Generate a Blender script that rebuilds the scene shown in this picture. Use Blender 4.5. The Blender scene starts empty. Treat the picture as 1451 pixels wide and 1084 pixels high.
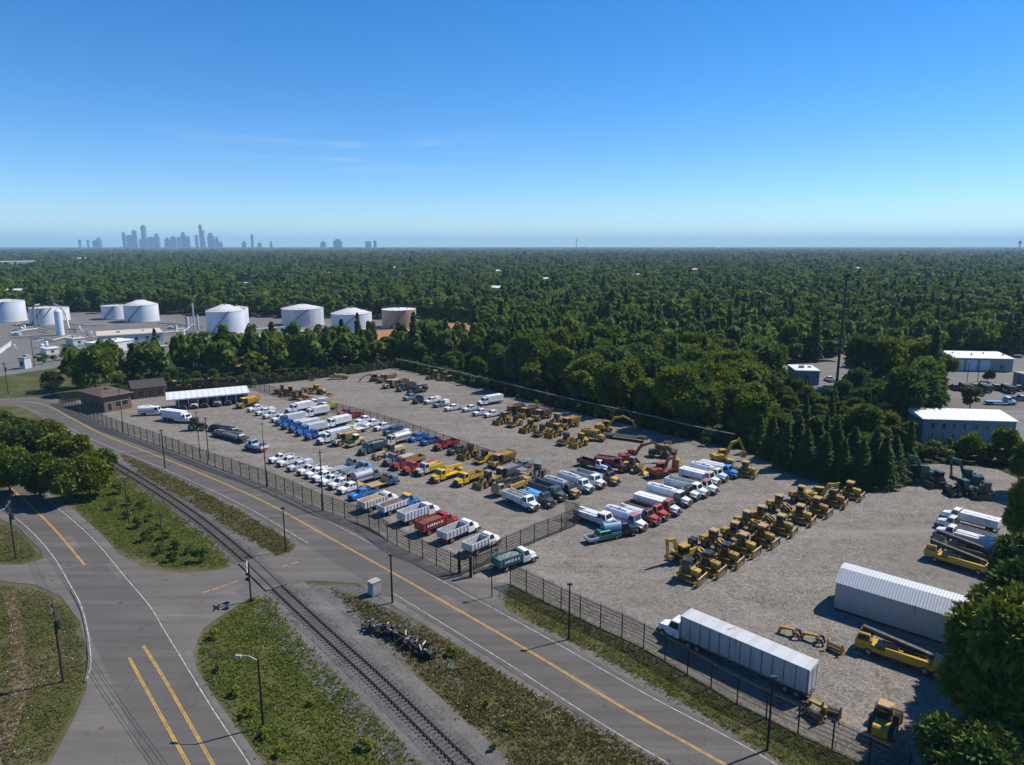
import bpy, math, random
import numpy as np
from mathutils import Vector
random.seed(7)
R = math.radians
S = bpy.context.scene
COL = S.collection
# ---------------------------------------------------------------- camera model: photograph pixels -> metres on the ground
F, CX, CY, CAMH = 967.0, 725.5, 542.0, 50.0
PITCH = math.atan(193.0 / F)
CP, SP = math.cos(PITCH), math.sin(PITCH)

def G(x, y, z=0.0):
    u = (x - CX) / F; v = -(y - CY) / F
    t = (z - CAMH) / (v * CP - SP)
    return (u * t, (CP + v * SP) * t)

def depth(x, y):
    gx, gy = G(x, y)
    return gy * CP + CAMH * SP

def HT(x, y, ytop):
    """height above the ground point under pixel (x, y) that shows at row ytop"""
    bx, by = G(x, y); lo, hi = 0.0, 400.0
    for _ in range(50):
        m = (lo + hi) / 2; dz = m - CAMH
        zc = by * CP - dz * SP; yc = by * SP + dz * CP
        if CY - F * yc / zc > ytop: lo = m
        else: hi = m
    return lo

# ---------------------------------------------------------------- materials
MAT = {}
def newmat(name):
    m = bpy.data.materials.new(name); m.use_nodes = True
    nt = m.node_tree; b = nt.nodes['Principled BSDF']
    MAT[name] = m
    return m, nt, b
def nd(nt, t, **kw):
    n = nt.nodes.new(t)
    for k, v in kw.items():
        if k.startswith('i_'):
            n.inputs[k[2:].replace('_', ' ')].default_value = v
        else: setattr(n, k, v)
    return n
def mixc(nt, fac, a, b, mode='MIX'):
    n = nt.nodes.new('ShaderNodeMix'); n.data_type = 'RGBA'; n.blend_type = mode
    for i, v in ((0, fac), (6, a), (7, b)):
        if hasattr(v, 'links') or hasattr(v, 'is_linked'): nt.links.new(v, n.inputs[i])
        elif isinstance(v, (int, float)): n.inputs[i].default_value = v
        else: n.inputs[i].default_value = (*v, 1) if len(v) == 3 else v
    return n.outputs[2]
def ramp(nt, src, a, b):
    n = nt.nodes.new('ShaderNodeMapRange'); n.inputs[1].default_value = a; n.inputs[2].default_value = b
    nt.links.new(src, n.inputs[0]); return n.outputs[0]
def noise(nt, scale, detail=3, co=None, rough=0.55, dist=0.0):
    n = nt.nodes.new('ShaderNodeTexNoise'); n.inputs['Scale'].default_value = scale
    n.inputs['Detail'].default_value = detail; n.inputs['Roughness'].default_value = rough
    n.inputs['Distortion'].default_value = dist
    if co is not None: nt.links.new(co, n.inputs['Vector'])
    return n
def coords(nt, which='Object'):
    return nt.nodes.new('ShaderNodeTexCoord').outputs[which]
def plain(name, col, rough=0.6, metal=0.0, col2=None, scale=1.5, spec=0.5):
    m, nt, b = newmat(name)
    b.inputs['Roughness'].default_value = rough; b.inputs['Metallic'].default_value = metal
    b.inputs['Specular IOR Level'].default_value = spec
    c2 = col2 or tuple(c * 0.7 for c in col)
    n = noise(nt, scale, 4, coords(nt))
    o = mixc(nt, ramp(nt, n.outputs[0], 0.35, 0.68), col, c2)
    nt.links.new(o, b.inputs['Base Color'])
    return m
def curly(nt, co, scale, warp, width):
    """thin winding tyre-track like lines: edges of a warped cell pattern"""
    w = noise(nt, scale * 1.3, 2, co)
    sub = nd(nt, 'ShaderNodeVectorMath', operation='SUBTRACT'); sub.inputs[1].default_value = (0.5, 0.5, 0.5)
    nt.links.new(w.outputs['Color'], sub.inputs[0])
    sc = nd(nt, 'ShaderNodeVectorMath', operation='SCALE'); sc.inputs['Scale'].default_value = warp
    nt.links.new(sub.outputs[0], sc.inputs[0])
    ad = nd(nt, 'ShaderNodeVectorMath', operation='ADD'); nt.links.new(co, ad.inputs[0]); nt.links.new(sc.outputs[0], ad.inputs[1])
    v = nd(nt, 'ShaderNodeTexVoronoi', feature='DISTANCE_TO_EDGE'); v.inputs['Scale'].default_value = scale
    nt.links.new(ad.outputs[0], v.inputs['Vector'])
    return ramp(nt, v.outputs['Distance'], width, 0.0)

def swirl(nt, co, scale, k, width):
    """looping tyre-mark lines: level lines of a smooth noise"""
    n = noise(nt, scale, 0.6, co, 0.4, 0.35); ml = nd(nt, 'ShaderNodeMath', operation='MULTIPLY'); nt.links.new(n.outputs[0], ml.inputs[0]); ml.inputs[1].default_value = k
    pp = nd(nt, 'ShaderNodeMath', operation='PINGPONG'); nt.links.new(ml.outputs[0], pp.inputs[0]); pp.inputs[1].default_value = 0.5
    return ramp(nt, pp.outputs[0], width, 0.0)

def gravel(name, c_lo, c_hi, c_line, line_amt=0.7, sc=1.0):
    m, nt, b = newmat(name); co = coords(nt)
    b.inputs['Roughness'].default_value = 0.95; b.inputs['Specular IOR Level'].default_value = 0.15
    big = noise(nt, 0.035, 4, co); fine = noise(nt, 2.2 * sc, 5, co, 0.7); mid = noise(nt, 0.35, 3, co)
    o = mixc(nt, ramp(nt, fine.outputs[0], 0.3, 0.7), c_lo, c_hi)
    o = mixc(nt, ramp(nt, mid.outputs[0], 0.45, 0.75), o, tuple(c * 0.72 for c in c_lo))
    dk = swirl(nt, co, 0.62 * sc, 7.0, 0.14); o = mixc(nt, dk, o, tuple(c * 0.72 for c in c_lo))
    mp = nd(nt, 'ShaderNodeMapping'); mp.inputs['Rotation'].default_value = (0, 0, R(43)); mp.inputs['Scale'].default_value = (0.025, 0.28, 1); nt.links.new(co, mp.inputs[0])
    st = noise(nt, 1.0, 4, mp.outputs[0], 0.6); o = mixc(nt, ramp(nt, st.outputs[0], 0.52, 0.8), o, tuple(c * 0.85 for c in c_lo)); o = mixc(nt, ramp(nt, st.outputs[0], 0.48, 0.2), o, tuple(c * 1.05 for c in c_hi))
    sp = noise(nt, 5.0 * sc, 2, co); o = mixc(nt, ramp(nt, sp.outputs[0], 0.66, 0.74), o, tuple(c * 1.3 for c in c_line)); o = mixc(nt, ramp(nt, sp.outputs[0], 0.34, 0.26), o, tuple(c * 0.35 for c in c_lo))
    l1 = swirl(nt, co, 0.40 * sc, 9.0, 0.19); l2 = curly(nt, co, 0.6 * sc, 1.9, 0.07)
    mx = nd(nt, 'ShaderNodeMath', operation='MAXIMUM'); nt.links.new(l1, mx.inputs[0]); nt.links.new(l2, mx.inputs[1])
    ml = nd(nt, 'ShaderNodeMath', operation='MULTIPLY'); nt.links.new(mx.outputs[0], ml.inputs[0]); nt.links.new(ramp(nt, big.outputs[0], 0.1, 0.8), ml.inputs[1])
    ml2 = nd(nt, 'ShaderNodeMath', operation='MULTIPLY'); nt.links.new(ml.outputs[0], ml2.inputs[0]); ml2.inputs[1].default_value = line_amt
    o = mixc(nt, ml2.outputs[0], o, c_line)
    o = mixc(nt, ramp(nt, big.outputs[0], 0.6, 0.85), o, tuple(c * 0.72 for c in c_lo))
    nt.links.new(o, b.inputs['Base Color'])
    bp = nd(nt, 'ShaderNodeBump'); bp.inputs['Strength'].default_value = 0.6; bp.inputs['Distance'].default_value = 0.08
    nt.links.new(fine.outputs[0], bp.inputs['Height']); nt.links.new(bp.outputs[0], b.inputs['Normal'])
    return m
gravel('gravel', (0.12, 0.109, 0.096), (0.20, 0.182, 0.16), (0.35, 0.32, 0.284), 0.78, 1.3)
gravel('ballast', (0.06, 0.059, 0.058), (0.12, 0.118, 0.115), (0.22, 0.215, 0.21), 0.7, 1.6)
gravel('shoulder', (0.105, 0.098, 0.09), (0.16, 0.15, 0.14), (0.21, 0.195, 0.18), 0.35, 1.2)

def asphalt(name, c1, c2):
    m, nt, b = newmat(name); co = coords(nt)
    b.inputs['Roughness'].default_value = 0.85; b.inputs['Specular IOR Level'].default_value = 0.25
    big = noise(nt, 0.12, 5, co, 0.6, 0.6); fine = noise(nt, 3.5, 4, co, 0.7)
    o = mixc(nt, ramp(nt, big.outputs[0], 0.32, 0.7), c1, c2)
    mp = nd(nt, 'ShaderNodeMapping'); mp.inputs['Rotation'].default_value = (0, 0, R(48)); mp.inputs['Scale'].default_value = (0.03, 0.55, 1); nt.links.new(co, mp.inputs[0])
    st = noise(nt, 1.0, 4, mp.outputs[0], 0.6); o = mixc(nt, ramp(nt, st.outputs[0], 0.42, 0.66), o, tuple(c * 0.72 for c in c2)); o = mixc(nt, ramp(nt, st.outputs[0], 0.42, 0.3), o, tuple(c * 1.25 for c in c1))
    o = mixc(nt, ramp(nt, fine.outputs[0], 0.3, 0.75), o, tuple(c * 0.8 for c in c1))
    cr = curly(nt, co, 0.16, 4.5, 0.008)
    o = mixc(nt, cr, o, tuple(c * 0.62 for c in c1)); cr2 = curly(nt, co, 0.5, 1.6, 0.014); o = mixc(nt, cr2, o, mixc(nt, ramp(nt, big.outputs[0], .5, .6), o, tuple(c * 0.5 for c in c1)))
    pv = nd(nt, 'ShaderNodeTexVoronoi'); pv.inputs['Scale'].default_value = 0.3; nt.links.new(co, pv.inputs['Vector'])
    o = mixc(nt, ramp(nt, pv.outputs['Distance'], 0.12, 0.08), o, tuple(c * 0.55 for c in c1))
    nt.links.new(o, b.inputs['Base Color'])
    return m
asphalt('asphalt', (0.118, 0.109, 0.10), (0.088, 0.082, 0.077))
asphalt('old_asphalt', (0.152, 0.139, 0.126), (0.108, 0.10, 0.094))
asphalt('yard_asphalt', (0.18, 0.172, 0.164), (0.125, 0.121, 0.117))

def grassmat(name, g1, g2, br, amt=0.5):
    m, nt, b = newmat(name); co = coords(nt)
    b.inputs['Roughness'].default_value = 1.0; b.inputs['Specular IOR Level'].default_value = 0.1
    a = noise(nt, 0.9, 5, co, 0.7); c = noise(nt, 0.11, 5, co, 0.65, 0.5)
    o = mixc(nt, ramp(nt, a.outputs[0], 0.3, 0.7), g1, g2)
    o = mixc(nt, ramp(nt, c.outputs[0], 0.6 - amt * 0.2, 0.72), o, br)
    nt.links.new(o, b.inputs['Base Color'])
    return m
grassmat('grass', (0.036, 0.05, 0.012), (0.066, 0.076, 0.02), (0.12, 0.098, 0.06), 0.7)
grassmat('verge', (0.042, 0.05, 0.016), (0.085, 0.078, 0.03), (0.13, 0.108, 0.075), 0.9)
grassmat('forest_floor', (0.018, 0.03, 0.010), (0.03, 0.045, 0.014), (0.05, 0.045, 0.03), 0.2)
plain('dirt', (0.36, 0.15, 0.055), 1.0, 0, (0.26, 0.115, 0.05), 0.2)
plain('path_dirt', (0.16, 0.11, 0.07), 1.0, 0, (0.08, 0.065, 0.045), 0.6)

def paintmat():
    m, nt, b = newmat('vehicle_paint')
    oi = nt.nodes.new('ShaderNodeObjectInfo')
    n = noise(nt, 1.3, 4, coords(nt, 'Object'), 0.65)
    o = mixc(nt, ramp(nt, n.outputs[0], 0.5, 0.85), oi.outputs['Color'], (0.20, 0.175, 0.14))
    n2 = noise(nt, 6.0, 3, coords(nt, 'Object'))
    o = mixc(nt, ramp(nt, n2.outputs[0], 0.66, 0.8), o, (0.06, 0.045, 0.035))
    nt.links.new(o, b.inputs['Base Color']); b.inputs['Roughness'].default_value = 0.42
paintmat()
plain('rubber', (0.022, 0.021, 0.02), 0.9, 0, (0.05, 0.045, 0.04), 3)
plain('rim', (0.35, 0.34, 0.32), 0.5, 0.4)
plain('dark_steel', (0.03, 0.029, 0.028), 0.6, 0.2, (0.06, 0.05, 0.04), 2)
plain('worn_steel', (0.23, 0.21, 0.18), 0.5, 0.4, (0.10, 0.075, 0.05), 2)
plain('glass', (0.012, 0.016, 0.02), 0.06, 0, (0.02, 0.025, 0.03), 0.4, 0.8)
plain('chrome', (0.5, 0.5, 0.5), 0.25, 0.9)
plain('lamp_lens', (0.6, 0.6, 0.55), 0.15, 0)
plain('tail_lens', (0.3, 0.01, 0.01), 0.2, 0)
plain('white_decal', (0.75, 0.77, 0.78), 0.5)
plain('sand_load', (0.30, 0.22, 0.14), 1.0, 0, (0.19, 0.14, 0.09), 2)
plain('brown_load', (0.14, 0.09, 0.055), 1.0, 0, (0.09, 0.06, 0.04), 2)
plain('grey_load', (0.2, 0.2, 0.2), 1.0, 0, (0.12, 0.12, 0.12), 2)
plain('brick', (0.20, 0.115, 0.075), 0.9, 0, (0.14, 0.085, 0.06), 2.5)
plain('brown_roof', (0.10, 0.075, 0.06), 0.9, 0, (0.07, 0.055, 0.045), 0.8)
plain('tan_trim', (0.34, 0.22, 0.15), 0.9)
plain('dark_roof', (0.045, 0.042, 0.042), 0.9)
plain('white_roof', (0.72, 0.72, 0.73), 0.5, 0, (0.60, 0.60, 0.60), 0.4)
plain('beige_roof', (0.50, 0.45, 0.38), 0.8, 0, (0.42, 0.38, 0.32), 0.4)
plain('pale_wall', (0.45, 0.50, 0.55), 0.7, 0, (0.38, 0.42, 0.46), 0.6)
plain('white_wall', (0.62, 0.64, 0.66), 0.6, 0, (0.52, 0.54, 0.56), 0.6)
plain('door_panel', (0.55, 0.62, 0.72), 0.6)
plain('concrete', (0.34, 0.33, 0.31), 0.9, 0, (0.26, 0.25, 0.24), 1)
plain('wood_pole', (0.045, 0.035, 0.028), 0.9, 0, (0.03, 0.024, 0.02), 3)
plain('black_metal', (0.012, 0.012, 0.013), 0.5, 0.3)
plain('wire', (0.012, 0.012, 0.012), 0.6)
plain('timber', (0.055, 0.046, 0.04), 0.95, 0, (0.10, 0.09, 0.08), 1.5)
plain('rail_steel', (0.075, 0.055, 0.045), 0.55, 0.5, (0.05, 0.035, 0.03), 2)
plain('bark', (0.06, 0.045, 0.035), 1.0, 0, (0.035, 0.028, 0.02), 3)
plain('window_trim', (0.42, 0.40, 0.36), 0.7)
plain('yellow_line', (0.52, 0.30, 0.035), 0.8, 0, (0.26, 0.17, 0.06), 1.1)
plain('white_line', (0.50, 0.48, 0.45), 0.8, 0, (0.17, 0.16, 0.15), 1.3)
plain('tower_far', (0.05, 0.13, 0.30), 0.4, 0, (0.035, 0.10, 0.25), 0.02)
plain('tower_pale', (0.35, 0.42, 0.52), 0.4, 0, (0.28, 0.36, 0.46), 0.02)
plain('silver_pipe', (0.46, 0.45, 0.42), 0.5, 0.2)
plain('insulator', (0.5, 0.5, 0.5), 0.4)

def stripes(name, c1, c2, scale, rust=0.0, rot=0.0, rough=0.45, metal=0.1):
    """ribbed sheet metal running along the local x axis, with drips of rust"""
    m, nt, b = newmat(name); co = coords(nt)
    sep = nt.nodes.new('ShaderNodeSeparateXYZ'); nt.links.new(co, sep.inputs[0])
    w = nd(nt, 'ShaderNodeMath', operation='MULTIPLY'); nt.links.new(sep.outputs[0], w.inputs[0]); w.inputs[1].default_value = scale
    fr = nd(nt, 'ShaderNodeMath', operation='PINGPONG'); nt.links.new(w.outputs[0], fr.inputs[0]); fr.inputs[1].default_value = 0.5
    n = noise(nt, 0.5, 4, co)
    o = mixc(nt, ramp(nt, fr.outputs[0], 0.30, 0.36), c1, c2)
    o = mixc(nt, ramp(nt, n.outputs[0], 0.55, 0.8), o, tuple(c * 0.75 for c in c1))
    if rust:
        mp = nd(nt, 'ShaderNodeMapping'); mp.inputs['Scale'].default_value = (0.9, 0.9, 0.08); nt.links.new(co, mp.inputs[0])
        n2 = noise(nt, 0.8, 5, mp.outputs[0], 0.65)
        o = mixc(nt, ramp(nt, n2.outputs[0], 0.72 - rust * 0.25, 0.8 - rust * 0.1), o, (0.20, 0.10, 0.05))
    nt.links.new(o, b.inputs['Base Color']); b.inputs['Roughness'].default_value = rough; b.inputs['Metallic'].default_value = metal
    bp = nd(nt, 'ShaderNodeBump'); bp.inputs['Strength'].default_value = 0.7; bp.inputs['Distance'].default_value = 0.06
    nt.links.new(fr.outputs[0], bp.inputs['Height']); nt.links.new(bp.outputs[0], b.inputs['Normal'])
stripes('trailer_skin', (0.44, 0.44, 0.42), (0.40, 0.40, 0.385), 0.9, 0.6)
stripes('trailer_roof', (0.50, 0.50, 0.51), (0.45, 0.45, 0.46), 0.45, 0.45)
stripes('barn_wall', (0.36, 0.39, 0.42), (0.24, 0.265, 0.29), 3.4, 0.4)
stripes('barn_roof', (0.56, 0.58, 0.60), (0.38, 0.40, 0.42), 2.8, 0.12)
stripes('blue_wall', (0.11, 0.22, 0.27), (0.085, 0.175, 0.215), 0.7, 0.1)
stripes('shed_wall', (0.20, 0.25, 0.28), (0.16, 0.20, 0.23), 0.7, 0.1)
stripes('white_sheet_roof', (0.70, 0.71, 0.72), (0.58, 0.59, 0.60), 0.6, 0.15)
def tankmat(name, base, rust):
    m, nt, b = newmat(name); co = coords(nt)
    mp = nd(nt, 'ShaderNodeMapping'); mp.inputs['Scale'].default_value = (0.35, 0.35, 0.03); nt.links.new(co, mp.inputs[0])
    n2 = noise(nt, 1.0, 5, mp.outputs[0], 0.65); n = noise(nt, 0.15, 4, co)
    o = mixc(nt, ramp(nt, n.outputs[0], 0.4, 0.7), base, tuple(c * 0.85 for c in base))
    o = mixc(nt, ramp(nt, n2.outputs[0], 0.75 - rust * 0.3, 0.8), o, (0.20, 0.11, 0.055))
    nt.links.new(o, b.inputs['Base Color']); b.inputs['Roughness'].default_value = 0.4
tankmat('tank_white', (0.66, 0.70, 0.76), 0.18)
tankmat('tank_streaked', (0.52, 0.55, 0.60), 0.8)
tankmat('tank_brown', (0.36, 0.28, 0.20), 0.7)
tankmat('tank_top', (0.62, 0.60, 0.58), 0.4)

def mesh_fence(name, fac):
    m, nt, b = newmat(name)
    b.inputs['Base Color'].default_value = (0.02, 0.019, 0.018, 1); b.inputs['Roughness'].default_value = 0.7
    tr = nt.nodes.new('ShaderNodeBsdfTransparent'); mx = nt.nodes.new('ShaderNodeMixShader'); mx.inputs[0].default_value = fac
    nt.links.new(tr.outputs[0], mx.inputs[1]); nt.links.new(b.outputs[0], mx.inputs[2])
    nt.links.new(mx.outputs[0], nt.nodes['Material Output'].inputs[0])
mesh_fence('chain_link', 0.36)
mesh_fence('screened_link', 0.42)
mesh_fence('open_link', 0.16)

LEAFMATS = 1
def leafmat(name, c1, c2, c3, trans=0.25):
    m, nt, b = newmat(name)
    oi = nt.nodes.new('ShaderNodeObjectInfo'); n = noise(nt, 0.35, 3, coords(nt)); n2 = noise(nt, 2.5, 2, coords(nt))
    o = mixc(nt, ramp(nt, n.outputs[0], 0.35, 0.65), c1, c2)
    o = mixc(nt, oi.outputs['Random'], o, mixc(nt, 0.55, o, c3))
    o = mixc(nt, ramp(nt, n2.outputs[0], 0.55, 0.75), o, mixc(nt, 0.5, o, c2))
    nt.links.new(o, b.inputs['Base Color']); b.inputs['Roughness'].default_value = 0.75; b.inputs['Specular IOR Level'].default_value = 0.2
    tl = nt.nodes.new('ShaderNodeBsdfTranslucent'); nt.links.new(o, tl.inputs[0])
    mx = nt.nodes.new('ShaderNodeMixShader'); mx.inputs[0].default_value = trans
    nt.links.new(b.outputs[0], mx.inputs[1]); nt.links.new(tl.outputs[0], mx.inputs[2])
    nt.links.new(mx.outputs[0], nt.nodes['Material Output'].inputs[0])
leafmat('leaf', (0.074, 0.128, 0.014), (0.155, 0.195, 0.02), (0.055, 0.108, 0.02), .35)
leafmat('leaf_dark', (0.042, 0.088, 0.02), (0.088, 0.14, 0.024), (0.046, 0.096, 0.03), .35)
leafmat('leaf_bright', (0.12, 0.155, 0.014), (0.215, 0.235, 0.02), (0.10, 0.145, 0.016), .35)
leafmat('leaf_near', (0.085, 0.125, 0.012), (0.21, 0.225, 0.018), (0.06, 0.11, 0.016), .16)
leafmat('leaf_near_dark', (0.05, 0.09, 0.014), (0.13, 0.165, 0.018), (0.045, 0.09, 0.02), .16)
leafmat('weed', (0.12, 0.125, 0.03), (0.22, 0.19, 0.075), (0.17, 0.12, 0.055), 0.35)
leafmat('grass_blade', (0.11, 0.165, 0.02), (0.19, 0.23, 0.03), (0.16, 0.155, 0.04), 0.4)

# ---------------------------------------------------------------- mesh builder
class MB:
    def __init__(s): s.v = []; s.f = []; s.m = []
    def poly(s, pts, m=0):
        n = len(s.v); s.v += [tuple(p) for p in pts]; s.f.append(tuple(range(n, n + len(pts)))); s.m.append(m); return s
    def hull(s, b, t, m=0):
        """two rings with the same number of points, joined and capped"""
        n = len(s.v); k = len(b); s.v += [tuple(p) for p in b] + [tuple(p) for p in t]
        s.f.append(tuple(n + i for i in reversed(range(k)))); s.f.append(tuple(n + k + i for i in range(k)))
        for i in range(k): j = (i + 1) % k; s.f.append((n + i, n + j, n + k + j, n + k + i))
        s.m += [m] * (k + 2); return s
    def box(s, x0, x1, y0, y1, z0, z1, m=0, ix=0.0, iy=0.0):
        return s.hull([(x0, y0, z0), (x1, y0, z0), (x1, y1, z0), (x0, y1, z0)],
                      [(x0 + ix, y0 + iy, z1), (x1 - ix, y0 + iy, z1), (x1 - ix, y1 - iy, z1), (x0 + ix, y1 - iy, z1)], m)
    def prism(s, prof, y0, y1, m=0):
        return s.hull([(x, y0, z) for x, z in prof], [(x, y1, z) for x, z in prof], m)
    def prismx(s, prof, x0, x1, m=0):
        return s.hull([(x0, y, z) for y, z in prof], [(x1, y, z) for y, z in prof], m)
    def cyl(s, p0, p1, r0, r1=None, n=10, m=0):
        r1 = r0 if r1 is None else r1
        a = Vector(p0); b = Vector(p1); d = (b - a).normalized()
        u = d.cross(Vector((0, 0, 1)) if abs(d.z) < 0.9 else Vector((1, 0, 0))).normalized(); w = d.cross(u)
        ring = lambda c, r: [tuple(c + (u * math.cos(2 * math.pi * i / n) + w * math.sin(2 * math.pi * i / n)) * r) for i in range(n)]
        return s.hull(ring(a, r0), ring(b, r1), m)
    def bar(s, p0, p1, w, h=None, m=0):
        h = w if h is None else h
        a = Vector(p0); b = Vector(p1); d = (b - a).normalized()
        u = d.cross(Vector((0, 0, 1)) if abs(d.z) < 0.95 else Vector((1, 0, 0))).normalized() * (w / 2); v = d.cross(u).normalized() * (h / 2)
        q = lambda c: [tuple(c + u + v), tuple(c - u + v), tuple(c - u - v), tuple(c + u - v)]
        return s.hull(q(a), q(b), m)
    def open_box(s, x0, x1, y0, y1, z0, z1, t=0.08, flare=0.0, m=0, mi=None, end=True):
        """tray: floor and four walls"""
        mi = m if mi is None else mi
        s.box(x0, x1, y0, y1, z0, z0 + t, mi)
        s.box(x0, x1, y0 - flare, y0 + t, z0 + t, z1, m); s.box(x0, x1, y1 - t, y1 + flare, z0 + t, z1, m)
        s.box(x1 - t, x1, y0 + t, y1 - t, z0 + t, z1, m)
        if end: s.box(x0, x0 + t, y0 + t, y1 - t, z0 + t, z1 - 0.05, m)
        return s
    def mesh(s, name, mats, smooth=False):
        me = bpy.data.meshes.new(name); me.from_pydata(s.v, [], s.f)
        for x in mats: me.materials.append(MAT[x])
        if len(mats) > 1: me.polygons.foreach_set('material_index', s.m)
        me.update()
        if smooth: me.polygons.foreach_set('use_smooth', [True] * len(me.polygons))
        return me
CACHE = {}
def cached(key, fn, mats):
    if key not in CACHE: CACHE[key] = fn().mesh(key, mats)
    return CACHE[key]

def obj(name, me, parent=None, loc=(0, 0, 0), rz=0.0, col=None, label=None):
    o = bpy.data.objects.new(name, me); COL.objects.link(o)
    o.location = loc; o.rotation_euler = (0, 0, rz)
    if parent: o.parent = parent
    if col: o.color = (*col, 1)
    if label: o['label'] = label
    return o
def tag(o, label, cat, group=None):
    o['label'] = label; o['category'] = cat
    if group: o['group'] = group
    return o
def thing(name, label, cat, loc, rz=0.0, group=None):
    return tag(obj(name, None, None, loc, rz), label, cat, group)
def structure(name, me):
    o = obj(name, me); o['kind'] = 'structure'; return o

# ---------------------------------------------------------------- parts shared by the vehicles
WHITE = (0.74, 0.75, 0.77); SILVER = (0.46, 0.49, 0.52); BLUE = (0.015, 0.11, 0.42); DBLUE = (0.02, 0.06, 0.16); TEAL = (0.03, 0.075, 0.085)
RED = (0.36, 0.03, 0.018); DRED = (0.13, 0.018, 0.016); GREEN = (0.005, 0.17, 0.11); YEL = (0.62, 0.38, 0.015); TAN = (0.40, 0.27, 0.09)
CATY = (0.36, 0.20, 0.018); BLACK = (0.022, 0.022, 0.024); GREY = (0.19, 0.20, 0.21); BROWN = (0.13, 0.08, 0.05); ORANGE = (0.45, 0.17, 0.03)
LBLUE = (0.13, 0.30, 0.52); PINK = (0.45, 0.17, 0.18); CREAM = (0.55, 0.45, 0.26); DKYEL = (0.30, 0.18, 0.03); LIME = (0.35, 0.5, 0.03)

def wheel(root, x, y, r=0.4, w=0.26, rim='rim'):
    def b():
        m = MB(); m.cyl((0, -w / 2, 0), (0, w / 2, 0), r, n=14, m=0)
        for q in (-1, 1): m.cyl((0, q * (w / 2 - 0.02), 0), (0, q * (w / 2 + 0.012), 0), r * 0.55, r * 0.5, n=10, m=1)
        return m
    obj('wheel', cached('wheel_%.2f_%.2f_%s' % (r, w, rim), b, ['rubber', rim]), root, (x, y, r))
def quad_on(m, a, b, c, d, u0, u1, v0, v1, off, mi=0):
    """pane lying on the face a b c d (a-b bottom edge, d-c top edge), a little proud of it"""
    A, B, C, D = map(Vector, (a, b, c, d)); n = (B - A).cross(D - A).normalized() * off
    f = lambda u, v: tuple((A.lerp(B, u)).lerp(D.lerp(C, u), v) + n)
    lo = [f(u0, v0), f(u1, v0), f(u1, v1), f(u0, v1)]
    back = [tuple(Vector(p) - n * 1.6) for p in lo]
    m.hull(back, lo, mi)
def cab(root, x0, x1, t0, t1, w, tw, z0, z1, col, doors=1, roofcol=None, name='cab'):
    """tapered glasshouse with its panes; x1 is the front"""
    k = 'cab_%s' % '_'.join('%.2f' % q for q in (x0, x1, t0, t1, w, tw, z0, z1))
    bt = [(x0, -w, z0), (x1, -w, z0), (x1, w, z0), (x0, w, z0)]; tp = [(t0, -tw, z1), (t1, -tw, z1), (t1, tw, z1), (t0, tw, z1)]
    def shell():
        m = MB(); m.hull(bt, tp)
        m.hull([(t0, -tw, z1), (t1, -tw, z1), (t1, tw, z1), (t0, tw, z1)], [(t0 + 0.1, -tw + 0.1, z1 + 0.06), (t1 - 0.15, -tw + 0.1, z1 + 0.06), (t1 - 0.15, tw - 0.1, z1 + 0.06), (t0 + 0.1, tw - 0.1, z1 + 0.06)])
        return m
    c = obj(name, cached(k, shell, ['vehicle_paint']), root, col=col)
    def pane(i):
        m = MB(); j = (i + 1) % 4
        if i in (0, 2) and doors > 1:
            quad_on(m, bt[i], bt[j], tp[j], tp[i], 0.08, 0.46, 0.18, 0.88, 0.012); quad_on(m, bt[i], bt[j], tp[j], tp[i], 0.52, 0.92, 0.18, 0.88, 0.012)
        else: quad_on(m, bt[i], bt[j], tp[j], tp[i], 0.1, 0.9, 0.16, 0.9, 0.012)
        return m
    for i, nm in ((1, 'windscreen'), (0, 'side_window'), (2, 'side_window'), (3, 'rear_window')):
        obj(nm, cached(k + nm + str(i) + str(doors), lambda: pane(i), ['glass']), c)
    if roofcol:
        obj('roof', cached(k + 'roof', lambda: MB().box(t0 - 0.08, t1 + 0.12, -tw - 0.06, tw + 0.06, z1 + 0.065, z1 + 0.15), ['vehicle_paint']), c, col=roofcol)
    return c
def lamps(root, x, y, z, s=0.16):
    me = cached('lamp%.2f' % s, lambda: MB().box(-0.03, 0.03, -s, s, -s * 0.6, s * 0.6), ['lamp_lens'])
    for q in (-1, 1): obj('headlight', me, root, (x, q * y, z))

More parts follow.
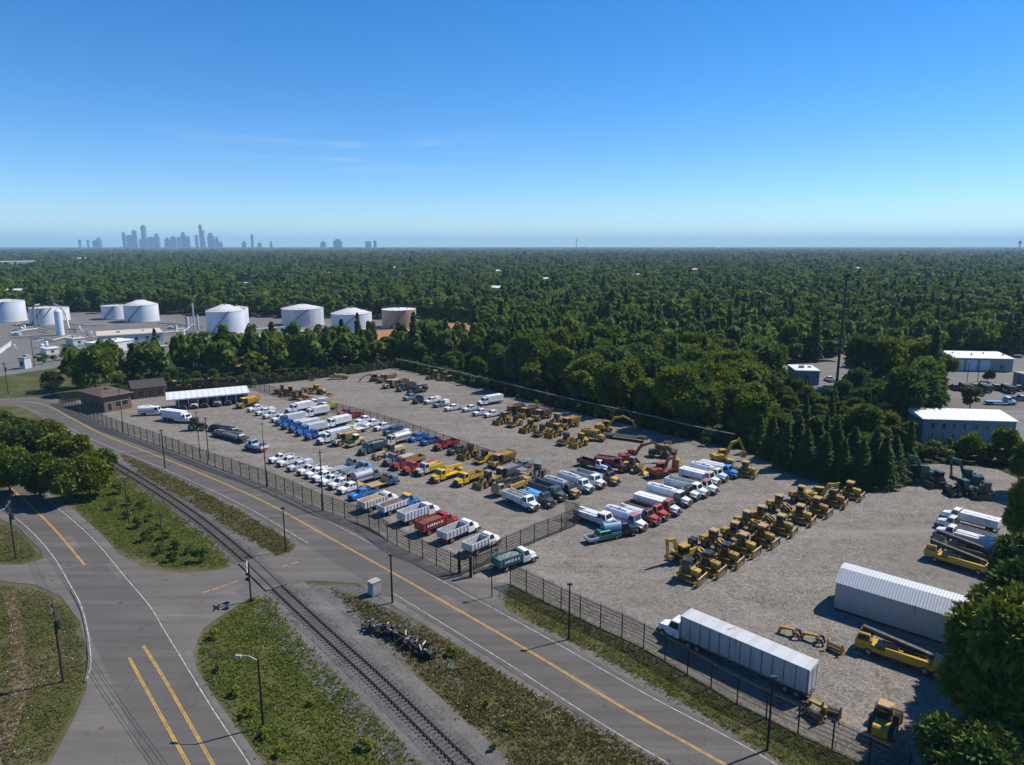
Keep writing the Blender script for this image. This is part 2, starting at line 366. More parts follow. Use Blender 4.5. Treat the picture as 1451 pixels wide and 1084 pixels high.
# ---------------------------------------------------------------- vehicles: local +x is forward, origin on the ground under the middle
def pickup(root, col=WHITE, cabs='crew', bed='open', bedcol=None, L=5.8, doorcol=None):
    h = L / 2; bx = -h + (2.0 if cabs == 'crew' else 2.6)           # where cab ends
    def body():
        m = MB()
        m.prism([(bx, 0.42), (h - 0.1, 0.42), (h, 0.6), (h, 0.95), (h - 0.12, 1.1), (h - 1.55, 1.2), (bx, 1.15)], -0.98, 0.98)
        m.box(h - 1.5, h - 0.3, -0.7, 0.7, 1.1, 1.2, 0, 0.2, 0.1)
        m.box(h - 1.5, h - 0.5, -1.01, 1.01, 0.82, 0.92)
        return m
    obj('body', cached('pk_body%s%.1f' % (cabs, L), body, ['vehicle_paint']), root, col=col)
    cab(root, bx + 0.02, h - 1.45, bx + 0.22, h - 2.2, 0.93, 0.76, 1.15, 1.86, col, 2 if cabs == 'crew' else 1)
    obj('grille', cached('pk_gr%.1f' % L, lambda: MB().box(h, h + 0.03, -0.62, 0.62, 0.62, 0.92).box(h - 0.02, h + 0.12, -0.95, 0.95, 0.42, 0.58), ['dark_steel']), root)
    lamps(root, h, 0.78, 0.84)
    bc = bedcol or col
    if bed == 'open':
        obj('bed', cached('pk_bed%s%.1f' % (cabs, L), lambda: MB().open_box(-h, bx - 0.03, -0.97, 0.97, 0.55, 1.15, 0.09, 0, 0, 1), ['vehicle_paint', 'dark_steel']), root, col=bc)
    elif bed == 'cap':
        obj('bed', cached('pk_cap%s%.1f' % (cabs, L), lambda: MB().box(-h, bx - 0.03, -0.97, 0.97, 0.45, 1.15).box(-h + 0.03, bx - 0.05, -0.92, 0.92, 1.15, 1.88, 0, 0.08, 0.12), ['vehicle_paint']), root, col=bc)
    elif bed == 'flat':
        obj('bed', cached('pk_flat%s%.1f' % (cabs, L), lambda: MB().box(-h, bx - 0.05, -1.1, 1.1, 0.85, 0.98).box(bx - 0.15, bx - 0.06, -1.05, 1.05, 0.98, 1.75), ['vehicle_paint']), root, col=bc)
    elif bed == 'service':
        obj('bed', cached('pk_srv%s%.1f' % (cabs, L), lambda: MB().box(-h, bx - 0.05, -1.05, -0.55, 0.6, 1.45).box(-h, bx - 0.05, 0.55, 1.05, 0.6, 1.45).box(-h, bx - 0.05, -0.55, 0.55, 0.6, 0.85), ['vehicle_paint']), root, col=bc)
    for x in (h - 1.0, -h + 1.15):
        for y in (-0.88, 0.88): wheel(root, x, y, 0.40, 0.27)

def truck(root, cabcol=WHITE, bodycol=WHITE, L=8.0, body='dump', hoodcol=None, roofcol=None, axles=2, load=None, crew=False, W=1.2, bh=1.5, framecol=BLACK, marks=False, short_nose=False):
    h = L / 2; hl = 0.95 if short_nose else 1.45; cl = 2.1 if crew else 1.45
    c0 = h - hl - cl; b1 = c0 - 0.15; hc = hoodcol or cabcol
    obj('frame', cached('tr_fr%.1f%.2f' % (L, W), lambda: MB().box(-h + 0.1, h - 0.3, -0.5, 0.5, 0.62, 0.95).box(-h, -h + 0.12, -W + 0.1, W - 0.1, 0.5, 0.75), ['vehicle_paint']), root, col=framecol)
    def hood():
        m = MB(); z = 1.72
        m.hull([(h - hl, -W + 0.12, 0.95), (h, -0.8, 0.8), (h, 0.8, 0.8), (h - hl, W - 0.12, 0.95)], [(h - hl, -W + 0.28, z), (h - 0.12, -0.62, z - 0.24), (h - 0.12, 0.62, z - 0.24), (h - hl, W - 0.28, z)])
        for q in (-1, 1): m.box(h - hl + 0.1, h - 0.1, q * (W - 0.22) - 0.2, q * (W - 0.22) + 0.2, 0.98, 1.16, 0, 0.2, 0.05)
        return m
    obj('hood', cached('tr_hood%.1f%.2f%s' % (L, W, short_nose), hood, ['vehicle_paint']), root, col=hc)
    obj('cab_base', cached('tr_cb%.1f%.2f%s%s' % (L, W, crew, short_nose), lambda: MB().box(c0, h - hl - 0.004, -W + 0.02, W - 0.02, 0.7, 1.55), ['vehicle_paint']), root, col=cabcol)
    cab(root, c0, h - hl - 0.004, c0 + 0.08, h - hl - 0.4, W - 0.02, W - 0.2, 1.552, 2.55, cabcol, 2 if crew else 1, roofcol)
    obj('grille', cached('tr_gr%.1f' % L, lambda: MB().box(h + 0.002, h + 0.05, -0.55, 0.55, 0.85, 1.4).box(h - 0.06, h + 0.2, -W + 0.1, W - 0.1, 0.45, 0.75), ['dark_steel']), root)
    lamps(root, h - 0.02, 0.86, 1.08, 0.17)
    k = '%s%.1f%.2f%.2f%s%s' % (body, L, W, bh, crew, short_nose)
    z0 = 1.02
    if body == 'dump':
        def b():
            m = MB(); m.open_box(-h, b1, -W, W, z0, z0 + bh, 0.09, 0.05, 0, 1)
            n = max(3, int((b1 + h) / 0.75))
            for i in range(n + 1):
                x = -h + 0.06 + (b1 + h - 0.2) * i / n
                for q in (-1, 1): m.box(x - 0.05, x + 0.05, q * (W + 0.09) - 0.04, q * (W + 0.09) + 0.04, z0, z0 + bh - 0.02)
            m.box(b1 - 0.05, b1 + 0.5, -W + 0.1, W - 0.1, z0 + bh, z0 + bh + 0.07)
            return m
        bo = obj('dump_body', cached(k, b, ['vehicle_paint', 'worn_steel']), root, col=bodycol)
        if load:
            def ld():
                m = MB(); N = 9; x0, x1 = -h + 0.12, b1 - 0.12; rr = random.Random(int(L * 10)); pts = []
                for i in range(N):
                    for j in range(5):
                        e = min(i, N - 1 - i) / 2.0; e2 = min(j, 4 - j)
                        pts.append((x0 + (x1 - x0) * i / (N - 1), (-W + 0.12) + (2 * W - 0.24) * j / 4, z0 + bh * 0.55 + min(e, 1) * 0.3 + min(e2, 1) * 0.3 + rr.uniform(-.1, .1)))
                m.v = pts
                for i in range(N - 1):
                    for j in range(4): m.f.append((i * 5 + j, (i + 1) * 5 + j, (i + 1) * 5 + j + 1, i * 5 + j + 1)); m.m.append(0)
                return m
            obj('load', cached(k + 'ld' + load, ld, [load]), root)
        if marks:
            x = -h + 0.9; rr = random.Random(3)
            while x < b1 - 1.0:
                w = rr.uniform(0.22, 0.5); e = rr.uniform(0.3, 0.5)
                obj('letter', MB().box(x, x + w, -W - 0.142, -W - 0.132, z0 + bh * 0.4, z0 + bh * 0.4 + e).mesh('letter', ['white_decal']), bo); x += w + rr.uniform(0.12, 0.3)
    elif body == 'flat':
        obj('flatbed', cached(k, lambda: MB().box(-h, b1, -W, W, z0, z0 + 0.14).box(b1 - 0.1, b1, -W + 0.05, W - 0.05, z0 + 0.14, z0 + 1.2), ['vehicle_paint']), root, col=bodycol)
    elif body == 'stake':
        obj('stake_bed', cached(k, lambda: MB().open_box(-h, b1, -W, W, z0, z0 + 0.75, 0.07, 0, 0, 1), ['vehicle_paint', 'timber']), root, col=bodycol)
    elif body == 'box':
        def b():
            m = MB().box(-h, b1, -W, W, z0, z0 + bh + 0.7); m.box(-h - 0.03, -h, -W + 0.12, W - 0.12, z0 + 0.1, z0 + bh + 0.55)
            m.box(-h + 0.5, b1 - 0.5, -0.3, 0.3, z0 + bh + 0.702, z0 + bh + 0.76); return m
        obj('box_body', cached(k, b, ['vehicle_paint']), root, col=bodycol)
    elif body == 'tank':
        def b():
            m = MB(); n = 16; r = 1.08
            pr = [(math.cos(2 * math.pi * i / n) * W * 0.96, z0 + 0.12 + r * 0.82 + math.sin(2 * math.pi * i / n) * r * 0.82) for i in range(n)]
            m.prismx(pr, -h + 0.1, b1); m.box(-h + 0.8, b1 - 0.8, -0.35, 0.35, z0 + 1.84, z0 + 1.98)
            for q in (-1, 1): m.box(-h + 0.2, b1 - 0.1, q * 0.95 - 0.16, q * 0.95 + 0.16, z0 - 0.05, z0 + 0.3)
            m.cyl((-h * .3, 0, z0 + 1.9), (-h * .3, 0, z0 + 2.12), 0.3)
            return m
        obj('tank', cached(k, b, ['vehicle_paint']), root, col=bodycol)
    elif body == 'service':
        def b():
            m = MB()
            for q in (-1, 1): m.box(-h, b1, q * (W - 0.27) - 0.27, q * (W - 0.27) + 0.27, z0 - 0.2, z0 + 0.85)
            m.box(-h, b1, -W + 0.55, W - 0.55, z0, z0 + 0.15); m.box(-h + 1.5, b1, -0.5, 0.5, z0 + 0.15, z0 + 0.95); return m
        obj('service_body', cached(k, b, ['vehicle_paint']), root, col=bodycol)
    elif body == 'crane':
        def b():
            m = MB().box(-h, b1, -W, W, z0, z0 + 0.2); m.box(b1 - 1.4, b1 - 0.2, -0.6, 0.6, z0 + 0.2, z0 + 1.3); m.bar((b1 - 0.8, 0, z0 + 1.55), (-h - 0.4, 0, z0 + 1.25), 0.4, 0.45)
            m.box(-h, -h + 0.9, -W, W, z0 + 0.2, z0 + 0.8); return m
        obj('crane_bed', cached(k, b, ['vehicle_paint']), root, col=bodycol)
    xs = [h - hl * 0.55, -h + 1.35] if axles == 2 else [h - hl * 0.55, -h + 1.1, -h + 2.3]
    for i, x in enumerate(xs):
        for y in (-W + 0.2, W - 0.2): wheel(root, x, y, 0.5, 0.32 if i == 0 else 0.42)

def stadium(m, x0, x1, y0, y1, z0, z1, mi=0, n=6):
    r = (z1 - z0) / 2; zc = (z0 + z1) / 2; pr = []
    for i in range(n + 1): a = -math.pi / 2 + math.pi * i / n; pr.append((x1 - r + math.cos(a) * r, zc + math.sin(a) * r))
    for i in range(n + 1): a = math.pi / 2 + math.pi * i / n; pr.append((x0 + r + math.cos(a) * r, zc + math.sin(a) * r))
    m.prism(pr, y0, y1, mi)
def tracks(root, x0, x1, yc, w, ht, col):
    def b():
        m = MB(); stadium(m, x0, x1, -w / 2, w / 2, 0.0, ht, 0)
        stadium(m, x0 + 0.18, x1 - 0.18, -w / 2 - 0.03, w / 2 + 0.03, 0.2, ht - 0.2, 1)
        n = int((x1 - x0 - ht) / 0.3)
        for i in range(n + 1): x = x0 + ht / 2 + i * 0.3; m.box(x - 0.05, x + 0.05, -w / 2, w / 2, ht, ht + 0.04, 0)
        return m
    me = cached('trk%.2f%.2f%.2f%.2f' % (x0, x1, w, ht), b, ['dark_steel', 'vehicle_paint'])
    for q in (-1, 1): obj('track', me, root, (0, q * yc, 0), col=col)
def machine_cab(root, x0, x1, w, z0, z1, roof, frame=BLACK):
    k = 'mcab%.2f%.2f%.2f%.2f%.2f' % (x0, x1, w, z0, z1)
    def fr():
        m = MB().box(x0, x1, -w, w, z0, z0 + 0.35)
        for x in (x0 + 0.06, x1 - 0.06):
            for y in (-w + 0.06, w - 0.06): m.box(x - 0.06, x + 0.06, y - 0.06, y + 0.06, z0 + 0.35, z1)
        m.box(x0 + .3, x0 + .75, -.3, .3, z0 + .36, z0 + .9)
        return m
    c = obj('cab', cached(k, fr, ['vehicle_paint']), root, col=frame)
    obj('window', cached(k + 'w', lambda: MB().box(x0 + 0.03, x1 - 0.03, -w + 0.03, w - 0.03, z0 + 0.352, z1 - 0.002), ['glass']), c)
    obj('roof', cached(k + 'r', lambda: MB().box(x0 - 0.12, x1 + 0.15, -w - 0.1, w + 0.1, z1 + 0.001, z1 + 0.16, 0, 0.08, 0.08), ['vehicle_paint']), c, col=roof)
    return c

def dozer(root, col=CATY, roof=TAN, cabc=BLACK, blade=True):
    tracks(root, -1.9, 1.7, 1.0, 0.62, 1.05, (.09, .065, .025)); root.scale = (.8, .96, 1.1)
    def hull():
        m = MB().box(-1.7, 1.4, -0.66, 0.66, 0.45, 1.2); m.prism([(0.25, 1.2), (1.95, 1.1), (1.95, 1.75), (1.8, 1.9), (0.25, 2.0)], -0.58, 0.58)
        m.box(-2.0, -1.15, -0.75, 0.75, 1.1, 1.75, 0, 0.1, 0.1)
        for q in (-1, 1): m.box(-1.4, 0.9, q * 1.0 - 0.36, q * 1.0 + 0.36, 1.12, 1.22)
        return m
    obj('hull', cached('dz_hull', hull, ['vehicle_paint']), root, col=col)
    obj('grille', cached('dz_gr', lambda: MB().box(1.952, 1.98, -0.5, 0.5, 1.12, 1.7), ['dark_steel']), root)
    obj('exhaust', cached('dz_ex', lambda: MB().cyl((1.0, 0.2, 1.9), (1.0, 0.2, 2.6), 0.07), ['dark_steel']), root)
    machine_cab(root, -1.3, 0.2, 0.82, 1.2, 2.95, roof, cabc)
    if blade:
        def bl():
            m = MB(); m.prism([(2.35, 0.1), (2.55, 0.1), (2.42, 0.65), (2.6, 1.25), (2.45, 1.3), (2.22, 0.7)], -1.55, 1.55, 0)
            m.prism([(2.56, 0.12), (2.585, 0.12), (2.45, 0.65), (2.625, 1.24), (2.605, 1.24), (2.424, 0.65)], -1.42, 1.42, 1)
            for q in (-1, 1): m.box(2.2, 2.66, q * 1.59 - 0.04, q * 1.59 + 0.04, 0.08, 1.32)
            return m
        obj('blade', cached('dz_bl', bl, ['vehicle_paint', 'worn_steel']), root, col=col)
        obj('push_arm', cached('dz_arm', lambda: MB().bar((-0.2, 0, 0), (2.25, 0, -0.05), 0.16, 0.24), ['vehicle_paint']), root, (0, -1.42, 0.5), col=col)
        obj('push_arm', CACHE['dz_arm'], root, (0, 1.42, 0.5), col=col)
    obj('ripper', cached('dz_rip', lambda: MB().box(-2.7, -1.95, -0.5, 0.5, 0.7, 0.95).box(-2.75, -2.5, -0.08, 0.08, 0.2, 1.1), ['vehicle_paint']), root, col=col)

def loader(root, col=CATY, roof=TAN, cabc=BLACK, lift=0.0, backhoe=False, r=0.72, bucket=True):
    root.scale = (.86, .96, 1.08)
    def rear():
        m = MB(); m.prism([(-3.0, 0.8), (-0.2, 0.7), (-0.2, 1.4), (-1.0, 1.75), (-2.8, 1.75), (-3.0, 1.6)], -0.75, 0.75)
        for q in (-1, 1): m.prism([(-2.3, 1.3), (-0.9, 1.3), (-1.0, 1.55), (-2.2, 1.55)], q * 1.05 - 0.3, q * 1.05 + 0.3)
        return m
    obj('engine_hood', cached('ld_rear', rear, ['vehicle_paint']), root, col=col)
    obj('front_frame', cached('ld_front', lambda: MB().box(0.0, 1.6, -0.55, 0.55, 0.6, 1.25).prism([(0.5, 1.25), (1.3, 1.25), (1.0, 1.9), (0.6, 1.9)], -0.45, 0.45), ['vehicle_paint']), root, col=col)
    machine_cab(root, -1.05, 0.25, 0.7, 1.5, 3.0, roof, cabc)
    z = 0.4 + lift
    def arm():
        m = MB(); m.prism([(0.75, 1.55), (1.0, 1.85), (2.2, 1.35 + lift * 0.8), (2.9, z + 0.2), (2.75, z), (1.9, 0.95 + lift * 0.7)], -0.09, 0.09); return m
    for q in (-1, 1): obj('lift_arm', cached('ld_arm%.1f' % lift, arm, ['vehicle_paint']), root, (0, q * 0.5, 0), col=col)
    if bucket:
        def bk():
            m = MB(); pr = [(2.75, 0.05), (3.9, 0.0), (3.9, 0.06), (2.95, 0.3), (2.95, 0.85), (3.15, 1.15), (3.05, 1.2), (2.75, 0.9)]
            m.prism(pr, -1.35, 1.35)
            for q in (-1, 1): m.prism([(2.78, 0.08), (3.85, 0.04), (3.15, 1.15), (2.8, 0.9)], q * 1.38 - 0.03, q * 1.38 + 0.03)
            return m
        obj('bucket', cached('ld_bk', bk, ['vehicle_paint']), root, (0, 0, z - 0.35), col=col)
    if backhoe:
        obj('backhoe_arm', cached('bh_arm', lambda: MB().bar((-2.9, 0, 1.0), (-3.6, 0, 2.9), 0.3, 0.35).bar((-3.55, 0, 2.95), (-4.6, 0, 1.3), 0.24, 0.3).prism([(-4.9, 0.4), (-4.3, 0.5), (-4.45, 1.3), (-4.8, 1.25)], -0.35, 0.35), ['vehicle_paint']), root, col=col)
    for x in (1.35, -1.6):
        for y in (-0.98, 0.98): wheel(root, x, y, r, 0.5, 'yellow_rim')
plain('yellow_rim', CATY, 0.6)

def excavator(root, col=CATY, roof=None, cabc=BLACK, swing=0.0, pose='arch', bucketcol=None):
    roof = roof or col
    tracks(root, -2.1, 2.1, 1.15, 0.6, 0.95, DKYEL if col == CATY or col == YEL else BLACK)
    up = obj('turntable', cached('ex_tt', lambda: MB().box(-1.2, 1.2, -0.85, 0.85, 0.4, 0.85).cyl((0, 0, 0.85), (0, 0, 1.05), 0.8, n=16), ['dark_steel']), root)
    hs = obj('house', cached('ex_house', lambda: MB().box(-2.4, 1.2, -1.3, 1.3, 1.06, 1.45).prism([(-2.6, 1.2), (-2.2, 1.2), (-2.2, 2.2), (-2.5, 2.1)], -1.3, 1.3).box(-2.2, 0.1, -1.28, 0.3, 1.45, 2.15, 0, .08, .08).box(-2.2, -0.4, 0.3, 1.28, 1.45, 2.1, 0, .08, .08).box(-1.2, -0.7, -0.9, -0.5, 2.15, 2.3), ['vehicle_paint']), root, rz=R(swing), col=col)
    cb = machine_cab(root, -0.35, 1.15, 0.48, 1.46, 2.85, roof, cabc)
    cb.parent = hs; cb.location = (0, 0.78, 0)
    P = {'arch': [(0.7, 1.6), (2.3, 4.7), (4.4, 5.3), (5.9, 2.3), (5.4, 0.9)],
         'folded': [(0.7, 1.6), (1.9, 4.0), (3.6, 4.3), (3.2, 1.6), (2.6, 0.8)],
         'long': [(0.7, 1.6), (2.6, 4.3), (5.2, 4.9), (8.0, 3.6), (8.5, 2.0)],
         'low': [(0.7, 1.6), (2.2, 2.9), (4.2, 2.4), (5.6, 1.3), (6.2, 0.7)]}[pose]
    def boom():
        m = MB(); a, b, c = P[0], P[1], P[2]
        m.prism([(a[0] - .2, a[1]), (a[0] + .25, a[1] - .1), (b[0] + .28, b[1] - .42), (c[0], c[1] - .28), (c[0] + .1, c[1] + .1), (b[0] - .1, b[1] + .22)], -0.22, 0.22)
        m.cyl((1.1, 0.32, 1.3), ((a[0] + b[0]) / 2 + .35, 0.32, (a[1] + b[1]) / 2), 0.09, n=6); m.cyl((1.1, -0.32, 1.3), ((a[0] + b[0]) / 2 + .35, -0.32, (a[1] + b[1]) / 2), 0.09, n=6)
        return m
    obj('boom', cached('ex_boom' + pose, boom, ['vehicle_paint']), hs, col=col)
    def stick():
        m = MB(); c, d = P[2], P[3]
        m.bar((c[0] - (d[0] - c[0]) * 0.15, 0, c[1] - (d[1] - c[1]) * 0.15 - .1), (d[0], 0, d[1]), 0.34, 0.42)
        return m
    obj('stick', cached('ex_st' + pose, stick, ['vehicle_paint']), hs, col=col)
    def bkt():
        m = MB(); d, e = P[3], P[4]
        m.prism([(d[0] + .2, d[1] + .05), (d[0] + .35, d[1] - .5), (e[0] + .45, e[1] + .05), (e[0] - .3, e[1]), (e[0] - .55, e[1] + .55), (d[0] - .3, d[1] - .1)], -0.5, 0.5); return m
    obj('bucket', cached('ex_bk' + pose, bkt, ['vehicle_paint']), hs, col=bucketcol or BLACK)

def grader(root, col=CATY, roof=TAN):
    obj('frame', cached('gr_fr', lambda: MB().prism([(-0.3, 1.2), (4.0, 1.2), (4.2, 0.9), (4.2, 1.3), (3.6, 1.65), (-0.3, 1.9)], -0.17, 0.17).box(3.85, 4.25, -0.9, 0.9, 0.55, 0.8), ['vehicle_paint']), root, col=col)
    obj('engine_hood', cached('gr_eng', lambda: MB().prism([(-4.2, 0.9), (-1.0, 0.9), (-1.0, 2.0), (-4.0, 1.85), (-4.2, 1.6)], -0.6, 0.6), ['vehicle_paint']), root, col=col)
    machine_cab(root, -1.0, 0.4, 0.7, 1.4, 2.9, roof)
    obj('moldboard', cached('gr_mb', lambda: MB().bar((0.9, -1.75, 0.6), (1.8, 1.75, 0.6), 0.12, 0.6).cyl((1.35, 0, 0.7), (1.35, 0, 1.2), 0.5, n=12), ['vehicle_paint']), root, col=col)
    for x in (-3.3, -1.8, 4.0):
        for y in (-0.95, 0.95): wheel(root, x, y, 0.62, 0.4, 'yellow_rim')

def roller(root, col=CATY, roof=BLACK):
    obj('drum', cached('ro_dr', lambda: MB().cyl((1.6, -1.05, 0.75), (1.6, 1.05, 0.75), 0.75, n=20), ['dark_steel']), root)
    obj('frame', cached('ro_fr', lambda: MB().box(0.5, 2.6, -1.25, -1.08, 0.6, 0.95).box(0.5, 2.6, 1.08, 1.25, 0.6, 0.95).box(0.3, 0.65, -1.25, 1.25, 0.6, 1.2).box(2.45, 2.65, -1.25, 1.25, 0.6, .95).prism([(-2.6, 0.7), (0.3, 0.7), (0.3, 1.4), (-0.9, 1.8), (-2.5, 1.7)], -0.8, 0.8), ['vehicle_paint']), root, col=col)
    machine_cab(root, -0.9, 0.25, 0.65, 1.5, 2.8, roof)
    for y in (-0.85, 0.85): wheel(root, -1.6, y, 0.72, 0.5, 'yellow_rim')

def haul(root, col=CATY, bodycol=None, roof=TAN):
    """rigid off-road dump truck / scraper like hauler"""
    bc = bodycol or col
    obj('frame', cached('ha_fr', lambda: MB().box(-3.4, 3.4, -0.6, 0.6, 0.7, 1.2).box(2.0, 3.7, -1.1, 1.1, 0.9, 1.75, 0, .1, .1), ['vehicle_paint']), root, col=col)
    machine_cab(root, 0.9, 2.1, 0.75, 1.7, 3.0, roof)
    obj('dump_body', cached('ha_bd', lambda: MB().hull([(-3.6, -1.1, 1.3), (0.6, -1.1, 1.25), (0.6, 1.1, 1.25), (-3.6, 1.1, 1.3)], [(-4.0, -1.35, 2.6), (0.75, -1.35, 2.75), (0.75, 1.35, 2.75), (-4.0, 1.35, 2.6)]).open_box(-3.9, 0.75, -1.35, 1.35, 2.605, 2.95, 0.1), ['vehicle_paint']), root, col=bc)
    for x in (2.6, -2.2):
        for y in (-1.1, 1.1): wheel(root, x, y, 0.8, 0.55, 'yellow_rim')

def paver(root, col=CATY, roof=BLACK):
    tracks(root, -1.9, 1.5, 1.0, 0.45, 0.8, col)
    obj('hull', cached('pv_h', lambda: MB().box(-1.9, 0.9, -1.15, 1.15, 0.82, 1.6, 0, .1, .1).box(-2.0, -1.0, -1.2, 1.2, 1.6, 1.75).open_box(0.9, 2.6, -1.5, 1.5, 0.6, 1.25, 0.1, 0.12), ['vehicle_paint']), root, col=col)
    obj('screed', cached('pv_s', lambda: MB().box(-3.1, -2.2, -1.6, 1.6, 0.15, 0.7).bar((-2.4, -1.3, 0.6), (0, -1.3, 0.9), .14, .2).bar((-2.4, 1.3, 0.6), (0, 1.3, 0.9), .14, .2), ['dark_steel']), root)
    obj('canopy', cached('pv_c', lambda: MB().box(-1.8, 0.2, -1.05, 1.05, 2.7, 2.82).bar((-1.6, -.95, 1.6), (-1.6, -.95, 2.7), .08).bar((-1.6, .95, 1.6), (-1.6, .95, 2.7), .08).bar((0, -.95, 1.6), (0, -.95, 2.7), .08).bar((0, .95, 1.6), (0, .95, 2.7), .08), ['vehicle_paint']), root, col=roof)

def flat_trailer(root, col=BLACK, L=11.0, deck='timber', load=None):
    h = L / 2
    obj('deck', cached('ft_d%.1f%s' % (L, deck), lambda: MB().box(-h, h - 2.2, -1.25, 1.25, 0.75, 0.95).box(h - 2.2, h, -1.2, 1.2, 1.15, 1.35), [deck]), root)
    obj('chassis', cached('ft_c%.1f' % L, lambda: MB().box(-h, h, -0.45, -0.3, 0.55, 0.748).box(-h, h, 0.3, 0.45, 0.55, 0.748).box(h - 2.3, h - 2.1, -1.2, 1.2, 0.75, 1.34).bar((h - 1, -.5, 0), (h - 1, -.5, 1.1), .12).bar((h - 1, .5, 0), (h - 1, .5, 1.1), .12), ['vehicle_paint']), root, col=col)
    if load:
        obj('deck_gear', cached('ft_l%.1f' % L, lambda: MB().box(-h + 1, -h + 4.5, -1.0, 1.0, 0.955, 1.7, 0, .2, .1).box(-h + 5, h - 3, -.8, .9, 0.955, 1.45).bar((-h + 2, -.6, 1.8), (h - 3, .4, 2.1), .35).bar((-h + .4, .9, 1.2), (h - 2.6, .95, 1.9), .2).cyl((h - 2, -.8, 1.7), (h - 2, .8, 1.7), .45, n=12), ['vehicle_paint']), root, col=load)
    for x in (-h + 1.0, -h + 2.1):
        for y in (-1.0, 1.0): wheel(root, x, y, 0.42, 0.35)

def attachment(root, col=CATY, form='grapple'):
    if form == 'grapple':
        obj('frame', cached('at_g', lambda: MB().prism([(-1.0, .0), (-.7, 0), (-.6, .6), (.7, .9), (.9, .2), (1.1, .2), (1.0, 1.1), (-.8, .95)], -.25, .25).bar((-.9, -.8, .15), (-.9, .8, .15), .2), ['vehicle_paint']), root, col=col)
        obj('claw', cached('at_c', lambda: MB().prism([(1.0, .9), (1.6, .9), (1.9, .1), (1.7, .1), (1.4, .65), (1.0, .7)], -.7, -.45).prism([(1.0, .9), (1.6, .9), (1.9, .1), (1.7, .1), (1.4, .65), (1.0, .7)], .45, .7).box(1.0, 1.25, -.7, .7, .7, .95), ['dark_steel']), root)
    else:
        obj('frame', cached('at_f', lambda: MB().box(-.1, .1, -1.0, -.8, 0, 1.5).box(-.1, .1, .8, 1.0, 0, 1.5).box(-.12, .12, -1.0, 1.0, .55, .75).box(-.9, .9, -1.0, -.85, 0, .16).box(-.9, .9, .85, 1.0, 0, .16).bar((.8, -.9, .1), (0, -.9, 1.4), .12).bar((.8, .9, .1), (0, .9, 1.4), .12), ['vehicle_paint']), root, col=col)
        obj('drum', cached('at_d', lambda: MB().cyl((0.3, -.8, .55), (0.3, .8, .55), .4, n=14), ['dark_steel']), root)

def rig(root, col=CATY, cabcol=None):
    """drill / crane truck: long low carrier with a boom lying along it"""
    obj('carrier', cached('rg_c', lambda: MB().box(-5.0, 4.6, -1.25, 1.25, 0.75, 1.25).box(-5.0, -3.4, -1.25, 1.25, 1.25, 2.0, 0, .1, .05).box(-3.2, 1.5, -1.25, -0.75, 1.25, 1.75).box(-3.2, 1.5, 0.75, 1.25, 1.25, 1.75), ['vehicle_paint']), root, col=col)
    obj('cab_base', cached('rg_cb', lambda: MB().box(3.1, 4.9, -1.2, 1.2, 0.7, 1.6), ['vehicle_paint']), root, col=cabcol or col)
    cab(root, 3.2, 4.9, 3.3, 4.6, 1.18, 1.0, 1.602, 2.6, cabcol or col)
    obj('boom', cached('rg_b', lambda: MB().bar((-3.5, 0, 2.0), (4.4, 0.0, 2.95), .55, .6).bar((-3.5, .5, 1.9), (2.0, .5, 2.3), .15), ['vehicle_paint']), root, col=BLACK)
    obj('winch', cached('rg_w', lambda: MB().cyl((-2.4, -.5, 1.75), (-2.4, .5, 1.75), .4, n=14).box(-1.9, -.4, -.6, .6, 1.26, 1.9), ['dark_steel']), root)
    obj('tool_panel', cached('rg_t', lambda: MB().box(0.2, 2.6, -.65, .65, 1.26, 2.0, 0, .1, .1), ['worn_steel']), root)
    for x in (-4.0, -2.8, 3.3):
        for y in (-1.05, 1.05): wheel(root, x, y, 0.52, 0.4)

def tractor(root, col=BLACK, rimc='lime_rim'):
    root.scale = (1.35, 1.35, 1.3)
    obj('body', cached('ft_b', lambda: MB().box(-1.2, 1.6, -.35, .35, .7, 1.35, 0, .05, .05).prism([(.3, 1.35), (1.6, 1.3), (1.6, 1.45), (.3, 1.6)], -.38, .38), ['vehicle_paint']), root, col=col)
    machine_cab(root, -1.2, .15, .65, 1.35, 2.55, col)
    for y in (-.85, .85): wheel(root, -.7, y, .8, .45, rimc); wheel(root, 1.3, y, .5, .3, rimc)
plain('lime_rim', LIME, 0.5)

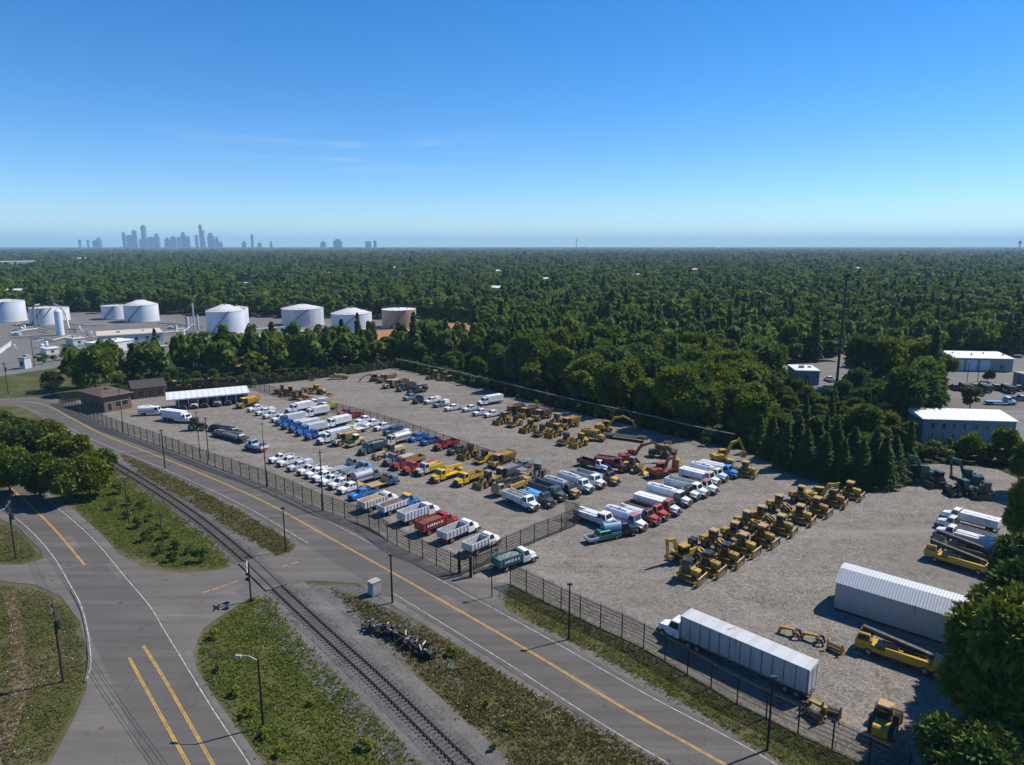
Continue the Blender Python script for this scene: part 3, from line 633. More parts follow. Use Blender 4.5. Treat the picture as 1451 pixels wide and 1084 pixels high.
def semi(root):
    """white tractor with its long ribbed box trailer, local +x forward; origin under the trailer's middle"""
    L = 16.1; h = L / 2
    t = obj('trailer', cached('se_t', lambda: MB().box(-h, h, -1.3, 1.3, 1.15, 4.05), ['trailer_skin']), root)
    obj('roof', cached('se_r', lambda: MB().box(-h - .02, h + .02, -1.32, 1.32, 4.052, 4.11), ['trailer_roof']), t)
    def ribs():
        m = MB()
        for i in range(13):
            x = -h + .1 + i * (L - .2) / 12
            for q in (-1, 1): m.box(x - .04, x + .04, q * 1.325 - .025, q * 1.325 + .025, 1.16, 4.04)
        m.box(-h, h, -1.345, -1.3, 1.0, 1.16); m.box(-h, h, 1.3, 1.345, 1.0, 1.16)
        return m
    obj('side_rib', cached('se_ri', ribs, ['worn_steel']), t)
    for q in (-1, 1): obj('rear_door', cached('se_d', lambda: MB().box(-.06, 0, -.6, .6, 1.25, 3.95).box(-.1, -.06, -.3, -.24, 1.3, 3.9), ['pale_wall']), t, (-h - .002, q * .64, 0))
    obj('chassis', cached('se_c', lambda: MB().box(-h, h, -.5, .5, .85, 1.148).bar((h - 4, -.8, .1), (h - 4, -.8, 1.1), .15).bar((h - 4, .8, .1), (h - 4, .8, 1.1), .15).box(-h, -h + .1, -1.1, 1.1, .45, .6), ['dark_steel']), t)
    for x in (-h + 1.2, -h + 2.5, h - 1.2, h - 2.4):
        for y in (-1.05, 1.05): wheel(root, x, y, .5, .45)
    # tractor in front
    tr = obj('tractor_frame', cached('se_f', lambda: MB().box(h - 3.2, h + 3.4, -.5, .5, .6, .9), ['dark_steel']), root)
    obj('cab_base', cached('se_cb', lambda: MB().box(h + .2, h + 2.0, -1.15, 1.15, .7, 1.6).hull([(h + 2.0, -1.1, .8), (h + 3.5, -.85, .7), (h + 3.5, .85, .7), (h + 2.0, 1.1, .8)], [(h + 2.0, -.95, 1.75), (h + 3.4, -.65, 1.4), (h + 3.4, .65, 1.4), (h + 2.0, .95, 1.75)]), ['vehicle_paint']), root, col=WHITE)
    cab(root, h + .2, h + 2.0, h + .25, h + 1.55, 1.13, .95, 1.602, 2.7, WHITE)
    obj('grille', cached('se_g', lambda: MB().box(h + 3.502, h + 3.56, -.6, .6, .75, 1.3).box(h + 3.4, h + 3.7, -1.1, 1.1, .4, .68), ['dark_steel']), root)
    lamps(root, h + 3.48, .76, 1.0)
    for y in (-1.0, 1.0): wheel(root, h + 2.7, y, .5, .32)

MAKE = dict(pickup=pickup, truck=truck, dozer=dozer, loader=loader, excavator=excavator, grader=grader, roller=roller, haul=haul, paver=paver, flat_trailer=flat_trailer, attachment=attachment, rig=rig, tractor=tractor, semi=semi)
NAME = dict(pickup='pickup_truck', truck='work_truck', dozer='bulldozer', loader='wheel_loader', excavator='excavator', grader='motor_grader', roller='road_roller', haul='haul_truck', paver='paving_machine', flat_trailer='flatbed_trailer', attachment='machine_attachment', rig='drill_rig', tractor='farm_tractor', semi='semi_truck')
CAT = dict(pickup='pickup', truck='truck', dozer='bulldozer', loader='loader', excavator='excavator', grader='grader', roller='roller', haul='haul truck', paver='paver', flat_trailer='trailer', attachment='attachment', rig='drill rig', tractor='tractor', semi='semi truck')
GZ = 0.02   # top of the yard sheet
def V(kind, x, y, heading, label, group=None, ref=0.0, name=None, cat=None, **kw):
    """vehicle whose point ref metres ahead of its middle stands under photo pixel (x, y)"""
    gx, gy = G(x, y); a = R(heading)
    a += R(random.uniform(-1.6, 1.6)); gx += random.uniform(-.15, .15); gy += random.uniform(-.2, .2)
    for q in ('col', 'cabcol', 'bodycol', 'bedcol', 'hoodcol', 'roofcol'):
        if kw.get(q): f_ = random.uniform(.82, 1.06); kw[q] = tuple(c * f_ for c in kw[q])
    r = thing(name or NAME[kind], label, cat or CAT[kind], (gx - ref * math.cos(a), gy - ref * math.sin(a), GZ), a, group)
    MAKE[kind](r, **kw)
    return r
# ---------------------------------------------------------------- the setting
def sheet(name, px, z, mat):
    m = MB(); P = [Vector((*G(x, y), z)) for x, y in px]
    if mat in ('grass', 'verge', 'ballast', 'dirt'):      # ragged edges
        Q = []; rr = random.Random(len(px))
        for i, a in enumerate(P):
            b = P[(i + 1) % len(P)]; L = (b - a).length; n = max(1, min(90, int(L / .7))); t = (b - a).normalized(); nn = Vector((-t.y, t.x, 0))
            for k in range(n): Q.append(a.lerp(b, k / n) + (nn * rr.uniform(-.28, .28) if L > 1 and max(abs(a.x), abs(a.y)) < 160 else Vector()))
        P = Q
    m.poly([tuple(p) for p in P]); return structure(name, m.mesh(name, [mat]))
def spline(pts, n=6):
    """smooth curve through world points"""
    P = [Vector((p[0], p[1], 0)) for p in pts]; out = []
    for i in range(len(P) - 1):
        a = P[max(i - 1, 0)]; b = P[i]; c = P[i + 1]; d = P[min(i + 2, len(P) - 1)]
        for k in range(n):
            t = k / n
            out.append(0.5 * ((2 * b) + (c - a) * t + (2 * a - 5 * b + 4 * c - d) * t * t + (3 * b - a - 3 * c + d) * t ** 3))
    out.append(P[-1]); return out
def resample(pts, step):
    out = [pts[0]]; acc = 0.0
    for a, b in zip(pts, pts[1:]):
        L = (b - a).length; s = step - acc
        while s <= L: out.append(a.lerp(b, s / L)); s += step
        acc = (acc + L) % step
    return out
def offset(pts, d):
    out = []
    for i, p in enumerate(pts):
        t = (pts[min(i + 1, len(pts) - 1)] - pts[max(i - 1, 0)]).normalized()
        out.append(p + Vector((-t.y, t.x, 0)) * d)
    return out
def ribbon(m, pts, d0, d1, z):
    a = offset(pts, d0); b = offset(pts, d1)
    for i in range(len(pts) - 1): m.poly([(a[i].x, a[i].y, z), (a[i + 1].x, a[i + 1].y, z), (b[i + 1].x, b[i + 1].y, z), (b[i].x, b[i].y, z)])
    return m
W_ = lambda px: [G(x, y) for x, y in px]

# ground to the horizon, in rings
m = MB(); N = 48; rings = [0.0, 300, 900, 2500, 7000, 16000, 30000]; cpt = (0, 150)
for i in range(len(rings) - 1):
    for j in range(N):
        a0, a1 = 2 * math.pi * j / N, 2 * math.pi * (j + 1) / N; r0, r1 = rings[i], rings[i + 1]
        q = [(cpt[0] + r * math.cos(a), cpt[1] + r * math.sin(a), -0.10) for r, a in ((r0, a0), (r1, a0), (r1, a1), (r0, a1))]
        m.poly(q if r0 else q[:1] + q[1:3])
structure('ground', m.mesh('ground', ['forest_floor']))
sheet('verge', [(-260, 556), (85, 566), (300, 664), (600, 797), (700, 850), (1290, 1116), (1330, 1250), (-500, 1250)], -0.02, 'verge')
YARD = [(88, 570), (230, 556), (352, 546), (440, 538), (522, 527), (560, 521), (640, 540), (709, 557), (800, 581), (900, 604), (980, 624), (1060, 640), (1120, 668), (1200, 690), (1262, 692), (1282, 660), (1340, 657), (1410, 664), (1470, 690), (1700, 740), (1900, 1200), (1400, 1180), (1290, 1115), (1200, 1072), (1130, 1040), (1036, 993), (965, 950), (903, 914), (825, 878), (781, 857), (723, 828), (652, 817), (601, 793), (560, 773), (524, 748), (458, 724), (377, 688), (297, 660), (222, 631), (152, 606)]
sheet('gravel_yard', YARD, GZ, 'gravel')
main_pts = spline(W_([(-150, 592), (-40, 574), (30, 569), (66, 575), (100, 592), (142, 614), (186, 632), (258, 660), (370, 709), (465, 761), (571, 820), (690, 888), (767, 933), (888, 1006), (1024, 1082), (1150, 1160)]), 8)
m = MB(); ribbon(m, main_pts, -5.7, 6.4, 0.012); structure('road_shoulder', m.mesh('road_shoulder', ['shoulder']))
m = MB(); ribbon(m, main_pts, -4.5, 4.5, 0.044); structure('main_road', m.mesh('main_road', ['asphalt']))
JUNC = [(-160, 640), (0, 664), (40, 684), (88, 709), (140, 753), (168, 785), (200, 803), (233, 811), (270, 812), (302, 809), (364, 795), (410, 784), (424, 770), (470, 782), (556, 826), (520, 828), (440, 823), (395, 833), (350, 850), (316, 871), (287, 892), (273, 926), (280, 951), (312, 1000), (350, 1050), (372, 1084), (410, 1150), (20, 1150), (70, 1084), (102, 1024), (122, 978), (125, 930), (112, 880), (86, 845), (50, 829), (0, 823), (-160, 826), (-160, 803), (30, 800), (62, 792), (57, 778), (25, 747), (0, 735), (-160, 690)]
sheet('side_road', JUNC, 0.036, 'old_asphalt')
side_pts = spline(W_([(-60, 655), (0, 683), (39, 713), (77, 750), (120, 800), (160, 858), (196, 923), (230, 987), (285, 1084), (318, 1140)]), 8)
m = MB(); ribbon(m, side_pts, -3.9, 3.9, 0.0405); structure('side_road_lanes', m.mesh('side_road_lanes', ['asphalt']))
sheet('driveway', [(646, 812), (722, 829), (712, 868), (690, 868), (622, 836)], 0.030, 'old_asphalt')
# painted lines
m = MB()
ribbon(m, main_pts[10:], -0.17, -0.04, 0.049); ribbon(m, main_pts[10:], 0.04, 0.17, 0.049)
structure('centre_line', m.mesh('centre_line', ['yellow_line']))
def cut(pts, y0, y1):
    """the stretch of a curve between two photo rows"""
    f = lambda p: CY - F * ((p.y * SP - CAMH * CP) / (p.y * CP + CAMH * SP))
    return [p for p in pts if y0 <= f(p) <= y1]
m = MB()
for d in (-3.75, 3.75): ribbon(m, cut(main_pts, 600, 764) if d < 0 else main_pts, d - 0.05, d + 0.05, 0.048)
ribbon(m, cut(main_pts, 828, 1300), -3.8, -3.7, 0.048)
right_edge = spline(W_([(30, 680), (70, 710), (129, 761), (175, 815), (212, 859), (232, 892), (253, 926), (300, 1003), (350, 1078), (380, 1130)]), 6)
left_edge = spline(W_([(-40, 690), (0, 717), (41, 750), (75, 788), (100, 830), (114, 856), (124, 893), (129, 937), (124, 962)]), 6)
ribbon(m, right_edge, -0.055, 0.055, 0.0475); ribbon(m, left_edge, -0.06, 0.06, 0.0475)
structure('edge_line', m.mesh('edge_line', ['white_line']))
m = MB()
for pl in ([(-60, 655), (0, 682), (39, 713), (77, 750), (120, 801)], [(203, 915), (236, 968), (302, 1084), (330, 1133)], [(183, 932), (206, 975), (267, 1084), (296, 1137)]):
    c = spline(W_(pl), 6); ribbon(m, c, -0.16, -0.03, 0.049); ribbon(m, c, 0.03, 0.16, 0.049)
for a, b in (((287, 840), (297, 837)), ((300, 836), (310, 833)), ((313, 832), (323, 828)), ((326, 827), (338, 823)), ((400, 803), (408, 801)), ((412, 800), (424, 796))):
    ribbon(m, [Vector((*G(*a), 0)), Vector((*G(*b), 0))], -0.11, 0.11, 0.049)
structure('yellow_road_line', m.mesh('yellow_road_line', ['yellow_line']))
# kerbed pale strip beside the left lane
m = MB(); kp = spline(W_([(104, 836), (118, 862), (127, 900), (130, 938), (125, 966)]), 6)
for i in range(len(kp) - 1):
    a, b = offset(kp, -0.4), offset(kp, -0.25)
    m.hull([(*a[i].xy, 0.02), (*a[i + 1].xy, 0.02), (*b[i + 1].xy, 0.02), (*b[i].xy, 0.02)], [(*a[i].xy, 0.16), (*a[i + 1].xy, 0.16), (*b[i + 1].xy, 0.16), (*b[i].xy, 0.16)])
structure('kerb', m.mesh('kerb', ['shoulder']))
for k, (px, mt) in enumerate((([(150, 800), (168, 822), (180, 815), (162, 793)], 'old_asphalt'), ([(235, 960), (262, 1006), (284, 996), (256, 950)], 'asphalt'), ([(330, 838), (352, 846), (380, 838), (356, 828)], 'asphalt'), ([(612, 850), (650, 872), (668, 864), (632, 842)], 'old_asphalt'), ([(800, 960), (850, 990), (862, 984), (812, 954)], 'old_asphalt'), ([(90, 760), (104, 780), (114, 776), (100, 757)], 'old_asphalt'), ([(420, 742), (450, 758), (460, 752), (432, 737)], 'old_asphalt'))):
    mp_ = MB(); mp_.poly([(*G(x, y), .0462) for x, y in px]); structure('road_patch', mp_.mesh('road_patch', [mt]))
# grass islands and banks
sheet('grass_island', [(-160, 700), (0, 741), (22, 752), (52, 781), (56, 789), (30, 797), (-160, 799)], 0.0, 'grass')
sheet('grass_corner', [(-160, 832), (0, 828), (48, 834), (82, 850), (106, 884), (119, 930), (117, 976), (98, 1020), (64, 1082), (10, 1160), (-200, 1160)], 0.0, 'grass')
sheet('grass_bank', [(88, 700), (160, 660), (230, 712), (300, 765), (330, 797), (302, 806), (270, 808), (236, 806), (205, 798), (172, 780), (142, 745)], 0.0, 'grass')
sheet('grass_triangle', [(350, 856), (380, 845), (420, 900), (500, 985), (600, 1090), (640, 1140), (420, 1140), (380, 1084), (355, 1044), (318, 998), (286, 950), (279, 926), (292, 896), (320, 874)], 0.0, 'grass')
sheet('grass_strip', [(703, 848), (723, 832), (781, 861), (825, 882), (903, 918), (965, 955), (1036, 998), (1130, 1046), (1290, 1120), (1180, 1130), (1040, 1040), (935, 975), (850, 930), (770, 890), (720, 866)], 0.016, 'grass')
sheet('road_bank', [(160, 640), (260, 684), (340, 728), (405, 770), (398, 782), (330, 742), (270, 706), (200, 668)], 0.0, 'verge')
# railway
rail_pts = spline(W_([(-20, 590), (60, 612), (110, 632), (158, 657), (220, 694), (284, 738), (347, 790), (379, 820), (398, 838), (481, 915), (542, 971), (627, 1054), (700, 1126)]), 8)
m = MB(); ribbon(m, rail_pts, -3.0, 3.9, 0.006); structure('track_bed', m.mesh('track_bed', ['shoulder']))
m = MB(); ribbon(m, rail_pts, -2.2, 2.2, 0.026); structure('ballast', m.mesh('ballast', ['ballast']))
sheet('ballast_patch', [(404, 846), (440, 828), (516, 832), (552, 856), (600, 892), (640, 930), (700, 985), (640, 975), (560, 930), (500, 905)], 0.003, 'ballast')
sheet('ballast_spill', [(356, 856), (392, 846), (470, 925), (560, 1015), (640, 1100), (560, 1100), (500, 1030), (430, 955), (390, 900)], 0.003, 'ballast')
trk = thing('railway_track', 'single railway track with dark sleepers crossing the side road beside the main road', 'railway track', (*G(398, 838), 0))
o0 = Vector((*G(398, 838), 0))
for d in (-0.72, 0.72):
    m = MB(); a = offset(rail_pts, d - 0.05); b = offset(rail_pts, d + 0.05)
    for i in range(len(a) - 1):
        q = [a[i] - o0, a[i + 1] - o0, b[i + 1] - o0, b[i] - o0]
        m.hull([(p.x, p.y, 0.125) for p in q], [(p.x, p.y, 0.28) for p in q])
    obj('rail', m.mesh('rail', ['rail_steel']), trk)
slp = resample(rail_pts, 0.66); slm = MB().box(-0.13, 0.13, -1.3, 1.3, 0.03, 0.125).mesh('sleeper', ['timber']); rest = MB()
order = sorted(range(1, len(slp) - 1), key=lambda i: abs(slp[i].y - 68)); near = set(order[:98]); cz = Vector((*G(372, 812), 0))
for i in range(1, len(slp) - 1):
    p = slp[i] - o0; t = slp[i + 1] - slp[i - 1]; an = math.atan2(t.y, t.x) + random.uniform(-.03, .03)
    if (slp[i] - cz).length < 5.2: continue
    if i in near: obj('sleeper', slm, trk, p, an)
    else:
        c, s = math.cos(an), math.sin(an); q = [(p.x + c * x - s * y, p.y + s * x + c * y) for x, y in ((-.13, -1.3), (.13, -1.3), (.13, 1.3), (-.13, 1.3))]
        rest.hull([(x, y, .03) for x, y in q], [(x, y, .125) for x, y in q])
ro = obj('sleepers', rest.mesh('sleepers', ['timber']), trk); ro['kind'] = 'stuff'
m = MB(); cp = [p for p in rail_pts if (p - cz).length < 6.5]
ribbon(m, cp, -0.62, 0.62, 0.262); ribbon(m, cp, 0.82, 1.7, 0.22); ribbon(m, cp, -1.7, -0.82, 0.22)
structure('level_crossing', m.mesh('level_crossing', ['asphalt']))
# footpath in the corner, service road and grass beyond the yard, tank farm
m = MB(); ribbon(m, spline(W_([(8, 838), (18, 870), (24, 930), (22, 990), (8, 1040), (-20, 1100)]), 6), -0.5, 0.9, 0.006); structure('dirt_path', m.mesh('dirt_path', ['path_dirt']))
sheet('far_lawn', [(-300, 605), (-300, 515), (0, 525), (60, 522), (130, 510), (180, 500), (170, 545), (84, 566), (60, 572), (20, 600)], 0.0, 'grass')
m = MB(); ribbon(m, spline(W_([(-200, 560), (-60, 540), (0, 530), (60, 521), (110, 512), (160, 500), (210, 490), (260, 480)]), 6), -5.5, 5.5, 0.03); structure('service_road', m.mesh('service_road', ['yard_asphalt']))
sheet('tank_farm_yard', [(-400, 535), (-400, 436), (-60, 438), (60, 440), (150, 442), (280, 444), (400, 446), (600, 447), (610, 462), (430, 482), (380, 500), (250, 500), (140, 508), (60, 518), (0, 526)], 0.01, 'yard_asphalt')
sheet('dirt_bank', [(330, 520), (430, 484), (500, 474), (590, 462), (650, 456), (680, 463), (660, 480), (560, 500), (420, 512)], 0.02, 'dirt')
sheet('lot', [(1285, 628), (1290, 585), (1180, 560), (1070, 520), (1060, 495), (1200, 490), (1330, 500), (1600, 500), (1700, 560), (1700, 690), (1440, 660)], -0.01, 'yard_asphalt')
sheet('lot_lawn', [(1195, 620), (1200, 585), (1300, 585), (1290, 655), (1230, 650)], 0.0, 'grass')
sheet('lot_road', [(1300, 585), (1320, 563), (1451, 566), (1650, 574), (1650, 590), (1451, 580)], 0.0, 'old_asphalt')

# ---------------------------------------------------------------- fences and posts
def fence(name, px, label, h=3.2, step=3.4, panel='chain_link', rails=(1.0, 0.84, 0.67, 0.5, 0.33, 0.05), barbs=True):
    pts = spline(W_(px), 4); o = pts[0].copy(); o.z = 0
    f = thing(name, label, 'fence', o)
    ps = resample(pts, step)
    L = sum((b - a).length for a, b in zip(pts, pts[1:]))
    if len(ps) > 98: ps = resample(pts, L / 97)
    pm = cached('fpost%.2f' % h, lambda: MB().cyl((0, 0, 0), (0, 0, h + 0.08), 0.08, n=6).bar((0, 0, h), (0.0, 0.28, h + 0.34), 0.05), ['black_metal'])
    for i, p in enumerate(ps): obj('post', pm, f, p - o + Vector((0, 0, GZ)), random.uniform(-.1, .1))
    m = MB()
    for a, b in zip(pts, pts[1:]):
        a, b = a - o, b - o; m.poly([(a.x, a.y, 0.05), (b.x, b.y, 0.05), (b.x, b.y, h), (a.x, a.y, h)])
    obj('mesh_panel', m.mesh('mesh_panel', [panel]), f)
    m = MB()
    for a, b in zip(pts, pts[1:]):
        a, b = a - o, b - o
        for r in rails: m.bar((a.x, a.y, h * r), (b.x, b.y, h * r), 0.07 if r == 1.0 else 0.045)
        if barbs:
            for k in (0.15, 0.3): m.bar((a.x, a.y, h + k), (b.x, b.y, h + k), 0.03)
    obj('rail', m.mesh('fence_rail', ['black_metal']), f)
    return f
fence('chain_link_fence', [(85, 572), (152, 606), (222, 631), (297, 660), (377, 688), (458, 724), (524, 748), (560, 773), (601, 793), (652, 817)], 'long black chain link fence between the main road and the rows of pickups')
fence('chain_link_fence', [(723, 828), (781, 857), (825, 878), (903, 914), (965, 950), (1036, 993), (1130, 1040), (1200, 1072), (1290, 1115)], 'black chain link fence on the grass strip in front of the long semi trailer')
fence('chain_link_fence', [(652, 817), (700, 795), (760, 768), (820, 742), (800, 734)], 'short black chain link fence running into the yard beside the gate')
fence('chain_link_fence', [(350, 547), (400, 562), (446, 575), (492, 587), (560, 606), (650, 637), (740, 669), (780, 684)], 'dark inner chain link fence dividing the pickup rows from the empty gravel', 2.6, rails=(1.0, 0.05), barbs=False)
fence('chain_link_fence', [(85, 572), (150, 562), (230, 556), (350, 547), (440, 538), (522, 527), (560, 521)], 'dark chain link fence along the back edge of the yard behind the brick gatehouse', 3.2, 4.5, 'screened_link', rails=(1.0, 0.05), barbs=False)
bf = fence('chain_link_fence', [(560, 521), (640, 540), (709, 557), (800, 581), (900, 604), (980, 624), (1040, 637)], 'chain link fence with pale top rail along the foot of the wood', 4.0, 4.5, 'open_link', rails=(0.05,), barbs=False)
m = MB(); pts = spline(W_([(560, 521), (640, 540), (709, 557), (800, 581), (900, 604), (980, 624), (1040, 637)]), 4)
for a, b in zip(pts, pts[1:]): a, b = a - pts[0], b - pts[0]; m.bar((a.x, a.y, 4.0), (b.x, b.y, 4.0), 0.16)
obj('top_rail', m.mesh('top_rail', ['concrete']), bf)
for x, y, lab in ((667, 818, 'thick black gate post nearest the driveway'), (651, 812, 'thick black gate post at the end of the road fence')):
    g = thing('gate_post', lab, 'gate post', (*G(x, y), 0))
    obj('post', cached('gpost', lambda: MB().box(-.22, .22, -.22, .22, 0, 3.4).box(-.27, .27, -.27, .27, 3.4, 3.5), ['black_metal']), g)
    obj('hinge', cached('ghinge', lambda: MB().cyl((.22, 0, .8), (.32, 0, .8), .06).cyl((.22, 0, 2.6), (.32, 0, 2.6), .06), ['dark_steel']), g)
gp = G(669, 816); gq = G(692, 806)
g = thing('yard_gate', 'open black mesh gate leaf swung in beside the green and white tipper', 'gate', (*gp, 0), math.atan2(gq[1] - gp[1], gq[0] - gp[0]))
gl = math.hypot(gq[0] - gp[0], gq[1] - gp[1]) + 2
obj('gate_frame', MB().bar((0.3, 0, .2), (gl, 0, .2), .09).bar((.3, 0, 2.8), (gl, 0, 2.8), .09).bar((.3, 0, .2), (.3, 0, 2.8), .09).bar((gl, 0, .2), (gl, 0, 2.8), .09).bar((.3, 0, .2), (gl, 0, 2.8), .06).mesh('gate_frame', ['black_metal']), g)
obj('mesh_panel', MB().poly([(.3, .01, .2), (gl, .01, .2), (gl, .01, 2.8), (.3, .01, 2.8)]).mesh('gate_panel', ['chain_link']), g)

def pole(x, y, ytop, label, kind='plain', r=0.13, arm=0.0, group=None):
    h = HT(x, y, ytop)
    nm, ct = dict(plain=('utility_pole', 'pole'), cross=('utility_pole', 'pole'), lamp=('street_lamp', 'street lamp'), yard=('yard_lamp', 'lamp post'))[kind]
    p = thing(nm, label, ct, (*G(x, y), 0), arm, group)
    obj('pole', MB().cyl((0, 0, 0), (0, 0, h), r, r * 0.72, 10).mesh('pole', ['wood_pole' if kind in ('plain', 'cross') else 'black_metal']), p)
    if kind == 'cross':
        obj('cross_arm', MB().box(-.08, .08, -1.5, 1.5, h - .75, h - .58).box(-.06, .06, -1.0, 1.0, h - 1.9, h - 1.76).mesh('cross_arm', ['wood_pole']), p)
        for q in (-1.35, -.6, .6, 1.35): obj('insulator', cached('insul', lambda: MB().cyl((0, 0, 0), (0, 0, .3), .07, .04, 8), ['insulator']), p, (0, q, h - .58))
        obj('transformer', cached('transf', lambda: MB().cyl((.34, 0, 0), (.34, 0, 1.0), .27, n=12).cyl((.34, 0, 1.0), (.34, 0, 1.08), .2, n=12), ['dark_steel']), p, (0, 0, h - 3.2))
    elif kind == 'lamp':
        obj('lamp_arm', MB().bar((0, 0, h - .1), (1.0, 0, h + .35), .08).bar((1.0, 0, h + .35), (1.9, 0, h + .3), .08).mesh('lamp_arm', ['silver_pipe']), p)
        obj('lamp_head', MB().box(1.75, 2.5, -.16, .16, h + .2, h + .36, 0, .08, .04).mesh('lamp_head', ['silver_pipe']), p)
    elif kind == 'yard':
        obj('lamp_head', MB().box(-.35, .35, -.2, .2, h - .05, h + .15, 0, .05, .04).mesh('lamp_head', ['dark_steel']), p)
    else:
        obj('cap', MB().cyl((0, 0, h), (0, 0, h + .08), r * .8, r * .5, 8).bar((-.5, 0, h - .5), (.5, 0, h - .5), .1).mesh('pole_cap', ['dark_steel']), p)
    return p, h
pA, hA = pole(90, 966, 855, 'dark wooden pole with crossarms in the corner grass left of the yellow lines', 'cross', 0.17, R(25))
pB, hB = pole(23, 792, 710, 'dark wooden pole with crossarm on the small grass island', 'cross', 0.17, R(25))
pole(183, 743, 678, 'thin pole among shrubs, nearest the leafy clump', r=0.1); pole(232, 779, 726, 'short thin pole in the shrubs on the grass bank', r=0.1)
pole(234, 664, 610, 'dark lamp post with orange plate beside the main road by the railway bank', 'yard', 0.14)
pole(405, 781, 720, 'black post at the corner where the side road meets the main road', 'yard', 0.12)
pole(556, 854, 787, 'dark post standing behind the grey utility cabinet', 'yard', 0.15)
pole(806, 906, 828, 'dark lamp post casting a short shadow on the grass strip', 'yard', 0.13)
pole(1087, 1063, 960, 'black post with pale cap near the rear of the semi trailer', 'yard', 0.13)
pole(697, 846, 802, 'thin black post at the driveway edge', 'yard', 0.09)
pole(378, 690, 625, 'tall black pole at the fence by the white pickup row', r=0.13); pole(458, 724, 638, 'tall black pole at the fence behind the whole row of white pickups', r=0.13)
pole(284, 650, 582, 'thin black pole inside the fence beside the dark equipment trailer', r=0.1); pole(296, 652, 593, 'black post touching the fence near the dark equipment trailer', 'yard', 0.12)
pole(175, 612, 551, 'thin dark pole in front of the brick gatehouse', r=0.1); pole(373, 627, 601, 'slim lamp pole on open gravel between two pickup rows', 'yard', 0.08)
pole(12, 559, 513, 'far wooden pole with crossarm beside the lawn', 'cross', 0.15, R(60)); pole(58, 553, 537, 'short lamp post on the far lawn', 'yard', 0.1)
pole(49, 520, 481, 'dark pole in the tank farm yard by the service road', r=0.15); pole(1370, 541, 514, 'dark pole in front of the three door garage', r=.12); pole(1385, 541, 508, 'taller dark pole in front of the three door garage', r=.12)
pole(373, 1030, 935, 'bent arm street lamp on the grass triangle', 'lamp', 0.13, R(172))
# the tall mast on the right
h = HT(1184, 560, 390)
ms = thing('light_mast', 'very tall dark steel mast rising above the trees on the right', 'mast', (*G(1184, 560), 0))
obj('mast_pole', MB().cyl((0, 0, 0), (0, 0, h), 0.46, 0.30, 12).mesh('mast_pole', ['dark_steel']), ms)
obj('lamp_ring', MB().cyl((0, 0, h - .5), (0, 0, h - .2), 1.0, n=12).box(-1.1, -.7, -.3, .3, h - .2, h + .5).box(.7, 1.1, -.3, .3, h - .2, h + .5).box(-.3, .3, -1.1, -.7, h - .2, h + .5).cyl((0, 0, h), (0, 0, h + 1.6), .08).mesh('lamp_ring', ['dark_steel']), ms)
obj('antenna_bracket', MB().bar((-1.2, 0, h - 8.5), (1.8, 0, h - 8.5), .15).box(1.2, 1.7, -.2, .2, h - 9.4, h - 7.6).box(-1.3, -.9, -.2, .2, h - 9.2, h - 7.8).mesh('antenna_bracket', ['dark_steel']), ms)
# overhead wires
def wire(p, q, sag, label):
    w = thing('overhead_wire', label, 'wire', (p[0], p[1], p[2]), 0, 'overhead wires along the side road'); m = MB(); P = Vector(p); Q = Vector(q); prev = Vector((0, 0, 0))
    for i in range(1, 13):
        t = i / 12; c = P.lerp(Q, t) - P; c.z -= sag * 4 * t * (1 - t); m.cyl(prev, c, 0.02, n=5); prev = c
    obj('cable', m.mesh('cable', ['wire']), w)
a0 = G(90, 966); b0 = G(23, 792); dv = Vector((a0[0] - b0[0], a0[1] - b0[1], 0)); c0 = (a0[0] + dv.x * 0.95 + 4, a0[1] + dv.y * 0.95)
bz = G(-160, 705)
for k, q in enumerate((-1.35, -.6, .6, 1.35)):
    sx, sy = -q * math.sin(R(25)), q * math.cos(R(25)); nm = 'overhead wire slung between the two crossarm poles on the left'
    wire((b0[0] + sx, b0[1] + sy, hB - .3), (a0[0] + sx, a0[1] + sy, hA - .3), 0.9, nm)
    wire((a0[0] + sx, a0[1] + sy, hA - .3), (c0[0] + sx, c0[1] + sy, hA - .3), 0.9, 'overhead wire running from the corner pole towards the bottom of the picture')
# crossing signal
cs = thing('crossing_signal', 'black railway crossing signal mast with lamps beside the track', 'signal', (*G(356, 852), 0), R(200))
obj('mast', MB().cyl((0, 0, 0), (0, 0, 4.6), .08).box(-.25, .25, -.25, .25, 0, .25).mesh('signal_mast', ['black_metal']), cs)
obj('cross_board', MB().bar((.12, -.6, 3.7), (.12, .6, 4.5), .06, .22).bar((.14, .6, 3.7), (.14, -.6, 4.5), .06, .22).mesh('cross_board', ['white_decal']), cs)
for q in (-.62, .62):
    lb = obj('signal_head', cached('sighead', lambda: MB().cyl((-.02, 0, 0), (.04, 0, 0), .36, n=14).cyl((.04, 0, 0), (.28, 0, 0), .17, .2, n=12), ['black_metal']), cs, (.06, q, 3.0))
    obj('lens', cached('siglens', lambda: MB().cyl((.04, 0, 0), (.06, 0, 0), .14, n=12), ['tail_lens']), lb, (.24, 0, 0))
obj('lamp_bar', MB().bar((0, -.7, 3.0), (0, .7, 3.0), .07).mesh('lamp_bar', ['black_metal']), cs)
cs.scale = (1.35, 1.35, 1.3)
cb_ = thing('utility_cabinet', 'grey metal utility cabinet on gravel between railway and main road', 'cabinet', (*G(531, 842), 0), R(45))
obj('housing', MB().box(-.75, .75, -.6, .6, .12, 2.1).box(-.82, .82, -.67, .67, 2.1, 2.2).mesh('housing', ['concrete']), cb_)
obj('door', MB().box(-.65, .65, -.63, -.602, .25, 1.95).mesh('cabinet_door', ['concrete']), cb_); obj('plinth', MB().box(-.85, .85, -.7, .7, 0, .12).mesh('plinth', ['shoulder']), cb_)
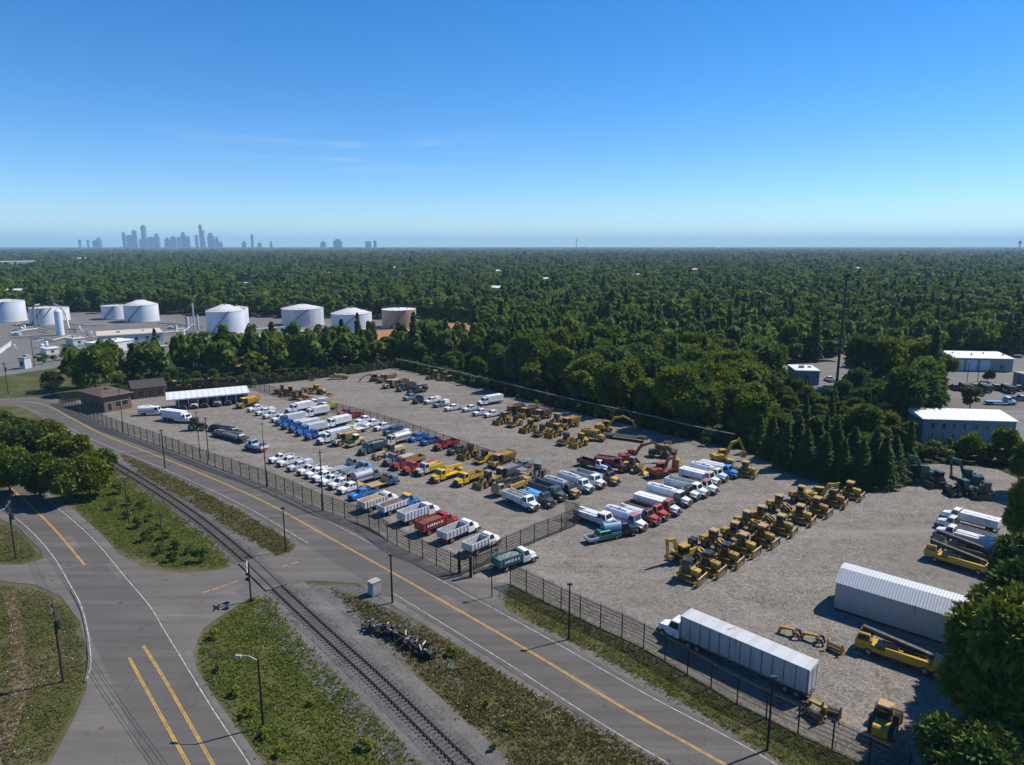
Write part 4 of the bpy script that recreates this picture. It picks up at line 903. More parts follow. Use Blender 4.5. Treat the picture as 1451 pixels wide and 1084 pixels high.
# scrap along the track
for i, (x, y, lab) in enumerate(((533, 893, 'dark scrap heap of beams and wheelsets, nearest the road crossing'), (556, 902, 'middle dark scrap heap between the track and the main road'), (582, 914, 'dark heap of scrap frames and pipes beside the track'), (603, 930, 'low dark scrap heap farthest from the road crossing'))):
    p = thing('scrap_heap', lab, 'scrap heap', (*G(x, y), 0), R(-45)); rr = random.Random(i + 3)
    m = MB(); m.box(-1.3, 1.3, -.7, .7, 0, .55, 0, .2, .15)
    for k in range(16):
        a = Vector((rr.uniform(-1.5, 1.5), rr.uniform(-.9, .9), rr.uniform(.3, 1.0))); d = Vector((rr.uniform(-1, 1), rr.uniform(-.7, .7), rr.uniform(-.25, .3))) * 1.1
        m.bar(a - d, a + d, rr.uniform(.08, .22))
    obj('beams', m.mesh('scrap_beams', ['black_metal' if i % 2 else 'dark_steel']), p)
    m = MB()
    for k in range(3): c = Vector((rr.uniform(-1.2, 1.2), rr.uniform(-.6, .6), .9)); m.cyl(c - Vector((0, .25, 0)), c + Vector((0, .25, 0.1)), .42, n=12)
    obj('wheels', m.mesh('scrap_wheels', ['dark_steel']), p)
    m = MB()
    for k in range(4): c = Vector((rr.uniform(-1.2, 1.2), rr.uniform(-.6, .6), 1.0)); m.cyl(c, c + Vector((rr.uniform(-1, 1), rr.uniform(-.8, .8), .15)), .1, n=8)
    obj('pipes', m.mesh('scrap_pipes', ['silver_pipe']), p)

# ---------------------------------------------------------------- buildings
def windows(root, rects, d, mat='glass', frame='window_trim', nm='window'):
    """rects: (axis, plane, u0, u1, z0, z1); panes proud of a wall, each with its frame"""
    for ax, pl, u0, u1, z0, z1 in rects:
        s = 1 if pl > 0 else -1; t = 0.09
        def bx(m, a, b, c, e, k0, k1):
            p0, p1 = sorted((pl + s * k0, pl + s * k1))
            return m.box(p0, p1, a, b, c, e) if ax == 'x' else m.box(a, b, p0, p1, c, e)
        w = obj(nm, bx(MB(), u0 + t, u1 - t, z0 + t, z1 - t, .002, .04).mesh('pane', [mat]), root)
        m = MB(); bx(m, u0, u0 + t, z0, z1, .003, .07); bx(m, u1 - t, u1, z0, z1, .003, .07); bx(m, u0 + t, u1 - t, z0, z0 + t, .003, .07); bx(m, u0 + t, u1 - t, z1 - t, z1, .003, .07)
        obj('frame', m.mesh('frame', [frame]), w)
def building(name, label, cat, A, B, dep, h, wall, roof, rise=0.4, style='flat', over=0.25, group=None):
    """A->B is the front wall on the ground (world points); the house lies to the left of A->B. local x along the front, y to the back"""
    A = Vector((*A, 0)); B = Vector((*B, 0)); L = (B - A).length; an = math.atan2(B.y - A.y, B.x - A.x)
    r = thing(name, label, cat, ((A + B) / 2), an, group); hx = L / 2
    obj('wall', MB().box(-hx, hx, 0, dep, 0, h).mesh('wall', [wall]), r)
    m = MB(); o = over
    if style == 'flat': m.box(-hx - o, hx + o, -o, dep + o, h + .002, h + rise, 0, o * .3, o * .3)
    elif style == 'gable': m.prismx([(-o, h + .002), (dep + o, h + .002), (dep / 2, h + rise)], -hx - o, hx + o)
    elif style == 'shed': m.prismx([(-o, h + .002), (dep + o, h + .002), (dep + o, h + rise), (-o, h + .15)], -hx - o, hx + o)
    elif style == 'hip': m.hull([(-hx - o, -o, h + .002), (hx + o, -o, h + .002), (hx + o, dep + o, h + .002), (-hx - o, dep + o, h + .002)], [(-hx * .35, dep * .42, h + rise), (hx * .35, dep * .42, h + rise), (hx * .35, dep * .58, h + rise), (-hx * .35, dep * .58, h + rise)])
    rf = obj('roof', m.mesh('roof', [roof]), r)
    return r, rf, L
def along(A, B, t): return (A[0] + (B[0] - A[0]) * t, A[1] + (B[1] - A[1]) * t)
# brick gatehouse: front wall faces the yard corner
A = G(149, 585); B = G(187, 578); hh = HT(149, 585, 562)
r, rf, L = building('brick_gatehouse', 'brown brick gatehouse with low hipped roof at the yard corner', 'gatehouse', A, B, 16.0, hh, 'brick', 'brown_roof', 1.3, 'hip', 0.7)
obj('fascia', MB().box(-L / 2 - .72, L / 2 + .72, -.78, -.7, hh - .1, hh + .15).box(-L / 2 - .78, -L / 2 - .72, -.7, 16.7, hh - .1, hh + .15).mesh('fascia', ['tan_trim']), r)
windows(r, [('y', -.002, -L / 2 + .8, -L / 2 + 2.2, .3, 2.9), ('y', -.002, -L / 2 + 3.2, -L / 2 + 5.0, 1.2, 3.0), ('y', -.002, L / 2 - 3.0, L / 2 - 1.0, 1.3, 3.0)] + [('x', -L / 2, 1.2 + 3.2 * k, 2.5 + 3.2 * k, .8, 3.0) for k in range(5)], 0)
obj('roof_vent', MB().box(-1, 0, 5, 6, hh + .9, hh + 1.6).mesh('roof_vent', ['brown_roof']), rf)
A = G(190, 566); B = G(235, 561)
r, rf, L = building('workshop', 'dark roofed low workshop behind the brick gatehouse', 'workshop', A, B, 12, 3.6, 'brick', 'dark_roof', 1.8, 'gable', .6)
windows(r, [('y', -.002, -L / 2 + 1 + 3 * k, -L / 2 + 3.2 + 3 * k, .4, 2.8) for k in range(3)], 0)
# long open truck shed
A = G(250, 581); B = G(352, 571)
ab = Vector((B[0] - A[0], B[1] - A[1], 0)); L = ab.length; hs = HT(252, 580, 566)
sh = thing('truck_shed', 'long white roofed open truck shed on posts near the gatehouse', 'shed', ((A[0] + B[0]) / 2, (A[1] + B[1]) / 2, 0), math.atan2(ab.y, ab.x))
obj('roof', MB().prismx([(-.6, hs), (7.0, hs + 1.0), (7.0, hs + 1.35), (-.6, hs + .4)], -L / 2 - 2.5, L / 2 + .6).mesh('roof', ['white_sheet_roof']), sh)
obj('back_wall', MB().box(-L / 2, L / 2, 5.6, 5.8, 0, hs + .8).mesh('back_wall', ['white_wall']), sh)
obj('end_wall', MB().box(L / 2 - .2, L / 2, 0, 5.598, 0, hs + .1).mesh('end_wall', ['white_wall']), sh); obj('end_wall', MB().box(-L / 2, -L / 2 + .2, 0, 5.598, 0, hs + .1).mesh('end_wall', ['shed_wall']), sh)
for k in range(8): obj('post', cached('shpost', lambda: MB().box(-.12, .12, -.12, .12, 0, hs + .02), ['white_wall']), sh, (-L / 2 + .8 + (L - 1.6) * k / 7, 0, 0))
for k in range(7): obj('bay_panel', cached('shpan', lambda: MB().box(-1.2, 1.2, -.02, .02, .8, hs - .2), ['tan_trim' ]), sh, (-L / 2 + .8 + (L - 1.6) * (k + .5) / 7, 5.56, 0))
# white barn store on the gravel
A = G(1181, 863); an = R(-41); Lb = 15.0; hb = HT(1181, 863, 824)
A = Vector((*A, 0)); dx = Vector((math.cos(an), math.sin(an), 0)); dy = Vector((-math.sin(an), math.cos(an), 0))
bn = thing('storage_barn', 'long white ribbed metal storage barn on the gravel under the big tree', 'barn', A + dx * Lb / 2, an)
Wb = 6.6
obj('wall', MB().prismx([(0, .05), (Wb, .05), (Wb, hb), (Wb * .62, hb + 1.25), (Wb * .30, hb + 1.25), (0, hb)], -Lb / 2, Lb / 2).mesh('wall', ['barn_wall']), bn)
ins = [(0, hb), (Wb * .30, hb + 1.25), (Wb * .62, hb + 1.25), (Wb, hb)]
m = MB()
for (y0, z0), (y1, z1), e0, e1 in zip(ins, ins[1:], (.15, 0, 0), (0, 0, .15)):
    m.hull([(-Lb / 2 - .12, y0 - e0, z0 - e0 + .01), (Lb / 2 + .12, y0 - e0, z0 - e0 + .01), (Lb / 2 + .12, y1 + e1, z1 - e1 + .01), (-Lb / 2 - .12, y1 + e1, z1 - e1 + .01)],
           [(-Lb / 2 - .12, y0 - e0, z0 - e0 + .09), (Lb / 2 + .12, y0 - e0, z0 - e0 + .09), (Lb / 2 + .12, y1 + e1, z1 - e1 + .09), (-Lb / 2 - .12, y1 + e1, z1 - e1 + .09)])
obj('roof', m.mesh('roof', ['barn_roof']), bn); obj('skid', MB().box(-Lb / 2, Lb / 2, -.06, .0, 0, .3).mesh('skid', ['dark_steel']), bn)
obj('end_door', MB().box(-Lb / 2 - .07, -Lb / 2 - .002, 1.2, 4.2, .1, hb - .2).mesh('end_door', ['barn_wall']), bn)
# blue two-storey building
A = G(1305, 626); B = G(1436, 630); hb2 = HT(1305, 626, 594)
r, rf, L = building('blue_building', 'blue green two storey building with pale sheet roof behind the shrubs', 'building', A, B, 8.0, hb2, 'blue_wall', 'white_sheet_roof', 1.2, 'shed', .3)
rc = []
for k, t in enumerate((.11, .23, .34, .455, .58, .695, .82, .86)):
    x = -L / 2 + L * t; rc.append(('y', -.002, x - .5, x + .5, hb2 * .58, hb2 * .86))
    if k < 4: rc.append(('y', -.002, x - .5, x + .5, hb2 * .12, hb2 * .42))
windows(r, rc, 0)
obj('base_board', MB().box(-L / 2 - .05, L / 2 + .05, -.06, -.002, 0, .35).mesh('base_board', ['shed_wall']), r)
# three-door garage
A = G(1342, 525); B = G(1434, 527); hb3 = HT(1342, 525, 507)
r, rf, L = building('garage', 'grey garage with three big pale doors and white roof', 'garage', A, B, 12, hb3, 'shed_wall', 'white_roof', 1.2, 'shed', .4)
for t in (.17, .37, .57): obj('garage_door', MB().box(-1.9, 1.9, -.06, -.003, .1, hb3 - .7).mesh('garage_door', ['door_panel']), r, (-L / 2 + L * t, 0, 0))
windows(r, [('y', -.002, L / 2 - 5, L / 2 - 3.4, 1.2, 3.0)], 0)
for k in range(4): obj('roof_vent', cached('rvent', lambda: MB().cyl((0, 0, 0), (0, 0, .8), .25, n=8), ['dark_steel']), rf, (-L / 2 + 5 + 6 * k, 8 - k % 2 * 3, hb3 + .6))
for args in ((('store_building', 'small steel blue store with white roof left of the mast', 'store', (1126, 545), (1160, 546), 12, 526, 'shed_wall', 'white_roof')),
             (('long_shed', 'long pale blue shed behind trees left of the mast', 'shed', (1082, 505), (1145, 503), 9, 494, 'pale_wall', 'white_roof')),
             (('portable_office', 'little grey flat roofed office behind the palm like tree', 'office', (1220, 496), (1240, 496), 6, 487, 'shed_wall', 'concrete')),
             (('garage_annex', 'low annex with sloping roof right of the three door garage', 'annex', (1434, 545), (1490, 560), 14, 528, 'shed_wall', 'concrete')),
             (('tank_farm_office', 'long beige roofed tank farm office with blue walls', 'office', (139, 489), (232, 483), 22, 477, 'pale_wall', 'beige_roof')),
             (('control_house', 'small white flat roofed house in front of the beige roofed office', 'house', (143, 502), (190, 495), 11, 488, 'white_wall', 'white_roof')),
             (('pump_house', 'small white pump house on the paving below the slim vessel', 'pump house', (66, 503), (84, 501), 7, 495, 'white_wall', 'white_roof')),
             (('pump_house', 'pale blue pump house left of the beige roofed office', 'pump house', (104, 490), (122, 488), 8, 481, 'pale_wall', 'beige_roof')),
             (('pump_house', 'low white pump house right of the largest white tank', 'pump house', (366, 487), (392, 485), 8, 478, 'white_wall', 'concrete')),
             (('pump_house', 'grey flat roofed control block under the rust streaked tank', 'pump house', (404, 480), (446, 480), 8, 471, 'pale_wall', 'concrete')),
             (('site_office', 'white office block peeping over the leftmost tank', 'office', (-8, 436), (27, 435), 18, 412, 'white_wall', 'white_roof')),
             (('guard_booth', 'small blue booth on the left edge of the tank farm yard', 'booth', (28, 523), (36, 523), 4, 508, 'pale_wall', 'concrete')),
             (('warehouse', 'long white warehouse far off among trees at the left edge', 'warehouse', (-20, 378), (52, 377), 60, 371, 'white_wall', 'white_roof')),
             (('warehouse', 'far thin white warehouse roof just right of the left edge one', 'warehouse', (104, 372), (138, 371), 40, 366, 'white_wall', 'white_roof')),
             (('warehouse', 'pale grey warehouse roof in the woods above the round tanks', 'warehouse', (334, 412), (390, 411), 30, 402, 'white_wall', 'concrete')),
             (('forest_house', 'grey roofed house in a gap of the wood, left one of two', 'house', (818, 492), (842, 492), 12, 478, 'pale_wall', 'concrete')),
             (('forest_house', 'grey roofed house in a gap of the wood beside bare trees', 'house', (935, 484), (975, 482), 14, 468, 'pale_wall', 'concrete')),
             (('forest_house', 'small blue house deep in the wood left of the mast', 'house', (1101, 447), (1112, 447), 10, 436, 'pale_wall', 'concrete')),
             (('forest_house', 'pale green roofed house in the wood right of the mast', 'house', (1265, 450), (1285, 449), 14, 434, 'pale_wall', 'concrete'))):
    nm, lab, ct, a, b, dp, yt, wl, rfm = args
    A = G(*a); B = G(*b); hh = max(2.6, HT(*a, yt)); r, rf, L = building(nm, lab, ct, A, B, dp, hh, wl, rfm, .45, 'flat', .3)
    n = max(1, min(6, int(L / 5)))
    windows(r, [('y', -.002, -L / 2 + L * (k + .5) / n - .7, -L / 2 + L * (k + .5) / n + .7, hh * .3, hh * .72) for k in range(n)], 0)
    obj('roof_unit', MB().box(-L * .2, -L * .2 + 1.6, dp * .4, dp * .4 + 1.6, hh + .452, hh + 1.3).box(L * .2, L * .2 + 1.0, dp * .5, dp * .5 + 1.0, hh + .452, hh + 1.0).mesh('roof_unit', ['concrete']), rf)

# tanks
def tank(x, y, w, yrim, dome, label, mat='tank_white', top='tank_top', cat='storage tank', stair=True):
    d = depth(x, y); r_ = w / 2 * d / F; g = Vector((*G(x, y), 0)); c = g + Vector((g.x, g.y, 0)).normalized() * r_; h = HT(x, y, yrim)
    t = thing('storage_tank', label, cat, c, 0, 'round tanks of the tank farm')
    obj('shell', MB().cyl((0, 0, 0), (0, 0, h), r_, n=48).mesh('shell', [mat]), t)
    m = MB().cyl((0, 0, h + .002), (0, 0, h + dome), r_ * 1.01, r_ * .22, 48)
    obj('roof', m.mesh('roof', [top]), t)
    m = MB(); n = 36
    for k in range(n):
        a0_, a1_ = 2 * math.pi * k / n, 2 * math.pi * (k + 1) / n; p = lambda a, z: (math.cos(a) * r_, math.sin(a) * r_, z)
        m.bar(p(a0_, h + 1), p(a1_, h + 1), .08); m.bar(p(a0_, h + .1), p(a0_, h + 1), .08)
    obj('railing', m.mesh('railing', ['worn_steel']), t)
    obj('roof_vent', MB().cyl((0, 0, h + dome), (0, 0, h + dome + 1), .5, n=10).cyl((r_ * .5, 0, h + dome * .5), (r_ * .5, 0, h + dome * .5 + 1.2), .3, n=8).mesh('roof_vent', ['worn_steel']), t)
    if stair:
        m = MB(); n = 14; s0 = -2.0
        for k in range(n):
            a, b = s0 + k * .07, s0 + (k + 1) * .07; p = lambda q, z: (math.cos(q) * (r_ + .45), math.sin(q) * (r_ + .45), z)
            m.bar(p(a, .3 + h * k / n), p(b, .3 + h * (k + 1) / n), .7, .25)
        obj('stair', m.mesh('stair', ['worn_steel']), t)
    m = MB().cyl((0, 0, .0), (0, 0, .35), r_ + .5, n=48); obj('footing', m.mesh('footing', ['concrete']), t)
    return c, r_, h
tank(12, 457, 46, 428, 1.2, 'big white tank cut off by the left picture edge')
tank(82, 455, 31, 437, .6, 'white tank half hidden behind the pipe topped tank'); tank(65, 461, 37, 437, .7, 'white tank with pipes over its rim and a tall vessel in front')
tank(164, 453, 34, 434, .5, 'narrow white tank with grey panel left of the domed white tank'); tank(202, 457, 45, 433, 3.0, 'clean white tank with domed roof above the beige office')
tank(338, 466, 30, 437, 1.0, 'white tank peeping out behind the large white tank'); tank(322, 474, 53, 442, 3.4, 'largest white tank with rusty roof rim standing alone')
tank(430, 463, 59, 439, 2.4, 'white tank with long rust streaks down its side', 'tank_streaked'); tank(499, 469, 58, 446, 3.0, 'wide white tank with white domed roof above the orange bank')
tank(566, 466, 49, 440, .5, 'brown stained tank with flat white roof, rightmost of all', 'tank_brown', 'white_roof')
x, y = 86, 475; d = depth(x, y); r_ = 5 * d / F; h = HT(x, y, 441)
t = thing('pressure_vessel', 'slim upright blue white vessel in front of the pipe topped tank', 'vessel', (*G(x, y), 0))
obj('shell', MB().cyl((0, 0, 0), (0, 0, h), r_, n=24).mesh('shell', ['tank_white']), t); obj('cap', MB().cyl((0, 0, h + .002), (0, 0, h + 1.2), r_, r_ * .4, 24).mesh('cap', ['tank_top']), t)
for x, y, yt, w, lab in ((281, 467, 447, 3, 'thin upright blue stack left of the largest white tank'), (276, 470, 430, 2, 'tall thin flare stack left of the largest white tank'), (266, 466, 451, 5, 'short round vessel beside the looped pipes')):
    d = depth(x, y); r_ = w / 2 * d / F; h = HT(x, y, yt); t = thing('process_stack', lab, 'stack', (*G(x, y), 0))
    obj('shell', MB().cyl((0, 0, 0), (0, 0, h), r_, n=14).mesh('shell', ['pale_wall']), t); obj('cap', MB().cyl((0, 0, h + .002), (0, 0, h + .8), r_ * 1.2, r_ * .6, 14).mesh('cap', ['worn_steel']), t)
def pipes(pl, z, label, r=0.45, mat='silver_pipe'):
    P = [Vector((*G(x, y), z + dz)) for x, y, dz in pl]; o = P[0].copy(); o.z = 0; t = thing('pipe_line', label, 'pipe', o); m = MB()
    for a, b in zip(P, P[1:]): m.cyl(a - o, b - o, r, n=8)
    obj('pipe', m.mesh('pipe', [mat]), t); m = MB()
    for a, b in zip(P, P[1:]):
        n = max(1, int((b - a).length / 9))
        for k in range(n): c = a.lerp(b, (k + .5) / n) - o; m.bar((c.x, c.y, 0), (c.x, c.y, max(c.z, .2)), .22)
    obj('support', m.mesh('support', ['concrete']), t)
for pl, z, lab in (([(98, 462, 0), (120, 464, 0), (150, 463, 0)], 1.5, 'pipe run from the pipe topped tank to the narrow tank'), ([(15, 476, 0), (38, 471, 0), (55, 469, 0), (70, 472, 0)], 1.5, 'bent pale pipes left of the slim vessel'), ([(14, 480, 0), (45, 479, 0), (75, 485, 0), (100, 478, 0)], 1.0, 'long low pale pipe in front of the slim vessel'),
                   ([(225, 460, 0), (250, 462, 0), (290, 466, 0)], 1.2, 'grey pipe run between the domed tank and the largest tank'), ([(232, 475, 0), (262, 472, 0), (276, 469, 3)], 1.5, 'silver pipe bent up beside the flare stack'), ([(355, 470, 0), (390, 467, 0), (405, 466, 0)], 1.2, 'pale pipe between the largest tank and the rust streaked tank'),
                   ([(252, 500, 0), (252, 485, 6), (262, 484, 6), (263, 500, 0)], 1.0, 'silver pipe arch at the loading rack in front of the largest tank'), ([(50, 466, -1.4), (50, 466, 11), (54, 466, 13), (60, 464, 13)], 1.5, 'curved pipe climbing the pipe topped tank'), ([(80, 460, 13), (90, 463, 12), (96, 466, 8), (98, 467, 0), (110, 467, 0)], .5, 'hooked pipe coming down from the pipe topped tank')):
    pipes(pl, z, lab)
rr = random.Random(5)
for i, (x, y, lab) in enumerate(((30, 468, 'grey skid of valves between the two leftmost tanks'), (112, 470, 'grey valve skid right of the slim vessel'), (128, 478, 'small pump skid left of the beige roofed office'), (245, 466, 'pump skid on the paving right of the domed tank'), (284, 478, 'low skid of pipes in front of the flare stack'), (372, 476, 'pump skid between largest and rust streaked tank'), (412, 478, 'grey skid under the rust streaked tank'), (60, 492, 'dark skid on the paving below the slim vessel'), (118, 497, 'dark skid by the road left of the white house'), (270, 490, 'skid of loops near the loading rack'), (20, 494, 'pale skid beside the white barrier wall'), (455, 474, 'small skid at the foot of the white tank over the orange bank'))):
    p = thing('pump_skid', lab, 'skid', (*G(x, y), 0), rr.uniform(0, 3)); s = rr.uniform(.8, 1.5); p.scale = (s, s, s)
    obj('base', cached('psk_b', lambda: MB().box(-3, 3, -1.4, 1.4, 0, .4), ['concrete']), p); obj('pump', cached('psk_p', lambda: MB().cyl((-2, -.5, 1.0), (0, -.5, 1.0), .6, n=10), ['pale_wall']), p)
    obj('pipework', cached('psk_w', lambda: MB().cyl((-2.4, .7, .4), (-2.4, .7, 3), .2, n=8).cyl((-2.4, .7, 3), (2.2, .7, 3), .2, n=8).cyl((2.2, .7, 3), (2.2, .7, .4), .2, n=8), ['silver_pipe']), p); obj('cabinet', cached('psk_c', lambda: MB().box(1.0, 2.4, -1.2, -.2, .402, 2.2), ['white_wall']), p)
ch = thing('loading_rack', 'low grey loading rack with flat canopy at the belt of trees', 'loading rack', (*G(243, 503), 0), R(15))
obj('canopy', MB().box(-6, 6, -2.5, 2.5, 4.2, 4.6).mesh('canopy', ['concrete']), ch)
for a in (-5.4, 5.4):
    for b in (-2, 2): obj('post', cached('lrpost', lambda: MB().box(-.15, .15, -.15, .15, 0, 4.2), ['dark_steel']), ch, (a, b, 0))
# pale wall by the left edge
bw = thing('barrier_wall', 'white angled barrier wall at the left edge of the tank farm', 'wall', (*G(-10, 508), 0)); e = Vector((*G(16, 489), 0)) - Vector((*G(-10, 508), 0))
obj('panel', MB().bar((0, 0, 1.0), (e.x, e.y, 1.0), .5, 2.0).mesh('panel', ['white_wall']), bw); obj('coping', MB().bar((0, 0, 2.06), (e.x, e.y, 2.06), .65, .12).mesh('coping', ['concrete']), bw)

# ---------------------------------------------------------------- the far skyline
DS = 9700.0
SKY = [(123, 128, 340, 't', 'low twin stub tower, leftmost of the skyline'), (135, 139, 340, 't', 'small stub tower second from the left of the skyline'), (143, 148, 341, 'b', 'low block third from the left of the skyline'), (148, 156, 337, 's', 'stepped block at the right of the left outlying group'),
       (185, 190, 331, 'p', 'pointed tower at the left end of the main skyline cluster'), (191, 199, 333, 'b', 'broad block beside the pointed left tower'), (199, 206, 327, 'a', 'tower with short spire left of the tallest left tower'), (208, 212, 339, 'b', 'low dark block at the foot of the tallest left tower'), (212, 219, 320, 'a', 'tallest tower in the left half of the skyline'), (220, 229, 336, 'b', 'low wide block right of the tallest left tower'), (229, 237, 331, 's', 'square tower standing right of the low wide block'), (243, 252, 337, 's', 'low sloping block in the middle of the skyline'), (252, 260, 335, 'b', 'flat topped block in the middle of the skyline'), (261, 265, 336, 'b', 'slim block left of the stepped middle tower'), (266, 274, 329, 's', 'stepped tower in the middle of the skyline'), (274, 279, 335, 'b', 'block touching the stepped middle tower on its right'),
       (286, 290, 333, 'b', 'slim block left of the spired right tower'), (292, 297, 319, 'a', 'tallest spired tower in the right half of the skyline'), (297, 300, 326, 'b', 'pale slab against the right spired tower'), (303, 313, 330, 's', 'broad stepped tower near the right end of the cluster'), (313, 319, 336, 's', 'stepped shoulder block at the right end of the cluster'), (318, 324, 343, 'b', 'lowest block ending the main cluster on the right'),
       (350, 357, 342, 's', 'low block with two steps right of the cluster'), (363, 367, 334, 'p', 'lone slim pointed tower right of the cluster'), (372, 378, 344, 'b', 'very low block right of the lone pointed tower'), (389, 393, 342, 's', 'small lone block between tower and twin slabs'), (459, 468, 342, 's', 'left block of the two at mid skyline'), (476, 491, 339, 's', 'wide comb topped block at mid skyline'), (521, 531, 342, 'b', 'wide low block at the right end of the skyline'), (533, 538, 341, 'b', 'narrow tower at the right end of the skyline')]
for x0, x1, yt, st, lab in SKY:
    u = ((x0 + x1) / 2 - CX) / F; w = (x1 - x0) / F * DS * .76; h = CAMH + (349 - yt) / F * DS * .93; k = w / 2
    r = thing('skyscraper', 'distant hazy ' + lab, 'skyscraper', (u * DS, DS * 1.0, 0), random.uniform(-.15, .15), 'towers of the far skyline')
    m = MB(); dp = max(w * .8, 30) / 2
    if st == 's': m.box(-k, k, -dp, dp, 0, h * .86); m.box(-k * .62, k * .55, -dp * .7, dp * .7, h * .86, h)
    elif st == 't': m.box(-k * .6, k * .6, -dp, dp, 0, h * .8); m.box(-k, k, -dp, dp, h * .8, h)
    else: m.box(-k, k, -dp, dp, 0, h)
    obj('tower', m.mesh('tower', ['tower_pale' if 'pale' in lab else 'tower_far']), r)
    m = MB()
    if st == 'p': m.hull([(-k, -dp, h + .1), (k, -dp, h + .1), (k, dp, h + .1), (-k, dp, h + .1)], [(-2, -2, h + 35), (2, -2, h + 35), (2, 2, h + 35), (-2, 2, h + 35)])
    elif st == 'a': m.box(-k * .6, k * .6, -dp * .6, dp * .6, h + .1, h + 16); m.cyl((0, 0, h + 16), (0, 0, h + 45), 3.5, 1.2, 6)
    else: m.box(-k * .3, k * .3, -dp * .4, dp * .4, h + .1, h + 9)
    obj('crown', m.mesh('roof_crown', ['tower_far']), r)
rm = thing('radio_mast', 'thin hazy mast on the horizon near the middle', 'mast', ((815 - CX) / F * 5200, 5200, 0)); hm = CAMH + 12 / F * 5200
obj('lattice', MB().cyl((0, 0, 0), (0, 0, hm), 3.0, 1.2, 6).mesh('lattice', ['tower_far']), rm); obj('antenna', MB().box(-5, 5, -2, 2, hm * .78, hm * .84).mesh('antenna', ['tower_far']), rm)
wt = thing('water_tower', 'hazy water tower on the horizon at the right', 'water tower', ((1431 - CX) / F * 5200, 5200, 0)); hm = CAMH + 8 / F * 5200
obj('stem', MB().cyl((0, 0, 0), (0, 0, hm * .75), 6, 4, 10).mesh('stem', ['tower_far']), wt); obj('bowl', MB().cyl((0, 0, hm * .72), (0, 0, hm * .85), 5, 15, 16).cyl((0, 0, hm * .85), (0, 0, hm * .97), 15, 6, 16).cyl((0, 0, hm * .97), (0, 0, hm * 1.12), 1.5, 1, 6).mesh('bowl', ['tower_far']), wt)
# ---------------------------------------------------------------- trees
def np_mesh(name, verts, quads, mats, mi=None):
    me = bpy.data.meshes.new(name); nv, nf = len(verts), len(quads)
    me.vertices.add(nv); me.vertices.foreach_set('co', verts.astype(np.float32).ravel())
    me.loops.add(nf * 4); me.loops.foreach_set('vertex_index', quads.astype(np.int32).ravel())
    me.polygons.add(nf); me.polygons.foreach_set('loop_start', np.arange(0, nf * 4, 4, dtype=np.int32))
    for x in mats: me.materials.append(MAT[x])
    if mi is not None: me.polygons.foreach_set('material_index', mi.astype(np.int32))
    me.update(calc_edges=True); return me
def unit(v): return v / (np.linalg.norm(v, axis=1, keepdims=True) + 1e-9)
def leaves(rng, P, Nrm, size, aspect=0.6, var=0.5):
    """one bent diamond leaf clump per point"""
    n = len(P); rnd = unit(rng.normal(size=(n, 3))); t = unit(np.cross(Nrm, rnd)); b = np.cross(Nrm, t)
    s = size * rng.uniform(1 - var, 1 + var, (n, 1)); k = Nrm * s * 0.22
    V_ = np.stack([P - t * s * .5, P - b * s * aspect * .5 + k, P + t * s * .5, P + b * s * aspect * .5 + k], 1).reshape(-1, 3)
    return V_, np.arange(n * 4).reshape(n, 4)
def stars(rng, P, axis, size, blades=5):
    """sprig of narrow leaves radiating from each point"""
    n = len(P); P2 = np.repeat(P, blades, 0); A2 = np.repeat(axis, blades, 0)
    d = unit(A2 * 0.75 + rng.normal(size=(n * blades, 3)) * 0.75); s = size * rng.uniform(.6, 1.3, (n * blades, 1))
    w = unit(np.cross(d, rng.normal(size=(n * blades, 3)))) * s * .17; up = np.array([[0, 0, 1.0]]) * s * -.12
    V_ = np.stack([P2, P2 + d * s * .5 + w, P2 + d * s + up, P2 + d * s * .5 - w], 1).reshape(-1, 3)
    return V_, np.arange(n * blades * 4).reshape(-1, 4)
def broad_crown(name, seed, h, r, n, s, mat, lobes=13, star=False):
    rng = np.random.default_rng(seed); C_ = []; 
    for i in range(lobes):
        z = rng.uniform(.34, .86); a = rng.uniform(0, 2 * np.pi); q = r * (1 - ((z - .45) / .6) ** 2) ** .5 * rng.uniform(.35, .78) if abs(z - .45) < .6 else 0
        C_.append((math.cos(a) * q, math.sin(a) * q, z * h, r * rng.uniform(.24, .43)))
    C_.append((0, 0, h * .78, r * .42)); C_ = np.array(C_)
    ci = rng.choice(len(C_), n, p=C_[:, 3] ** 2 / (C_[:, 3] ** 2).sum()); d = unit(rng.normal(size=(n, 3)) + np.array([0, 0, .35]))
    rad = C_[ci, 3:4] * rng.uniform(.55, 1.08, (n, 1)) ** .7; P = C_[ci, :3] + d * rad * np.array([1, 1, .82])
    Nn = unit(d * .8 + rng.normal(size=(n, 3)) * .45 + np.array([0, 0, .35]))
    V_, Q = (stars(rng, P, Nn, s) if star else leaves(rng, P, Nn, s)); return np_mesh(name, V_, Q, [mat])
def conifer_crown(name, seed, h, r, n, s, mat):
    rng = np.random.default_rng(seed); z = rng.uniform(0, 1, n) ** 1.35; tier = .62 + .38 * ((z * 9) % 1.0 < .55); a = rng.uniform(0, 2 * np.pi, n)
    bumps = 1 + .14 * np.sin(a * 5 + z * 30); q = r * (1 - z) ** .85 * tier * bumps * rng.uniform(.6, 1.0, n) + .1
    P = np.stack([np.cos(a) * q, np.sin(a) * q, h * (.07 + .93 * z)], 1); d = np.stack([np.cos(a), np.sin(a), np.full(n, .15)], 1)
    Nn = unit(d * .55 + rng.normal(size=(n, 3)) * .35 + np.array([0, 0, .55])); V_, Q = leaves(rng, P, Nn, s, .5); return np_mesh(name, V_, Q, [mat])
